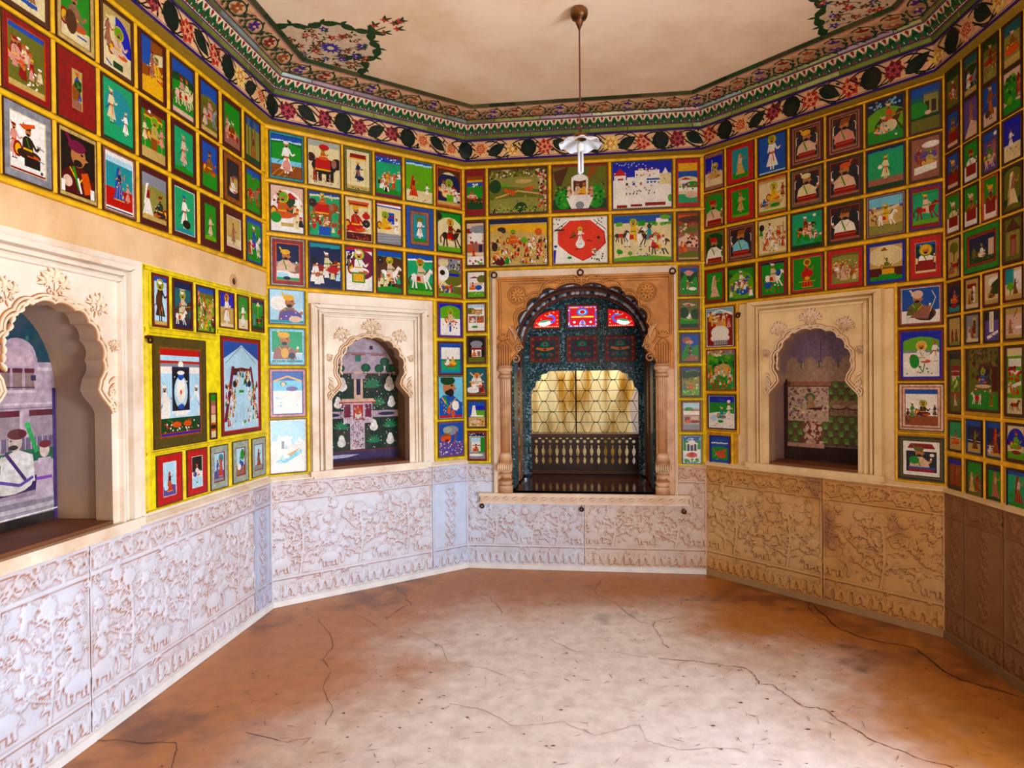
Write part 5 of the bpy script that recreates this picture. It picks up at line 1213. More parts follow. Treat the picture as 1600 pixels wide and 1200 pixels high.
M_OPAL = bpy.data.materials.new('opal_glass'); M_OPAL.use_nodes = True; P = M_OPAL.node_tree.nodes['Principled BSDF']; P.inputs['Base Color'].default_value = (.78, .84, .92, 1); P.inputs['Roughness'].default_value = .12; P.inputs['Subsurface Weight'].default_value = .2; P.inputs['Subsurface Radius'].default_value = (.02, .02, .02); P.inputs['Coat Weight'].default_value = .6
V = []; F = []; n = 96; rows = 10
for sgn, th in ((0, 0), (1, .003)):
    for i in range(rows+1):
        t = i/rows
        for j in range(n):
            an = 2*PI*j/n; fr = t**1.5; r = .030+.074*t**.85+.003*fr*math.cos(8*an); z = 2.548-.004*t-.024*t**2.2+.007*fr*math.cos(8*an)-th; V.append((r*math.cos(an), r*math.sin(an), z+zz))
for b in (0, (rows+1)*n):
    for i in range(rows):
        for j in range(n): F.append((b+i*n+j, b+i*n+(j+1) % n, b+(i+1)*n+(j+1) % n, b+(i+1)*n+j))
b = (rows+1)*n
for j in range(n): F.append((rows*n+j, rows*n+(j+1) % n, b+rows*n+(j+1) % n, b+rows*n+j))
mesh_obj('lamp_shade', V, F, [(1, 1, 1)]*len(V), M_OPAL, lamp, smooth=True)
M_WHITE = attr_mat('white_plastic', .3, 10, .03)
mb = MB(); mb.lathe([(0, 2.530+zz), (.014, 2.530+zz), (.018, 2.518+zz), (.018, 2.496+zz), (.015, 2.488+zz), (0, 2.486+zz)], lin('e8e4da'), 18); mb.build('bulb_holder', M_WHITE, lamp, smooth=True)
for dx, dy in ((-.009, -.006), (.009, -.006), (0, .010)):
    mb = MB(); mb.tube([(dx, dy, 2.490+zz), (dx, dy, 2.40+zz), (dx, dy, 2.385+zz), (dx*.3, dy*.3, 2.378+zz)], .0055, lin('eef2fa'), 10); mb.build('bulb_tube', M_WHITE, lamp, smooth=True)

# ------------------------------------------------------------------ the miniature paintings
SEEDN = [100]
def paint(w, u0, u1, z0, z1, frame, scene, desc, pos, group, rim='u', tilt=0):
    """one framed miniature: a board, its painted scene, the bands of its painted border and a thin dark rim"""
    SEEDN[0] += 1
    W_, H_ = u1-u0, z1-z0; uc = (u0+u1)/2
    mb = MB(); mb.box(-W_/2, W_/2, -.006, 0, 0, H_, 'x')
    x0, x1, y0, y1 = -W_/2, W_/2, 0, H_; bands = [('', rim, .0045, .0045)]
    for tk in frame.split():
        c = tk[0]; v = tk[1:].split('/'); a = float(v[0])/100*H_; b = float(v[1])/100*H_ if len(v) > 1 else a; bands.append(('', c, a, b))
    bd = MB(); yf = -.0105
    for i, (_, c, a, b) in enumerate(bands):
        bd.ring(x0, x1, y0, y1, a, yf, -.005, c, b); x0 += a; x1 -= a; y0 += b; y1 -= b; yf += .0009
    iw, ih = x1-x0, y1-y0; A = Art(iw/ih, SEEDN[0]); scene_ops(A, scene)
    A.emit(mb, lambda x, y, h: (x0+x*ih, -.0062-h, y0+y*ih), step=4e-5)
    o = mb.build('miniature_painting', M_PAINT, None, wloc(w, uc, z0, 0), WI[w][2])
    bd.build('border', M_BORDER, o)
    lab = f'{desc}, {pos}'; tag(o, lab, 'painting', group)
    if len(lab.split()) > 16: print('LONG LABEL', len(lab.split()), lab)
    return o
ORD = ['first', 'second', 'third', 'fourth', 'fifth', 'sixth', 'seventh', 'eighth', 'ninth', 'tenth']
STR = []                                                              # lacquer strips: (wall, u0, u1, z0, z1)
YL, YD = lin('f6b80a'), lin('9a640a')
def strip(w, u0, u1, z0, z1, bright=0):
    """a rounded yellow strip between pictures"""
    top = lin('f0d000') if bright else YL; ed = lin('a88a08') if bright else YD
    vert = (z1-z0) > (u1-u0); mb = MB(); d = .013
    if vert:
        xs = ((u0, -.001), (u0+(u1-u0)*.22, -d*.75), ((u0+u1)/2, -d), (u1-(u1-u0)*.22, -d*.75), (u1, -.001)); V = [(x, y, z) for z in (z0, z1) for x, y in xs]
    else:
        xs = ((z0, -.001), (z0+(z1-z0)*.22, -d*.75), ((z0+z1)/2, -d), (z1-(z1-z0)*.22, -d*.75), (z1, -.001)); V = [(u, y, x) for u in (u0, u1) for x, y in xs]
    mb.add(V, [(i, i+1, i+6, i+5) for i in range(4)], [ed, top, top, top, ed]*2)
    mb.build('yellow_strip', M_YELLOW, WALLS[w])
def backing(w, u0, u1, z0, z1, c='d29a08'):
    mb = MB(); mb.plate([(u0, z0), (u1, z0), (u1, z1), (u0, z1)], [], -.002, 0, lin(c)); mb.build('yellow_ground', M_YELLOW, WALLS[w])
def grid(w, cols, rows, items, pos_fn, group, edge=None):
    """cols: (u0,u1) spans; rows: (z0,z1) spans; items[row][col]"""
    for r, row in enumerate(items):
        for c, it in enumerate(row):
            if it is None: continue
            u0, u1 = cols[c]; z0, z1 = rows[r]; paint(w, u0, u1, z0, z1, it[0], it[1], it[2], pos_fn(r, c), group)
    ulo, uhi = edge or (cols[0][0]-.02, cols[-1][1]+.02)
    zs = [(rows[0][1]+.002, 2.900)]+[(rows[i+1][1]+.001, rows[i][0]-.001) for i in range(len(rows)-1)]+[(rows[-1][0]-.028, rows[-1][0]-.001)]
    us = [(ulo, cols[0][0]-.001)]+[(cols[i][1]+.001, cols[i+1][0]-.001) for i in range(len(cols)-1)]+[(cols[-1][1]+.001, uhi)]
    for z0, z1 in zs: strip(w, ulo, uhi, z0, z1)
    for a, b in us:
        if b-a < .006: continue
        for i in range(len(rows)): strip(w, a, b, rows[i][0]-.001, rows[i][1]+.001)
    backing(w, ulo, uhi, rows[-1][0]-.02, 2.90)

# ---- left wall, three rows of eight
G = 'miniature paintings on the left wall'
cols = [(.010, .226), (.240, .434), (.462, .645), (.675, .862), (.892, 1.074), (1.107, 1.292), (1.329, 1.495), (1.537, 1.720), (1.758, 1.936)]
rows = [(2.600, 2.868), (2.318, 2.576), (2.036, 2.290)]
L2 = [
 [None, ('u5', 'bg c;cloud .8;bot .4 W;man .6 .1 .6 z;R .3 .1 .8 .16 b;fl .1 .2 .9 .5 9 bo', 'pale terrace scene with a dusty-robed man'),
  ('c6 u1', 'bg g;bot .25 W;sit .45 .2 .6 z r 1;R .55 .12 .9 .15 b;E .35 .3 .12 .2 u', 'seated man with brown shawl on green'),
  ('u4', 'bg W;R .45 .35 1 1 B;arc c;sit .55 .25 .5 q l 1 y;man .18 .35 .5 z W;R .2 .1 .9 .2 W;R .35 .05 .7 .16 d;L .03 .1 .12 .3 .05 b', 'haloed man seated on terrace, blue night sky'),
  ('m6/3', 'bg O;R 0 .5 .45 1 b;P W .35 .5 1 .65 1 .85 .45 .75;sit .7 .3 .45 y e 1;man .5 .3 .5 z;hill .28 y;fl .2 .3 .9 .6 12 uWr', 'brown and yellow court scene under pavilion'),
  ('u3', 'bg b;hill .75 d;hill .6 g;horse .45 .15 .5 q p r 1;horse .7 .2 .45 W W o 1;fl .1 .1 .9 .6 16 qW;bot .1 q', 'pale riders before a green hill'),
  ('m3', 'bg b;hill .7 e;horse .55 .15 .5 a p e 1;man .25 .1 .45 q;bot .1 c', 'grey horse rider, olive hill, blue sky'),
  ('m3/8', 'bg g;bot .35 z;sit .55 .2 .4 r W 1;man .2 .2 .5 p;crw .1 .1 .9 .4 6 rpW .16', 'seated company on bright green below maroon'),
  ('u3', 'bg E;top .2 b;R .15 0 .25 1 e;R .4 0 .48 1 d;R .62 0 .72 1 e;lady .55 .1 .6 O u;bot .12 d', 'brown figure in a striped forest')],
 [None, ('r7 o1', 'bg e;top .08 b;crw .05 .15 .95 .6 14 pWqr .2;sit .2 .4 .4 p r 1;bot .1 c;fl .5 .1 .9 .4 20 wWp .02', 'crowded durbar on olive ground in red frame'),
  ('r24/20 c1', 'bg c;man .6 .15 .8 b o;E .35 .4 .12 .25 O;hill .18 z;tree .75 .3 .5 d', 'tiny figure picture in a wide red border'),
  ('u2', 'bg G;E .5 .6 .3 .3 t;man .28 .3 .55 W W 1;man .75 .18 .4 w W -1;bot .04 d', 'two white-robed men on plain sea-green'),
  ('m3', 'bg g;top .12 m;can .12 .78 .9 O;sit .55 .35 .45 c l 1 y;man .15 .3 .4 W;man .85 .3 .4 p;R .4 .2 .65 .42 O;bot .2 c;E .35 .88 .04 .03 w', 'ruler on brown throne under red canopy'),
  ('m6/9', 'bg G;man .5 .15 .7 q p 1;hill .08 g;L .02 .55 .4 .75 .25 u', 'single pink-robed man with staff on green'),
  ('m5', 'bg b;hill .4 g;sit .5 .3 .55 O u 1;P g 0 0 .5 .4 1 0', 'brown hermit on green mound, blue sky'),
  ('O10', 'bg K;R .3 .2 .9 .55 c;sit .5 .15 .4 w r 1;R .5 .55 .9 .62 z', 'small dark interior in plain brown border'),
  ('u3', 'bg g;top .12 b;horse .5 .15 .6 R g b 1;E .7 .45 .12 .12 z;fl .1 .1 .9 .5 14 Wr', 'red horse rider with pink shield')],
 [None, ('a8/10 W1', 'bg w;P R 0 0 0 0 0 0;man .12 .2 .6 p r 1;sit .5 .25 .6 x u 1;P o .25 .82 .7 .92 .72 .86 .4 .76;R .4 .12 .85 .3 k;bot .04 r;L .02 .75 .55 .98 .5 a;L .02 .8 .3 .98 .28 a;disc .9 .08 .03', 'two dark men on white in grey border'),
  ('c2/5 u1', 'bg k;bust .52 .02 .95 m M 1;E .2 .2 .1 .1 q;P o .7 .05 .95 .1 .8 .45 .6 .4;L .04 .5 .3 .6 .05 w;R 0 0 .12 .2 w;R .88 0 1 .18 w', 'portrait of man in red turban, dark ground'),
  ('z4/3 w1', 'bg t;top .16 S;top .06 w;bot .40 R;bot .06 w;bot .03 n;lady .5 .2 .6 b n 1;man .82 .2 .35 p y;fl .35 .2 .65 .6 12 oY', 'blue deity on red floor, turquoise sky'),
  ('m2/9', 'bg a;hill .7 E;lady .25 .1 .7 w r 1;sit .75 .12 .5 K r -1;bot .1 c;fl .5 .1 .9 .4 10 wr', 'white lady and dark seated figure, arched hill'),
  ('m4/7 w1', 'bg G;man .5 .1 .75 w b 1;E .6 .22 .15 .1 k;hill .06 t', 'white warrior with black shield on turquoise'),
  ('m10/12 u1', 'bg g;hill .1 l;man .5 .1 .6 q r', 'small upright green picture of standing man'),
  ('m6/16 w1', 'bg c;bot .3 W;man .5 .1 .7 z r 1;bot .1 q', 'small cream picture of red-clad standing man'),
  ('b3', 'bg g;top .08 b;horse .5 .12 .6 w b w 1;man .2 .12 .4 R;man .85 .12 .35 W;fl .1 .1 .9 .7 14 wRb', 'white horse rider with servants on green')]]
grid('L2', cols, rows, L2, lambda r, c: f'left wall, {ORD[r]} row, {ORD[8-c]} from corner', G, edge=(-.02, 2.0))
# lower block on the bright yellow ground
mb = MB(); mb.plate([(.905, .800), (1.995, .800), (1.995, 1.868), (.905, 1.868)], [], -.004, 0, lin('f2dc00')); mb.build('yellow_ground', M_YELLOW, WALLS['L2'])
for q in ((.905, 1.995, 1.842, 1.866), (.905, 1.995, .795, .806), (.905, 1.46, 1.57, 1.60), (1.46, 1.995, 1.605, 1.632), (.905, 1.995, 1.040, 1.058)): strip('L2', *q, 1)
for q in ((.905, .945, .806, 1.84), (1.258, 1.276, 1.60, 1.84), (1.442, 1.472, 1.64, 1.84), (1.628, 1.650, 1.64, 1.84), (1.780, 1.797, 1.64, 1.84), (1.955, 1.995, .806, 1.84), (1.358, 1.374, .806, 1.04), (1.550, 1.576, .806, 1.04), (1.757, 1.78, .806, 1.04), (1.155, 1.18, .806, 1.04)): strip('L2', *q, 1)
low = [(.958, 1.070, 1.602, 1.838, 'r3', 'bg S;top .1 b;man .5 .08 .82 x w 1 y;bot .08 c;E .4 .5 .1 .2 u', 'bearded man in long brown coat'),
 (1.099, 1.250, 1.602, 1.838, 'm4', 'bg T;top .14 n;hill .2 n;horse .5 .06 .6 u q w 1 y;horse .35 .04 .4 w W o 1;L .01 .3 .85 .7 .85 w', 'rider on dark horse, deep teal sky'),
 (1.282, 1.440, 1.602, 1.834, 'm2', 'bg e;top .12 b;hill .72 l;crw .0 .0 1 .72 34 oyRWuc .17;fl 0 0 1 .7 30 yoR .02', 'dense orange battle crowd'),
 (1.480, 1.624, 1.640, 1.834, 'r2', 'bg c;top .42 B;hill .55 c;man .5 .08 .85 w r 1 o;bot .1 W', 'slim white-robed man, blue and sand ground'),
 (1.655, 1.776, 1.640, 1.836, 'r3', 'bg g;hill .5 l;bot .3 W;man .5 .08 .72 w g 1', 'small white man on green and cream'),
 (1.802, 1.950, 1.644, 1.840, 'r3/4', 'bg g;top .12 n;umb .55 .3 .5 W;man .2 .1 .5 t;cow .65 .1 .45 k;hill .1 d', 'dark horse beneath a white parasol')]
for k, q in enumerate(low): paint('L2', *q, f'{ORD[k]} in top row of yellow panel', G)
paint('L2', .955, 1.351, 1.062, 1.562, 'H7/8 O2', 'bg S;R 0 .72 1 .82 w;top .07 R;R 0 .84 1 .87 R;R 0 .80 1 .84 a;R .03 .1 .1 .72 S;E .5 .82 .05 .05 w;R .28 .28 .72 .80 n;R .31 .30 .69 .77 k;E .5 .50 .13 .20 S;E .5 .52 .09 .15 w;E .5 .69 .06 .05 b;E .5 .73 .07 .025 w;E .5 .33 .06 .03 b;E .5 .50 .02 .03 o;fl .34 .35 .66 .72 14 wS .01;man .1 .12 .46 w w 1;E .14 .3 .07 .18 w;man .9 .14 .44 w w -1;E .87 .3 .06 .17 S;R .28 .25 .72 .28 w;bot .20 d;fl .05 .02 .95 .18 50 wRgo .012;E .38 .12 .08 .035 o;E .66 .12 .08 .035 o;R .35 .22 .65 .25 w;L .012 0 0 0 1 B;L .012 1 0 1 1 B;R 0 0 1 .02 B;R 0 .02 1 .03 R', 'large shrine painting of garlanded blue deity', 'wide dark brown border', G)
paint('L2', 1.487, 1.898, 1.073, 1.600, 'r3 R1', 'bg S;P b 0 .80 0 1 1 1 1 .80 .5 .96;P S 0 .72 .12 .80 .5 .97 .88 .80 1 .72 1 .66 0 .66;L .01 .05 .75 .5 .95 .95 .75 a;P M 0 .1 .08 .1 .3 .72 .22 .72;P M 1 .1 .92 .1 .74 .72 .8 .72;R .25 .62 .75 .70 m;E .5 .66 .14 .05 m;P S .22 .0 .78 .0 .62 .66 .38 .66;crw .26 .48 .74 .62 22 RgwbWk .07;crw .04 .18 .32 .5 30 wRgokW .06;crw .68 .18 .97 .5 30 wRgokW .06;E .3 .52 .04 .04 k;E .72 .52 .04 .04 k;R .42 .42 .56 .45 g;crw .05 .03 .95 .16 24 wRobgy .06;R .3 .10 .7 .19 S;L .006 .35 .1 .35 .2 a;L .006 .45 .1 .45 .2 a;L .006 .55 .1 .55 .2 a;L .006 .65 .1 .65 .2 a', 'large court painting of crowd beneath a white tent', 'red border', G)
paint('L2', 1.381, 1.444, 1.067, 1.303, 'u2', 'bg z;top .15 g;R 0 .5 1 .53 W;E .5 .65 .15 .1 p;bot .5 W;E .5 .25 .25 .1 o;E .5 .25 .12 .05 k', 'narrow upright picture between the two large ones', 'yellow panel', G)
for k, q in enumerate([(.968, 1.149, .808, 1.035, 'R17/14 w1', 'bg S;bot .25 a;hill .28 v;lady .55 .12 .6 R k 1;E .25 .25 .1 .08 S', 'lady in red skirt, wide scarlet border'),
  (1.186, 1.350, .812, 1.036, 'R15/14 w1', 'bg w;top .5 k;hill .3 S;sit .5 .35 .4 w o 1;E .35 .42 .08 .08 b;E .5 .15 .06 .03 l', 'seated white figure at night, scarlet border'),
  (1.379, 1.540, .808, 1.032, 'j12/14 r2', 'bg S;hill .35 v;E .7 .8 .16 .16 t;lady .65 .15 .7 R o -1;man .35 .15 .6 b r 1;bot .1 a', 'red and blue couple, pale grey border'),
  (1.585, 1.750, .808, 1.036, 'j13/14 r2', 'bg S;E .75 .75 .15 .2 g;hill .35 z;man .5 .15 .5 b b 1;E .35 .3 .13 .12 w;E .7 .4 .1 .1 b', 'blue figures by mauve hill, pale border'),
  (1.787, 1.945, .810, 1.034, 'j11/14 r2', 'bg S;bot .15 z;hill .18 a;lady .55 .14 .7 r m 1', 'lone lady in dark red, pale border')]):
    paint('L2', *q, f'{ORD[k]} in bottom row of yellow panel', G)

# ---- back-left wall, three rows of six, and the side columns
G = 'miniature paintings on the back-left wall'
cols = [(.022, .229), (.251, .463), (.485, .676), (.698, .889), (.915, 1.127), (1.151, 1.357)]
rows = [(2.577, 2.864), (2.259, 2.547), (1.936, 2.228)]
L1 = [
 [('t2/4 k1', 'bg g;cloud .86 S b;L .03 0 .83 .5 .86 1 .80 d;R 0 .3 1 .42 s;bot .30 O;L .01 0 .0 .4 .3 y;L .01 .2 .0 .6 .3 y;L .01 .4 .0 .8 .3 y;man .5 .08 .78 w w 1;E .5 .28 .1 .14 p', 'pale-robed prince on green, blue border'),
  ('q1', 'bg W;top .12 j;ele .5 .1 .7 k 1;man .2 .06 .3 r;E .08 .62 .1 .1 x;fl .05 .05 .95 .2 14 Rbo;E .5 .88 .12 .07 R', 'black elephant with red howdah on cream'),
  ('e4 k1', 'bg W;can .12 .80 .88 r;R .15 .86 .85 .92 r;man .5 .22 .5 n y 1;E .6 .3 .1 .06 n;bot .1 c;fl .1 .02 .9 .06 8 k', 'dark-robed man beneath red awning, spotted border'),
  ('M1/6', 'bg G;top .14 b;fl 0 .86 1 .98 26 BSw .02;hill .12 g;crw .05 .05 .95 .5 22 wRkpo .16;man .45 .3 .3 y;P R .7 .5 .98 .5 .84 .56', 'procession on sea-green under cloudy blue top'),
  ('l1', 'bg l;cloud .92 S b;hill .84 l;bot .28 W;lady .28 .12 .52 R r 1;man .8 .2 .28 w;fl .2 .02 .9 .1 6 R', 'lady in red skirt on light green'),
  ('o3/5', 'bg n;R .1 .86 .9 .94 W;arc u;sit .5 .2 .5 W l 1 y;sit .25 .35 .35 q r;crw .5 .1 .95 .3 8 Wwy .2;R .4 .1 .7 .3 l;bot .1 c', 'nobles seated on terrace, navy ground')],
 [('u1', 'bg w;E .55 .5 .42 .42 w;arc q;R .45 .35 .75 .78 d;P R .35 .75 .85 .75 .6 .88;sit .35 .3 .55 o l 1 y;crw .75 .05 .98 .5 8 kWr .2;E .15 .3 .12 .12 g;fl .05 .6 .3 .9 10 xqr .03;R .3 .12 .7 .2 c;bot .08 w', 'noble before green curtained door under arch'),
  ('u2', 'bg G;cloud .92 W b;ele .45 .3 .62 O 1;E .1 .75 .1 .1 x;crw .0 .05 1 .38 30 WqrRg .14;R .3 .02 .7 .22 b;L .02 .35 .85 .4 .98 W;L .02 .75 .85 .7 .98 W;disc .08 .76 .07', 'great brown elephant in procession, green ground'),
  ('c2', 'bg W;can .10 .82 .9 r;R .08 .88 .92 .94 o;sit .38 .2 .62 R y 1;man .8 .25 .45 w;disc .8 .42 .10;E .8 .60 .1 .08 R;bot .18 m;fl .1 .02 .9 .15 14 o', 'red-robed noble seated beneath a red awning'),
  ('u2', 'bg W;top .10 w;L .03 0 .92 1 .90 B;top .03 R;R .4 .5 .72 .78 b;R .4 .66 .72 .70 r;R .4 .58 .72 .62 B;sit .32 .35 .42 y l 1 y;man .82 .25 .4 w r;bot .25 a;L .004 0 .05 1 .1 w;L .004 0 .12 1 .17 w;L .004 0 .19 1 .24 w', 'yellow-robed seated ruler, pillows, blue window'),
  ('b9/7 u2 z7 u1', 'bg t;E .5 .82 .16 .12 e;man .5 .1 .78 w g 1;bot .1 g', 'standing white figure in wide blue border'),
  ('d2', 'bg g;E .5 .45 .44 .45 W;horse .55 .12 .58 x r o 1 g;bot .12 l;E .06 .9 .09 .1 x;fl .2 .05 .9 .2 10 gR', 'dark horse rider against cream oval')],
 [('j2 r7 o2', 'bg a;top .5 n;E .5 .2 .5 .2 w;E .8 .32 .2 .12 z;bust .42 .25 .62 q y 1;E .25 .1 .2 .12 S;R 0 0 1 .08 G;E .45 .06 .1 .05 n', 'reclining noble in white, worn red border'),
  ('n2', 'bg n;cloud .93 t t;horse .55 .2 .5 r W w 1;crw .02 .05 .98 .38 12 wWS .22;E .12 .6 .08 .08 k;E .75 .42 .14 .08 R', 'rider and white attendants on deep navy'),
  ('n1', 'bg w;top .07 R;R 0 .89 .7 .93 B;E .65 .6 .3 .34 M;sit .48 .38 .55 w w 1 G;R .22 .18 .72 .42 g;R .27 .21 .67 .39 y;man .1 .5 .36 k;fl .05 .7 .2 .9 5 k .03', 'white noble on yellow throne before maroon parasol'),
  ('m2', 'bg G;top .12 b;hill .84 u .04;horse .5 .2 .52 w q y 1 y;disc .1 .78 .1;crw .0 .05 1 .3 12 WkwG .2;E .25 .5 .05 .05 w;hill .1 g', 'white horse rider with round dark shield'),
  ('u2', 'bg G;cloud .86 w b;hill .3 g;horse .5 .12 .62 w q o 1 y;disc .42 .42 .03;bot .1 l', 'white dappled horse, standing rider, green ground'),
  ('R2', 'bg W;top .35 a;fl .3 .65 1 .98 40 kaeW .03;E .65 .5 .3 .22 e;R .35 .55 .9 .62 B;E .2 .6 .18 .2 w;E .18 .62 .08 .07 k;E .22 .88 .16 .1 W;bot .28 e;crw .05 .05 .7 .22 14 RbW .12;hill .06 l', 'pale giant figure before dark trees')]]
grid('L1', cols, rows, L1, lambda r, c: f'back-left wall, {ORD[r]} row, {ORD[c]} from left', G, edge=(0, WI['L1'][3]))
sideL = [((.010, .224), (1.705, 1.918), 's2', 'bg S;R 0 .25 1 1 S;E .25 .6 .28 .22 w;bust .58 .05 .85 z y 1;E .6 .2 .35 .2 v;fl .3 .1 .9 .35 24 wRb .02;bot .08 t;E .75 .12 .2 .1 q', 'noble reclining on bolster, pale sky'),
 ((.008, .222), (1.455, 1.680), 's3/4 S2', 'bg G;bot .30 S;R 0 .28 1 .32 w;bust .42 .10 .9 z y 1;E .42 .3 .12 .16 y;E .65 .2 .1 .12 k;bot .08 t;fl .1 .02 .9 .15 20 bW', 'dark-bearded man in brown shawl on turquoise'),
 ((.006, .224), (1.140, 1.435), 'p4 b2', 'bg s;top .2 b;L .04 0 .78 .5 .9 1 .78 y;hill .3 w;R 0 0 1 .55 w;E .35 .72 .08 .06 g;E .35 .71 .05 .05 q;E .65 .6 .14 .06 v;fl .1 .1 .9 .5 12 wSs .03', 'painting with painted-in white glare, blue arch, pink border'),  # white here and in the next picture is door glare put into the paint
 ((.004, .224), (.801, 1.128), 'w2', 'bg w;top .4 S;E .45 .58 .2 .12 w;R .3 .45 .38 .62 a;E .7 .6 .08 .1 S;P s .1 .2 .9 .42 .92 .34 .4 .16;P c .2 .26 .9 .46 .6 .3;bot .15 w;fl .1 .05 .9 .9 16 wS .04', 'pale boat painting with painted-in white glare')]
for k, (u, z, f, s, d) in enumerate(sideL): paint('L1', u[0], u[1], z[0], z[1], f, s, d, f'{ORD[k]} down at left of garden niche', G)
sideR = [((1.152, 1.356), (1.657, 1.907), 'r2 B5/3', 'bg B;E .5 .72 .45 .26 l;bot .55 w;sit .5 .42 .42 q l 1 y;R .45 .12 .55 .42 b;R .35 .3 .65 .38 q;fl .1 .1 .9 .45 10 byR .03', 'noble enthroned on white terrace, green dome'),
 ((1.151, 1.356), (1.388, 1.629), 'm4 b5/3', 'bg w;top .1 b;bot .48 G;R 0 .44 1 .47 d;sit .35 .26 .32 w W 1;sit .62 .26 .34 y W -1;R .3 .20 .72 .26 O;bot .1 t', 'two figures in a boat on turquoise'),
 ((1.149, 1.354), (1.081, 1.382), 's1', 'bg s;bust .42 .06 1.0 b d 1;E .5 .62 .09 .1 k;fl .1 .12 .85 .42 40 yt .015;bot .06 R;E .6 .1 .05 .1 o;E .42 .18 .05 .1 o;E .7 .3 .1 .12 w', 'bearded man in spotted blue robe'),
 ((1.146, 1.354), (.812, 1.060), 'v2/3', 'bg b;E .5 .78 .28 .15 a;E .35 .8 .16 .1 j;R .08 .45 .5 .62 o;P O .02 .6 .3 .7 .58 .6;L .05 .65 .4 .75 .75 O;bot .42 v;fl 0 .02 1 .44 90 wSMBp .02;R .25 .42 .42 .5 r', 'forest camp with red hut and tree')]
for k, (u, z, f, s, d) in enumerate(sideR): paint('L1', u[0], u[1], z[0], z[1], f, s, d, f'{ORD[k]} down at right of garden niche', G)
backing('L1', 0, .245, .785, 1.92); backing('L1', 1.115, WI['L1'][3], .80, 1.92)
strip('L1', -.004, .004, .785, 2.88, 1)
for a, b in ((1.681, 1.703), (1.437, 1.453), (1.130, 1.138), (.785, .800)): strip('L1', 0, .245, a, b, 1)
strip('L1', .227, .247, .785, 1.92, 1); strip('L1', .0, .006, .785, 1.92, 1)
for a, b in ((1.631, 1.655), (1.384, 1.387), (1.062, 1.080), (.786, .810)): strip('L1', 1.118, WI['L1'][3], a, b, 1)
strip('L1', 1.118, 1.143, .786, 1.92, 1); strip('L1', 1.359, 1.379, .786, 1.92, 1)

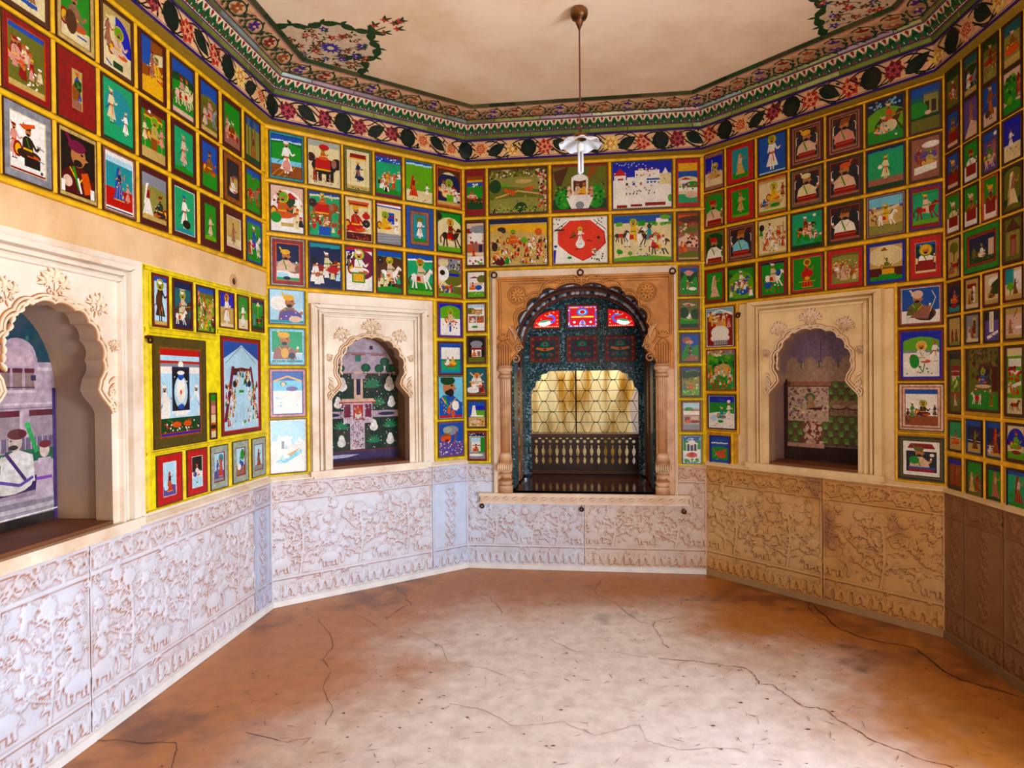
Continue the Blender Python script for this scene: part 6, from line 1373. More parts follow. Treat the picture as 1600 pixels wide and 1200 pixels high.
# ---- window wall
G = 'miniature paintings on the window wall'
cols = [(.010, .155), (.182, .606), (.636, 1.028), (1.057, 1.470), (1.495, 1.652)]
rows = [(2.532, 2.868), (2.162, 2.503)]
CW = [
 [('r3/13', 'bg g;top .14 O;R 0 .82 1 .88 y;R 0 .70 1 .82 b;fl .4 .62 .8 .76 8 Ww .03;hill .62 g;hill .32 d;sit .3 .32 .28 o r;E .3 .40 .16 .05 q;fl .05 .2 .95 .4 14 RWo .025;bot .16 d', 'narrow garden picture with deep red top'),
  ('u1/3', 'bg e;fl 0 .8 1 1 120 xcuEW .025;hill .78 E;E .2 .62 .2 .06 l;E .6 .72 .2 .05 c;hill .55 e .06 1;L .04 .1 .35 .5 .5 .95 .40 c;hill .3 E;E .10 .62 .14 .16 d;E .55 .12 .14 .12 d;tiger .38 .48 .34 -1;tiger .68 .55 .28 1;fl .86 .1 1 .95 60 mRq .03;fl 0 0 1 .12 80 clx .02;fl 0 .0 .9 .5 40 dlc .016', 'two tigers prowling in olive jungle'),
  ('r1/4', 'bg e;R 0 0 1 .25 d;P u .0 .9 .3 1 .1 .4;P O .7 1 .85 .95 .6 .6;E .2 .25 .2 .24 g;E .8 .3 .2 .28 g;fl .05 .1 .3 .6 20 ld .03;fl .7 .1 .95 .6 20 ld .03;P w .25 .28 .75 .28 .66 .02 .34 .02;R .3 .24 .7 .34 w;E .5 .1 .1 .09 a;R .34 .34 .66 .72 W;R .37 .34 .63 .68 u;E .5 .74 .17 .08 w;R .35 .70 .65 .76 w;sit .46 .34 .3 q r 1;sit .58 .34 .28 y o -1;man .30 .28 .32 q r;man .72 .28 .3 p r -1;L .03 .37 .3 .37 .72 w;L .03 .63 .3 .63 .72 w;L .012 .47 .94 .47 .8 w;L .012 .53 .94 .53 .8 w', 'seated couple in white pavilion amid trees'),
  ('b1', 'bg B;fl 0 .9 .6 1 16 S .014;R 0 0 1 .62 w;R .02 .55 .22 .78 w;P R 0 .72 .24 .72 .12 .88;R .38 .58 .8 .82 w;fl .4 .7 .75 .86 30 RwW .02;R .24 .58 .4 .68 w;R .8 .5 1 .74 W;P w .85 .74 .9 .86 .95 .74;fl .22 .3 .9 .62 16 zac .02;R .22 .5 .26 .56 u;R .34 .5 .38 .56 b;R .46 .5 .5 .56 o;R .58 .6 .8 .64 b;R .58 .54 .62 .58 b;R .64 .54 .68 .58 b;R .7 .54 .74 .58 b;R .22 .3 .24 .34 n;R .28 .3 .3 .34 n;R .34 .3 .36 .34 n;R .4 .3 .42 .34 n;R .6 .3 .62 .34 n;R .7 .3 .72 .34 n;R .06 .02 .24 .08 r;R .3 .04 .5 .09 r;R .55 .05 .9 .12 r;R 0 0 1 .02 c;E .98 .2 .05 .08 l;R .08 .62 .18 .66 R', 'great white palace against deep blue sky'),
  ('R3/8', 'bg W;top .22 y;R 0 .62 1 .80 b;hill .62 W;R .1 .5 .65 .58 w;P R .08 .58 .68 .58 .4 .64;E .75 .42 .22 .12 g;R .2 .4 .5 .48 b;R 0 .3 1 .38 w;fl .1 .32 .9 .5 16 gRW .025;bot .22 G;E .7 .2 .16 .08 q', 'small palace garden in wide red border')],
 [('u2/5', 'bg q;top .12 q;E .2 .82 .2 .06 r;E .75 .85 .25 .1 a;R .1 .52 .9 .76 w;fl .1 .5 .9 .76 20 Rzw .035;R 0 .3 1 .5 z;R .08 .32 .3 .46 o;R .7 .3 .9 .48 n;R 0 .24 1 .28 W;lady .4 .2 .2 R r;bot .2 w;P w .3 .12 .8 .12 .75 .04 .35 .04;fl .05 .02 .9 .15 8 zl .03', 'red-roofed pink palace court'),
  ('n1', 'bg c;top .08 n;hill .86 y;hill .72 c .05 1;E .2 .8 .09 .05 x;E .85 .72 .08 .08 o;crw 0 .02 1 .55 110 RWowqyrx .10;sit .4 .48 .3 o l 1 y;E .08 .42 .07 .1 x;P m .02 .05 .2 .2 .28 .05 .2 0;tree .6 .4 .22 l;fl 0 0 1 .4 60 RWgx .014;E .3 .1 .05 .08 g;disc .24 .76 .05', 'vast battle crowd on ochre'),
  ('c1/2', 'bg w;P R .1 .4 .1 .72 .3 .93 .7 .93 .95 .68 .98 .42 .7 .12 .55 .04 .3 .2;P p .14 .42 .14 .70 .32 .90 .68 .90 .92 .66 .94 .42 .68 .16 .55 .08 .34 .22;P F .08 .43 .08 .70 .31 .94 .69 .94 .93 .66 .95 .43 .68 .12 .55 .06 .33 .20;fl 0 .82 .2 1 16 xw .018;fl .8 .85 1 1 12 kw .016;R .02 .72 .2 .76 k;L .015 .0 .7 .25 .92 x;L .015 .98 .72 .75 .95 x;E .5 .42 .1 .1 w;man .5 .42 .36 w y 1 l;E .38 .62 .06 .08 O;L .02 .3 .55 .42 .62 k;L .02 .62 .5 .72 .48 k;L .015 .4 .3 .55 .32 x;E .84 .55 .035 .035 x;fl .7 .02 .95 .3 30 wgx .02;E .04 .38 .04 .03 b;E .3 .12 .05 .03 g;P B 0 .0 .03 .0 .05 .3 .0 .3', 'dancing figure on octagonal red carpet'),
  ('O1/2 g1', 'bg W;top .16 b;fl 0 .8 1 .86 20 lg .05;R .74 .84 .95 .93 w;E .9 .95 .12 .05 l;horse .34 .30 .5 w y l 1 g;horse .62 .34 .38 x t w -1;horse .78 .12 .40 x y r 1;cow .12 .42 .3 x;crw .62 .25 .95 .45 8 WtRw .18;tree .28 .06 .16 l;tree .08 .12 .16 l;hill .06 l;disc .62 .76 .05;E .1 .2 .07 .05 g;fl .4 .05 .9 .25 14 gtbR .02', 'mounted boar hunt on cream ground'),
  ('u2', 'bg z;top .3 O;E .3 .9 .3 .06 o;E .7 .86 .3 .08 u;E .45 .66 .25 .1 e;fl .05 .35 .95 .8 50 zReq .03;P q .0 .45 .5 .55 1 .4 1 .25 0 .3;lady .2 .14 .26 R y;lady .36 .14 .24 o r;fl .4 .25 .95 .5 18 WRx .03;E .7 .1 .3 .08 e;bot .04 c', 'misty rose hillside scene with orange clouds')]]
grid('C', cols, rows, CW, lambda r, c: f'window wall, {ORD[r]} row, {ORD[c]} from left', G, edge=(0, WI['C'][3]))
cl = [((.011, .157), (1.939, 2.143), 'u4', 'bg w;R .1 .6 .7 .78 w;P r .05 .76 .8 .76 .4 .84;E .85 .72 .2 .16 e;R .1 .45 .9 .58 q;sit .3 .3 .3 o r;E .65 .38 .14 .1 b;bot .22 l;fl .1 .05 .9 .25 14 dw', 'white house beside a tree, blue pot'),
 ((.012, .155), (1.697, 1.912), 'O3/4', 'bg w;top .12 S;E .15 .75 .2 .12 e;R .2 .62 .85 .8 c;fl .2 .6 .85 .8 14 kRw .025;R .05 .30 .48 .56 z;R .52 .30 .95 .56 z;sit .28 .32 .24 w r;sit .72 .32 .24 o W;R 0 .56 1 .6 w;bot .28 w;E .4 .15 .12 .04 g;L .01 0 .1 1 .12 a', 'white house with two rooms of figures'),
 ((.011, .153), (1.471, 1.674), 'u4', 'bg k;E .5 .74 .25 .13 a;R .2 .58 .8 .74 a;R .1 .52 .9 .58 r;R .2 .22 .8 .5 w;sit .35 .24 .26 o r;R .55 .24 .75 .44 z;bot .2 e', 'night palace with pale domes'),
 ((.006, .155), (1.236, 1.447), 'n1/2', 'bg T;E .5 .5 .2 .22 w;sit .5 .3 .5 w o 1 o;L .05 .5 .6 .15 .85 q;L .05 .5 .6 .85 .8 q;L .05 .5 .5 .12 .5 q;L .05 .5 .5 .9 .5 q;lady .85 .1 .35 R r;E .3 .2 .25 .12 w;bot .08 O;E .75 .2 .1 .08 r', 'white many-armed deity on teal'),
 ((.007, .152), (1.005, 1.211), 'u4', 'bg b;E .8 .5 .35 .25 l;E .75 .75 .3 .1 B;P w .15 .4 .5 .4 .4 .85 .25 .85;R .12 .4 .9 .46 w;bot .38 c;fl .1 .05 .9 .35 18 Rzlw .03;E .4 .2 .2 .08 q', 'pointed white shrine under blue sky'),
 ((.011, .149), (.771, .987), 'r3/5', 'bg j;top .12 n;fl 0 .86 1 1 14 Sw .02;E .85 .5 .25 .35 g;R .15 .3 .7 .8 w;E .4 .72 .18 .1 S;R .2 .50 .7 .54 R;sit .42 .3 .28 R k;bot .25 a;E .4 .15 .3 .05 w', 'small white pavilion, grey ground')]
for k, (u, z, f, s, d) in enumerate(cl): paint('C', u[0], u[1], z[0], z[1], f, s, d, f'{ORD[k]} down at left of window', G)
crr = [((1.507, 1.646), (1.919, 2.129), 'O3/5', 'bg d;top .16 b;P p .2 .84 .45 .92 .8 .84 .6 .7 .4 .7;P g .0 .5 .3 .8 .5 .4 .9 .7 1 .4 1 0 0 0;lady .45 .22 .3 O o;fl .1 .1 .9 .5 20 ldw .025;E .7 .2 .15 .06 w', 'lady in steep green hills'),
 ((1.506, 1.648), (1.688, 1.902), 'O3/4', 'bg e;P q .1 .88 .4 .92 .9 .84 .7 .8 .3 .8;P r .2 .84 .5 .88 .6 .8;hill .6 g;E .5 .38 .3 .12 l;sit .5 .34 .28 w r;E .2 .55 .18 .2 d;E .85 .5 .18 .2 d;bot .15 d', 'white figure in a dark green glade'),
 ((1.511, 1.651), (1.459, 1.668), 'u4', 'bg b;E .3 .78 .16 .13 z;E .45 .7 .14 .08 p;P g .0 .3 .4 .7 .6 .5 1 .65 1 0 0 0;man .5 .2 .4 n b;P z .1 .0 .9 .0 .95 .2 .5 .24;fl .1 .1 .9 .5 14 lwo', 'dark blue figure on green slope'),
 ((1.512, 1.655), (1.220, 1.434), 'u4', 'bg E;top .1 b;fl 0 .6 1 .92 30 deL .07;E .3 .75 .2 .12 d;E .7 .78 .22 .12 d;hill .35 l;sit .5 .22 .32 o r 1 y;man .15 .2 .28 b;man .85 .2 .28 W;fl .1 .05 .9 .3 16 gWy .025', 'orange seated figure beneath dense trees'),
 ((1.518, 1.653), (.984, 1.195), 'O4', 'bg j;top .2 S;E .35 .75 .16 .09 g;R .0 .55 1 .7 w;P R .45 .7 1 .7 .9 .74 .5 .74;L .02 0 .54 1 .52 R;R .1 .28 .42 .48 r;R .5 .3 .9 .5 q;E .7 .3 .2 .06 r;bot .18 a;E .3 .3 .1 .08 o', 'long white building with red walls'),
 ((1.521, 1.654), (.758, .958), 's2', 'bg w;top .4 b;fl 0 .85 1 1 10 S .03;E .15 .65 .2 .2 g;E .85 .68 .2 .18 g;pav .5 .38 .5 w n;bot .34 w;E .5 .3 .2 .1 o;E .5 .32 .08 .09 R;fl .05 .02 .95 .14 24 gG .04;fl .1 .2 .9 .34 6 b .02', 'white shrine under bright blue sky')]
for k, (u, z, f, s, d) in enumerate(crr): paint('C', u[0], u[1], z[0], z[1], f, s, d, f'{ORD[k]} down at right of window', G)
backing('C', 0, .18, .755, 2.16); backing('C', 1.49, WI['C'][3], .755, 2.16)
for x0, x1, zz_ in ((0, .18, (1.92, 1.68, 1.455, 1.222, .997, .762)), (1.49, WI['C'][3], (1.908, 1.676, 1.445, 1.206, .97, .752))):
    for z in zz_: strip('C', x0, x1, z-.010, z+.012, 1)
for x0, x1 in ((-.002, .008), (.160, .182), (1.489, 1.504), (1.660, 1.682)): strip('C', x0, x1, .757, 2.15, 1)
strip('C', .18, 1.49, 2.131, 2.152)

# ---- back-right wall, four rows of seven
G = 'miniature paintings on the back-right wall'
cols = [(.003, .155), (.178, .374), (.399, .592), (.614, .814), (.835, 1.034), (1.052, 1.250), (1.268, 1.420)]
rows = [(2.630, 2.880), (2.378, 2.612), (2.122, 2.352), (1.862, 2.090)]
def JB(robe, turb, d=1, fr='m4 z4 m3 c1', sk='f'): return (fr, f'jh o K;bust .5 .2 .78 {robe} {turb} {d} {sk};R .0 .0 1 .06 z;R .12 .06 .88 .24 r;R .12 .16 .88 .18 o')
RW = [
 [('z2/9', 'bg B;hill .45 W;E .5 .35 .2 .12 q;sit .55 .25 .5 c q 1 y;man .2 .15 .4 q;bot .12 W;L .02 .4 .9 .35 .4 W', 'haloed figure on white terrace, blue night'),
  ('R13/9 o1', 'bg t;hill .18 g;lady .5 .14 .7 c q', 'cream-robed lady on blue in red border'),
  ('n2', 'bg b;E .5 .5 .4 .4 b;man .5 .06 .9 w l 1 g;bot .04 S', 'large white-robed prince with halo on blue'),
  (lambda j: (j[0], j[1], 'pink-robed man in dark window, beige turban'))(JB('q', 'y', 1)),
  (lambda j: (j[0], j[1], 'salmon-robed man in dark arched window'))(JB('p', 'O', -1)),
  ('u2', 'bg n;fl 0 .8 1 .98 20 as .03;E .5 .4 .5 .42 l;hill .3 g;horse .6 .2 .55 u o W 1;sit .45 .2 .4 q W;E .65 .35 .14 .14 W;fl .1 .1 .9 .4 14 Wqt .03', 'riders with shield in green circle, cloudy blue'),
  ('u2', 'bg T;top .2 b;hill .62 d;R .45 .36 .95 .8 E;R .5 .4 .64 .66 x;R .72 .4 .88 .66 x;L .03 .45 .82 .97 .84 e;E .2 .5 .22 .18 g;bot .28 e;E .6 .4 .06 .05 q', 'dim palace porch at dusk')],
 [('O3/4', 'bg e;E .5 .6 .4 .4 g;bust .45 .18 .66 q R 1;rail .2 r q', 'bust of man in red turban, olive ground'),
  ('R13/10 o1', 'bg g;man .5 .14 .75 c o;bot .1 l', 'small cream figure on green in red border'),
  ('o1/5', 'bg W;top .08 c;sit .55 .35 .5 y l 1 l;P c .2 .12 .75 .12 .9 .35 .4 .35;sit .2 .2 .3 b w;man .88 .4 .42 r;bot .06 l;E .6 .2 .16 .06 g', 'yellow-robed ruler on carpet, cream ground'),
  (lambda j: ('d3 z3 m2 c1', j[1], 'dark window bust in cream turban, green border'))(JB('W', 'W', 1)),
  (lambda j: ('d2 m4 z1', j[1], 'large dark-skinned profile in tall gold turban'))(JB('q', 'o', -1)),
  ('n2', 'bg G;cloud .93 t n;bot .26 z;bot .1 d;man .5 .22 .58 W y -1;E .35 .55 .06 .05 w', 'cream-robed man with bowl, vivid green'),
  ('u3', 'bg z;top .16 z;E .7 .82 .2 .08 w;R .1 .5 .9 .66 v;sit .65 .3 .4 c l;P w .1 .12 .9 .2 .9 .36 .1 .3;man .25 .4 .35 r;fl .1 .5 .9 .8 10 kW', 'mauve terrace with white carpet')],
 [('O3/5', 'bg g;E .5 .6 .42 .4 d;bust .48 .18 .68 w R 1;rail .18 r w', 'bust in white with red turban'),
  (lambda j: ('z3 m3 z2', j[1], 'blue-robed man with fan in dark window'))(JB('s', 'O', -1)),
  ('c1', 'bg W;crw .05 .1 .95 .6 22 wRoWg .2;man .4 .45 .45 w r;E .1 .8 .08 .1 k;fl .1 .05 .9 .8 30 rgkW .02;L .015 .85 .2 .9 .9 r;L .015 .75 .2 .78 .8 r;bot .05 c', 'white-clad lancers on pale ground'),
  ('m2/3', 'bg G;cloud .86 t G;horse .45 .28 .5 x r w 1;man .6 .2 .5 q w;crw .05 .08 .95 .4 14 wkqg .2;E .75 .9 .05 .04 w;bot .1 d', 'pink-robed rider under a small moon'),
  (lambda j: ('d2 m4 z1', j[1], 'portly white-robed noble with black sash'))(JB('w', 'u', -1)),
  ('a2 r2', 'bg v;top .26 s;hill .66 c;P W .1 .6 .9 .75 .9 .68 .2 .52;bot .26 E;horse .5 .2 .48 w y q 1 y;fl 0 .4 .2 .75 24 crW .03', 'white horse galloping on mauve'),
  ('B2 r3/9', 'bg G;cloud .93 g G;horse .5 .14 .62 r q y 1;bot .14 l', 'red horse and rider, brilliant green')],
 [('r5/8', 'bg g;lady .5 .1 .8 q c', 'small pale lady on green, red border'),
  ('d2', 'bg g;top .07 m;E .5 .4 .45 .45 l;horse .5 .25 .5 b w w 1;crw .05 .05 .95 .35 14 wbRW .22;E .6 .2 .14 .08 b;disc .07 .75 .06;fl .1 .1 .9 .6 20 wRb .02', 'blue horse among white attendants'),
  ('r8/4', 'bg g;top .06 n;horse .5 .2 .62 w q w 1;E .75 .65 .08 .1 b;E .3 .3 .14 .1 b;fl .2 .1 .8 .3 12 Rwl .03', 'white and blue horses on green'),
  ('R4/6 c1', 'bg g;lady .5 .06 .78 R r 1;E .5 .86 .12 .12 y;E .5 .86 .08 .08 O;E .5 .5 .2 .12 R;L .02 .2 .25 .8 .25 y;E .5 .35 .08 .06 y', 'deity in flared red robe on green'),
  ('R8/10 o1', 'bg e;hill .9 E;crw .05 .1 .95 .55 34 OqzWc .22;lady .45 .1 .5 q p;fl .1 .5 .9 .85 16 gW .02;E .2 .5 .06 .06 w', 'brown crowd scene in broad red border'),
  ('B5/6', 'bg c;E .5 .7 .48 .3 W;umb .45 .5 .35 O;R 0 0 1 .36 m;bot .12 g;sit .52 .3 .34 e g;R .38 .18 .75 .32 y;R .3 .1 .8 .18 g;fl .1 .02 .9 .1 8 d', 'throne beneath an umbrella on pale yellow'),
  ('R10/13 y1', 'bg n;top .1 b;bust .5 .34 .56 w y 1 f g;R .06 .0 .94 .4 r;R 0 0 1 .06 W;R 0 .3 .1 .5 W;R .9 .3 1 .5 W', 'man behind red balcony in thick red border')]]
grid('R1', cols, rows, RW, lambda r, c: f'back-right wall, {ORD[r]} row, {ORD[c]} from left', G, edge=(-.018, WI['R1'][3]))
rl = [((.009, .225), (1.560, 1.830), 'w2 u1', 'bg r;top .12 s;P w 0 .8 .5 .96 1 .8 1 .88 .5 1 0 .88;crw .08 .42 .92 .68 16 WgyRp .22;E .5 .36 .28 .18 w;E .5 .2 .3 .12 w;R .25 .02 .8 .14 a;L .01 .3 .02 .3 .14 w;L .01 .4 .02 .4 .14 w;L .01 .5 .02 .5 .14 w;L .01 .6 .02 .6 .14 w;L .01 .7 .02 .7 .14 w', 'court assembled in a red and white hall'),
 ((.012, .232), (1.269, 1.545), 'o1', 'bg g;top .12 a;fl 0 .86 1 1 20 Wzc .04;fl 0 .5 1 .86 50 ldg .06;E .6 .5 .22 .16 c;crw .05 .1 .95 .5 30 oWyqcS .13;fl 0 0 1 .3 40 gGRo .03', 'crowd in a leafy orange and green glade'),
 ((.018, .233), (1.005, 1.240), 'n2 w1', 'bg w;top .22 B;L .06 .35 .9 .65 .86 b;R 0 .42 1 .80 g;hill .45 w;sit .5 .3 .36 t W;E .5 .2 .2 .08 w;man .78 .3 .5 w r;E .78 .84 .06 .05 w;E .2 .3 .12 .1 S;E .45 .2 .1 .05 g;fl .05 .05 .95 .3 14 wbo', 'white party on lawn beneath deep blue'),
 ((.030, .188), (.762, .962), 'B5', 'bg b;cloud .78 w b;hill .6 g;fl .1 .1 .9 .5 12 dw .02;tiger .5 .42 .6 1;E .6 .3 .2 .1 o;bot .14 b', 'orange beast on green in blue border')]
for k, (u, z, f, s, d) in enumerate(rl): paint('R1', u[0], u[1], z[0], z[1], f, s, d, f'{ORD[k]} down at left of faded niche', G)
rr2 = [((1.213, 1.424), (1.619, 1.835), 'r2 z3 w1', 'bg b;bot .35 w;E .6 .25 .3 .2 u;bust .42 .22 .7 e W 1;E .7 .2 .14 .16 k;P z .2 .15 .6 .5 .8 .4 .7 .1;L .02 .8 .9 .9 .7 .75 .3 W;L .01 .05 .4 .3 .35 k;E .42 .82 .15 .12 q', 'seated archer in green with pale bow'),
 ((1.214, 1.426), (1.329, 1.600), 'r2 B4', 'bg B;E .5 .62 .5 .3 l;bot .56 w;R 0 .55 1 .60 a;sit .5 .3 .48 w y 1 W;man .88 .35 .45 w o;E .32 .35 .1 .16 g;L .02 .4 .3 .55 .1 g;L .02 .6 .3 .55 .1 g;fl .1 .05 .9 .3 8 gxo .02', 'noble with falcon seated in white terrace'),
 ((1.213, 1.427), (1.062, 1.312), 'q4 O2 q4 r1', 'bg w;top .12 b;bot .26 O;L .01 0 .44 1 .44 a;sit .55 .26 .42 m g 1 g;man .22 .2 .4 g r;man .08 .05 .4 u;man .92 .25 .32 K;L .008 .35 .7 .6 .7 o', 'small durbar on white in beige border'),
 ((1.208, 1.430), (.799, 1.031), 'd4 O2 d3 w1', 'jh w K;R 0 .72 1 1 w;P r .1 .8 .9 .8 .8 .95 .2 .95;bust .45 .22 .66 q e 1;E .3 .45 .14 .12 g;E .8 .62 .06 .05 w;R 0 0 1 .1 w;R .14 .1 .86 .2 r;R .1 .2 .9 .25 b', 'bearded man holding a flower, green border')]
for k, (u, z, f, s, d) in enumerate(rr2): paint('R1', u[0], u[1], z[0], z[1], f, s, d, f'{ORD[k]} down at right of faded niche', G)
backing('R1', -.015, .245, .75, 1.86); backing('R1', 1.195, WI['R1'][3], .785, 1.86)
for z in (1.552, 1.254, .984, .750): strip('R1', 0, .25, z-.010, z+.012)
strip('R1', -.014, .006, .75, 1.85); strip('R1', .234, .256, .98, 1.85); strip('R1', .192, .214, .75, .98)
for z in (1.609, 1.320, 1.046, .788): strip('R1', 1.195, WI['R1'][3], z-.007, z+.008)
strip('R1', 1.190, 1.210, .785, 1.86)

# ---- right wall
G = 'miniature paintings on the right wall'
cA = [(.015, .139), (.161, .280), (.302, .422), (.443, .572)]
rA = [(2.692, 2.900), (2.488, 2.692), (2.280, 2.482), (2.064, 2.270)]
def railp(robe, turb, bg='g'): return f'bg {bg};E .5 .5 .42 .45 g;bust .5 .34 .5 {robe} {turb};R .12 .12 .88 .42 r;R 0 0 1 .14 w;R 0 .1 .12 .4 w;R .88 .1 1 .4 w'
R2 = [
 [('u4', 'bg E;top .25 d;hill .7 e;sit .5 .3 .4 r W;horse .5 .1 .4 z q;fl .1 .1 .9 .4 10 rW', 'dim olive picture with reddish riders'),
  ('u4', 'bg e;top .2 T;hill .7 d;cow .5 .15 .5 a;man .3 .15 .5 w;bot .15 c', 'grey beast and white man on olive'),
  ('u4', 'bg e;top .2 d;hill .6 E;horse .5 .2 .55 O r c;fl .1 .1 .9 .4 16 Wrc', 'brown riders on olive hill'),
  ('u4', 'bg E;top .25 T;sit .5 .35 .45 O q;bot .2 c;E .5 .35 .25 .1 o', 'orange seated figure on dull sand')],
 [('m7', 'bg b;E .5 .5 .4 .45 b;bust .5 .35 .5 O e;R .05 .1 .95 .42 r;bot .12 q', 'small figure behind red balcony, blue'),
  ('u3', 'bg v;E .5 .6 .4 .35 v;man .5 .35 .6 z r;P q 0 0 .5 .45 1 .3 1 0;fl .1 .1 .9 .4 8 z', 'grey-mauve picture of man on pale slope'),
  ('u4', 'bg b;hill .35 q;man .5 .15 .8 O c;E .3 .3 .1 .1 u', 'brown standing figure on blue'),
  ('u3', 'bg q;E .4 .55 .3 .35 g;fl .1 .3 .7 .9 30 dlg .05;man .85 .3 .6 r q;hill .2 g;E .35 .3 .1 .1 l', 'big green bush and pink figure')],
 [('m7', 'bg b;E .5 .5 .4 .45 b;bust .5 .35 .5 u y;R .05 .1 .95 .42 r;bot .12 q', 'second small blue picture, red balcony'),
  ('u3', railp('w', 'r'), 'white figure behind red balcony, green arch'),
  ('u4', 'bg v;top .25 b;sit .4 .25 .5 g r;man .75 .15 .65 z r;horse .4 .05 .4 q q;E .85 .9 .07 .05 w', 'green and mauve group on horseback'),
  ('u3', 'bg B;bot .4 W;man .4 .3 .45 w r;fl .1 .1 .9 .35 8 lo .02', 'tiny white figure against deep blue')],
 [('O4', railp('W', 'W'), 'cream bust behind red balcony, deep green'),
  ('m3', railp('O', 'q'), 'brown bust behind red balcony, green arch'),
  ('o5/3', railp('r', 'y'), 'red-robed bust behind balcony, orange border'),
  ('u3', 'bg d;E .5 .6 .4 .4 e;lady .5 .05 .85 W z;hill .1 e;L .02 .3 .1 .3 .6 o', 'tall pale lady on dull green')]]
for r in range(4):
    for c in range(4): it = R2[r][c]; paint('R2', cA[c][0], cA[c][1], rA[r][0], rA[r][1], it[0], it[1], it[2], f'right wall, {ORD[r]} row, {ORD[c]} from corner', G, rim='x')
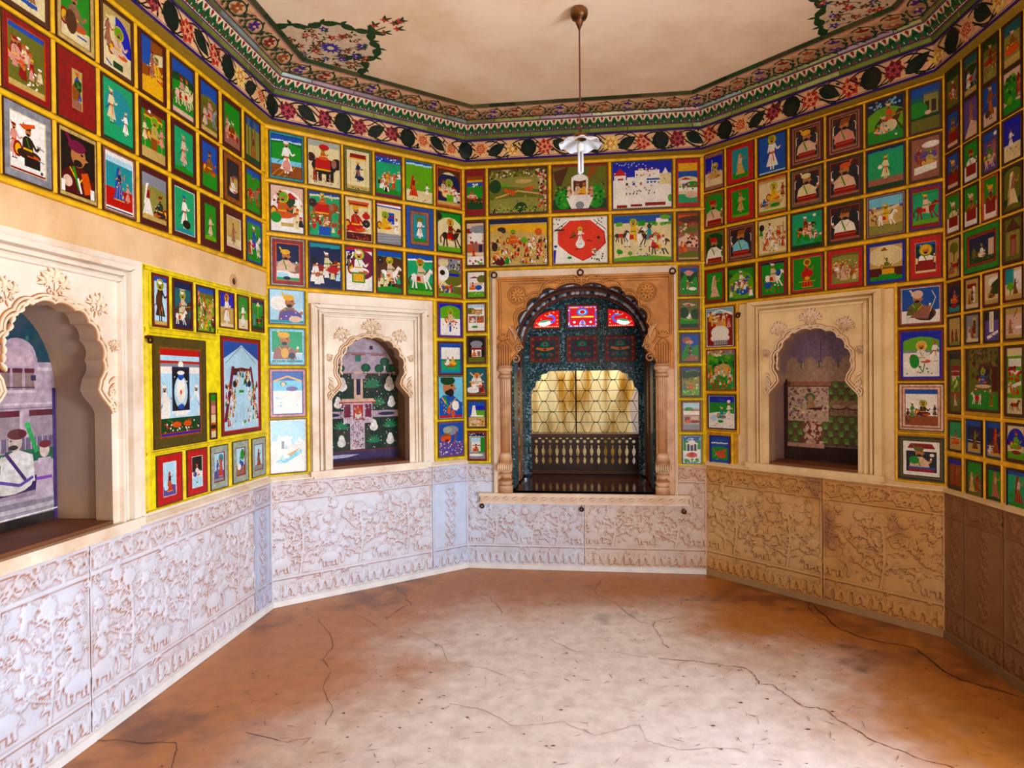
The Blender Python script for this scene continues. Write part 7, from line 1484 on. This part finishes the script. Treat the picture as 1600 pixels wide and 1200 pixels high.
odd = [((.022, .139), (1.838, 2.050), 'u3', 'bg c;tree .5 .4 .55 e;cow .6 .1 .4 u;sit .3 .1 .3 z r', 'olive tree over a dark cow', 'fifth row, first from corner'),
 ((.166, .428), (1.842, 2.052), 'g9/12 r5 o1', 'bg n;E .5 .5 .5 .5 n;hill .35 d;sit .5 .2 .5 w l;E .2 .4 .12 .2 e;R .75 .2 .95 .8 q;fl .1 .1 .9 .4 14 Wlo', 'wide night scene in broad green border', 'fifth row'),
 ((.443, .572), (1.842, 2.050), 'u4', 'bg e;P u 0 .7 .5 1 1 .7;R .1 .1 .9 .7 E;R .35 .1 .7 .6 r;R .4 .1 .65 .5 z;bot .12 e', 'dull hut with a red doorway', 'fifth row, fourth from corner'),
 ((.030, .138), (1.665, 1.822), 'u3', 'bg n;arc u;sit .5 .3 .5 o r;bot .2 t;E .5 .2 .2 .08 r', 'orange figure seated in dark arch', 'sixth row, first from corner'),
 ((.168, .285), (1.667, 1.824), 'u3', 'bg c;R .1 .7 .8 .85 r;R .5 .2 .7 .75 w;man .5 .2 .5 x;lady .3 .1 .4 r o;bot .15 W', 'white porch with red roof and dark man', 'sixth row, second from corner'),
 ((.308, .426), (1.670, 1.828), 'r4', 'bg W;R .5 .3 1 .8 d;P w .3 .6 .9 .8 .9 .9 .3 .85;sit .5 .2 .4 u r;bot .15 c', 'brown seated man before green doorway', 'sixth row, third from corner'),
 ((.450, .575), (1.675, 1.828), 'r3', 'bg W;R .0 .5 .5 1 t;R .5 .3 1 .9 w;lady .6 .15 .5 m r;tree .3 .1 .5 l;bot .15 c', 'white wall, small tree and maroon figure', 'sixth row, fourth from corner'),
 ((.031, .142), (1.497, 1.650), 'u3', 'bg c;lady .3 .1 .5 r u;lady .65 .1 .5 u r;hill .1 E', 'two dark ladies on sand', 'seventh row, first from corner'),
 ((.170, .284), (1.505, 1.652), 'u3', 'bg a;R .5 .2 .8 .9 c;R .55 .3 .75 .8 u;lady .25 .1 .5 W r;man .5 .1 .5 r;bot .12 W', 'two figures at a tall doorway', 'seventh row, second from corner'),
 ((.312, .428), (1.503, 1.654), 'u3', 'bg v;top .3 K;R .3 .3 .6 1 w;P w .1 .15 .9 .35 .9 .25 .2 .05;R .35 .4 .5 .9 W;L .03 .4 .2 .9 .1 K;fl .2 .1 .9 .3 6 b', 'white tower and steps at dusk', 'seventh row, third from corner'),
 ((.452, .575), (1.505, 1.655), 'u3', 'bg q;top .2 c;L .04 .5 .7 .7 .95 r;lady .3 .15 .5 z o;L .01 0 .3 1 .3 u;R .6 .3 1 .4 w;bot .12 c', 'rose-coloured picture with bending red branch', 'seventh row, fourth from corner'),
 ((.031, .148), (1.160, 1.478), 'u3', 'bg e;top .1 K;R .1 .7 .9 .8 r;R .15 .58 .85 .7 q;L .04 .1 .5 .9 .58 l;L .04 .1 .35 .9 .5 l;E .5 .65 .14 .04 r;R .1 .25 .9 .34 O;lady .5 .1 .2 q o;fl .1 .3 .9 .6 20 glW .03', 'tall garden picture with green paths', 'beside the corner'),
 ((.178, .428), (1.180, 1.492), 'u4/3', 'bg e;fl 0 .7 1 1 50 duz .03;fl 0 .4 1 .8 30 uemd .05;L .02 .7 .5 .8 .95 u;R .38 .45 .66 .75 u;E .52 .6 .12 .12 n;lady .5 .42 .3 O q;sit .5 .42 .24 b l 1 y;E .5 .38 .2 .03 q;hill .25 g;cow .3 .06 .26 w -1;E .3 .18 .06 .06 R;lady .78 .06 .22 O r;R .8 .3 1 .7 m;fl 0 .2 1 .35 12 Wz', 'large forest shrine picture with white cow', 'right wall'),
 ((.455, .580), (1.170, 1.485), 'u3', 'bg l;top .12 W;R .1 .72 .9 .84 w;R .1 .6 .9 .66 w;R .1 .66 .5 .72 r;fl .1 .5 .9 .72 16 Ror .03;P w .1 .42 .9 .5 .9 .44 .1 .36;crw .1 .28 .9 .36 6 RoW .12;bot .24 W;cow .5 .04 .2 u', 'tall village picture in light greens', 'right wall'),
 ((.033, .148), (.972, 1.128), 'u3', 'bg G;hill .4 c;sit .5 .2 .5 o r;L .02 0 .45 1 .42 w', 'orange figure seated on green and sand', 'eighth row, first from corner'),
 ((.180, .296), (.976, 1.140), 'b2', 'bg n;top .15 b;bot .3 c;L .02 0 .4 1 .36 w;lady .55 .1 .65 m l', 'maroon lady on terrace, navy night', 'eighth row, second from corner'),
 ((.326, .436), (.974, 1.142), 'b2', 'bg n;top .15 b;bot .12 c;lady .6 .08 .8 r o;sit .2 .1 .3 w r;L .02 0 .3 .5 .3 w', 'tall red lady on dark blue', 'eighth row, third from corner'),
 ((.463, .585), (.974, 1.145), 'm2/5', 'bg B;arc W;bot .4 W;sit .5 .3 .55 l r;hill .2 l;E .5 .2 .2 .06 r', 'deep blue arch with green seated figure', 'eighth row, fourth from corner'),
 ((.031, .148), (.778, .938), 'u3', 'bg O;top .15 B;lady .55 .1 .7 r o;hill .08 u', 'red lady on rust ground, blue top', 'bottom row, first from corner'),
 ((.178, .302), (.770, .945), 'u3', 'bg g;hill .5 e;lady .3 .1 .6 c q;man .7 .1 .6 r;fl .1 .1 .9 .4 8 W', 'two figures on mid green', 'bottom row, second from corner'),
 ((.330, .438), (.769, .940), 'u3', 'bg g;top .1 n;lady .55 .1 .8 z c;hill .08 d', 'rose lady raising an arm, plain green', 'bottom row, third from corner'),
 ((.466, .588), (.768, .942), 'n1/3', 'bg G;top .1 b;lady .6 .1 .8 r q;E .2 .3 .1 .1 g;hill .1 g', 'tall maroon lady on bright sea-green', 'bottom row, fourth from corner')]
for u, z, f, s, d, p in odd: paint('R2', u[0], u[1], z[0], z[1], f, s, d, ('right wall, ' if 'right' not in p else '')+p, G, rim='x')
backing('R2', 0, .61, .755, 2.90)
for z0, z1 in ((2.902, 2.906), (2.052, 2.064), (1.826, 1.840), (1.654, 1.666), (1.482, 1.500), (1.142, 1.162), (.944, .972), (.752, .768), (2.272, 2.280), (2.482, 2.488)): strip('R2', 0, .61, z0-.004, z1+.002)
for x0, x1 in ((-.002, .016), (.141, .160), (.428, .444), (.576, .594)): strip('R2', x0, x1, .755, 2.90)
for x0, x1, z0, z1 in ((.283, .302, 2.064, 2.90), (.286, .308, 1.50, 1.826), (.303, .328, .770, 1.144)): strip('R2', x0, x1, z0, z1)
strip('R2', 0, .61, 2.898, 2.906)
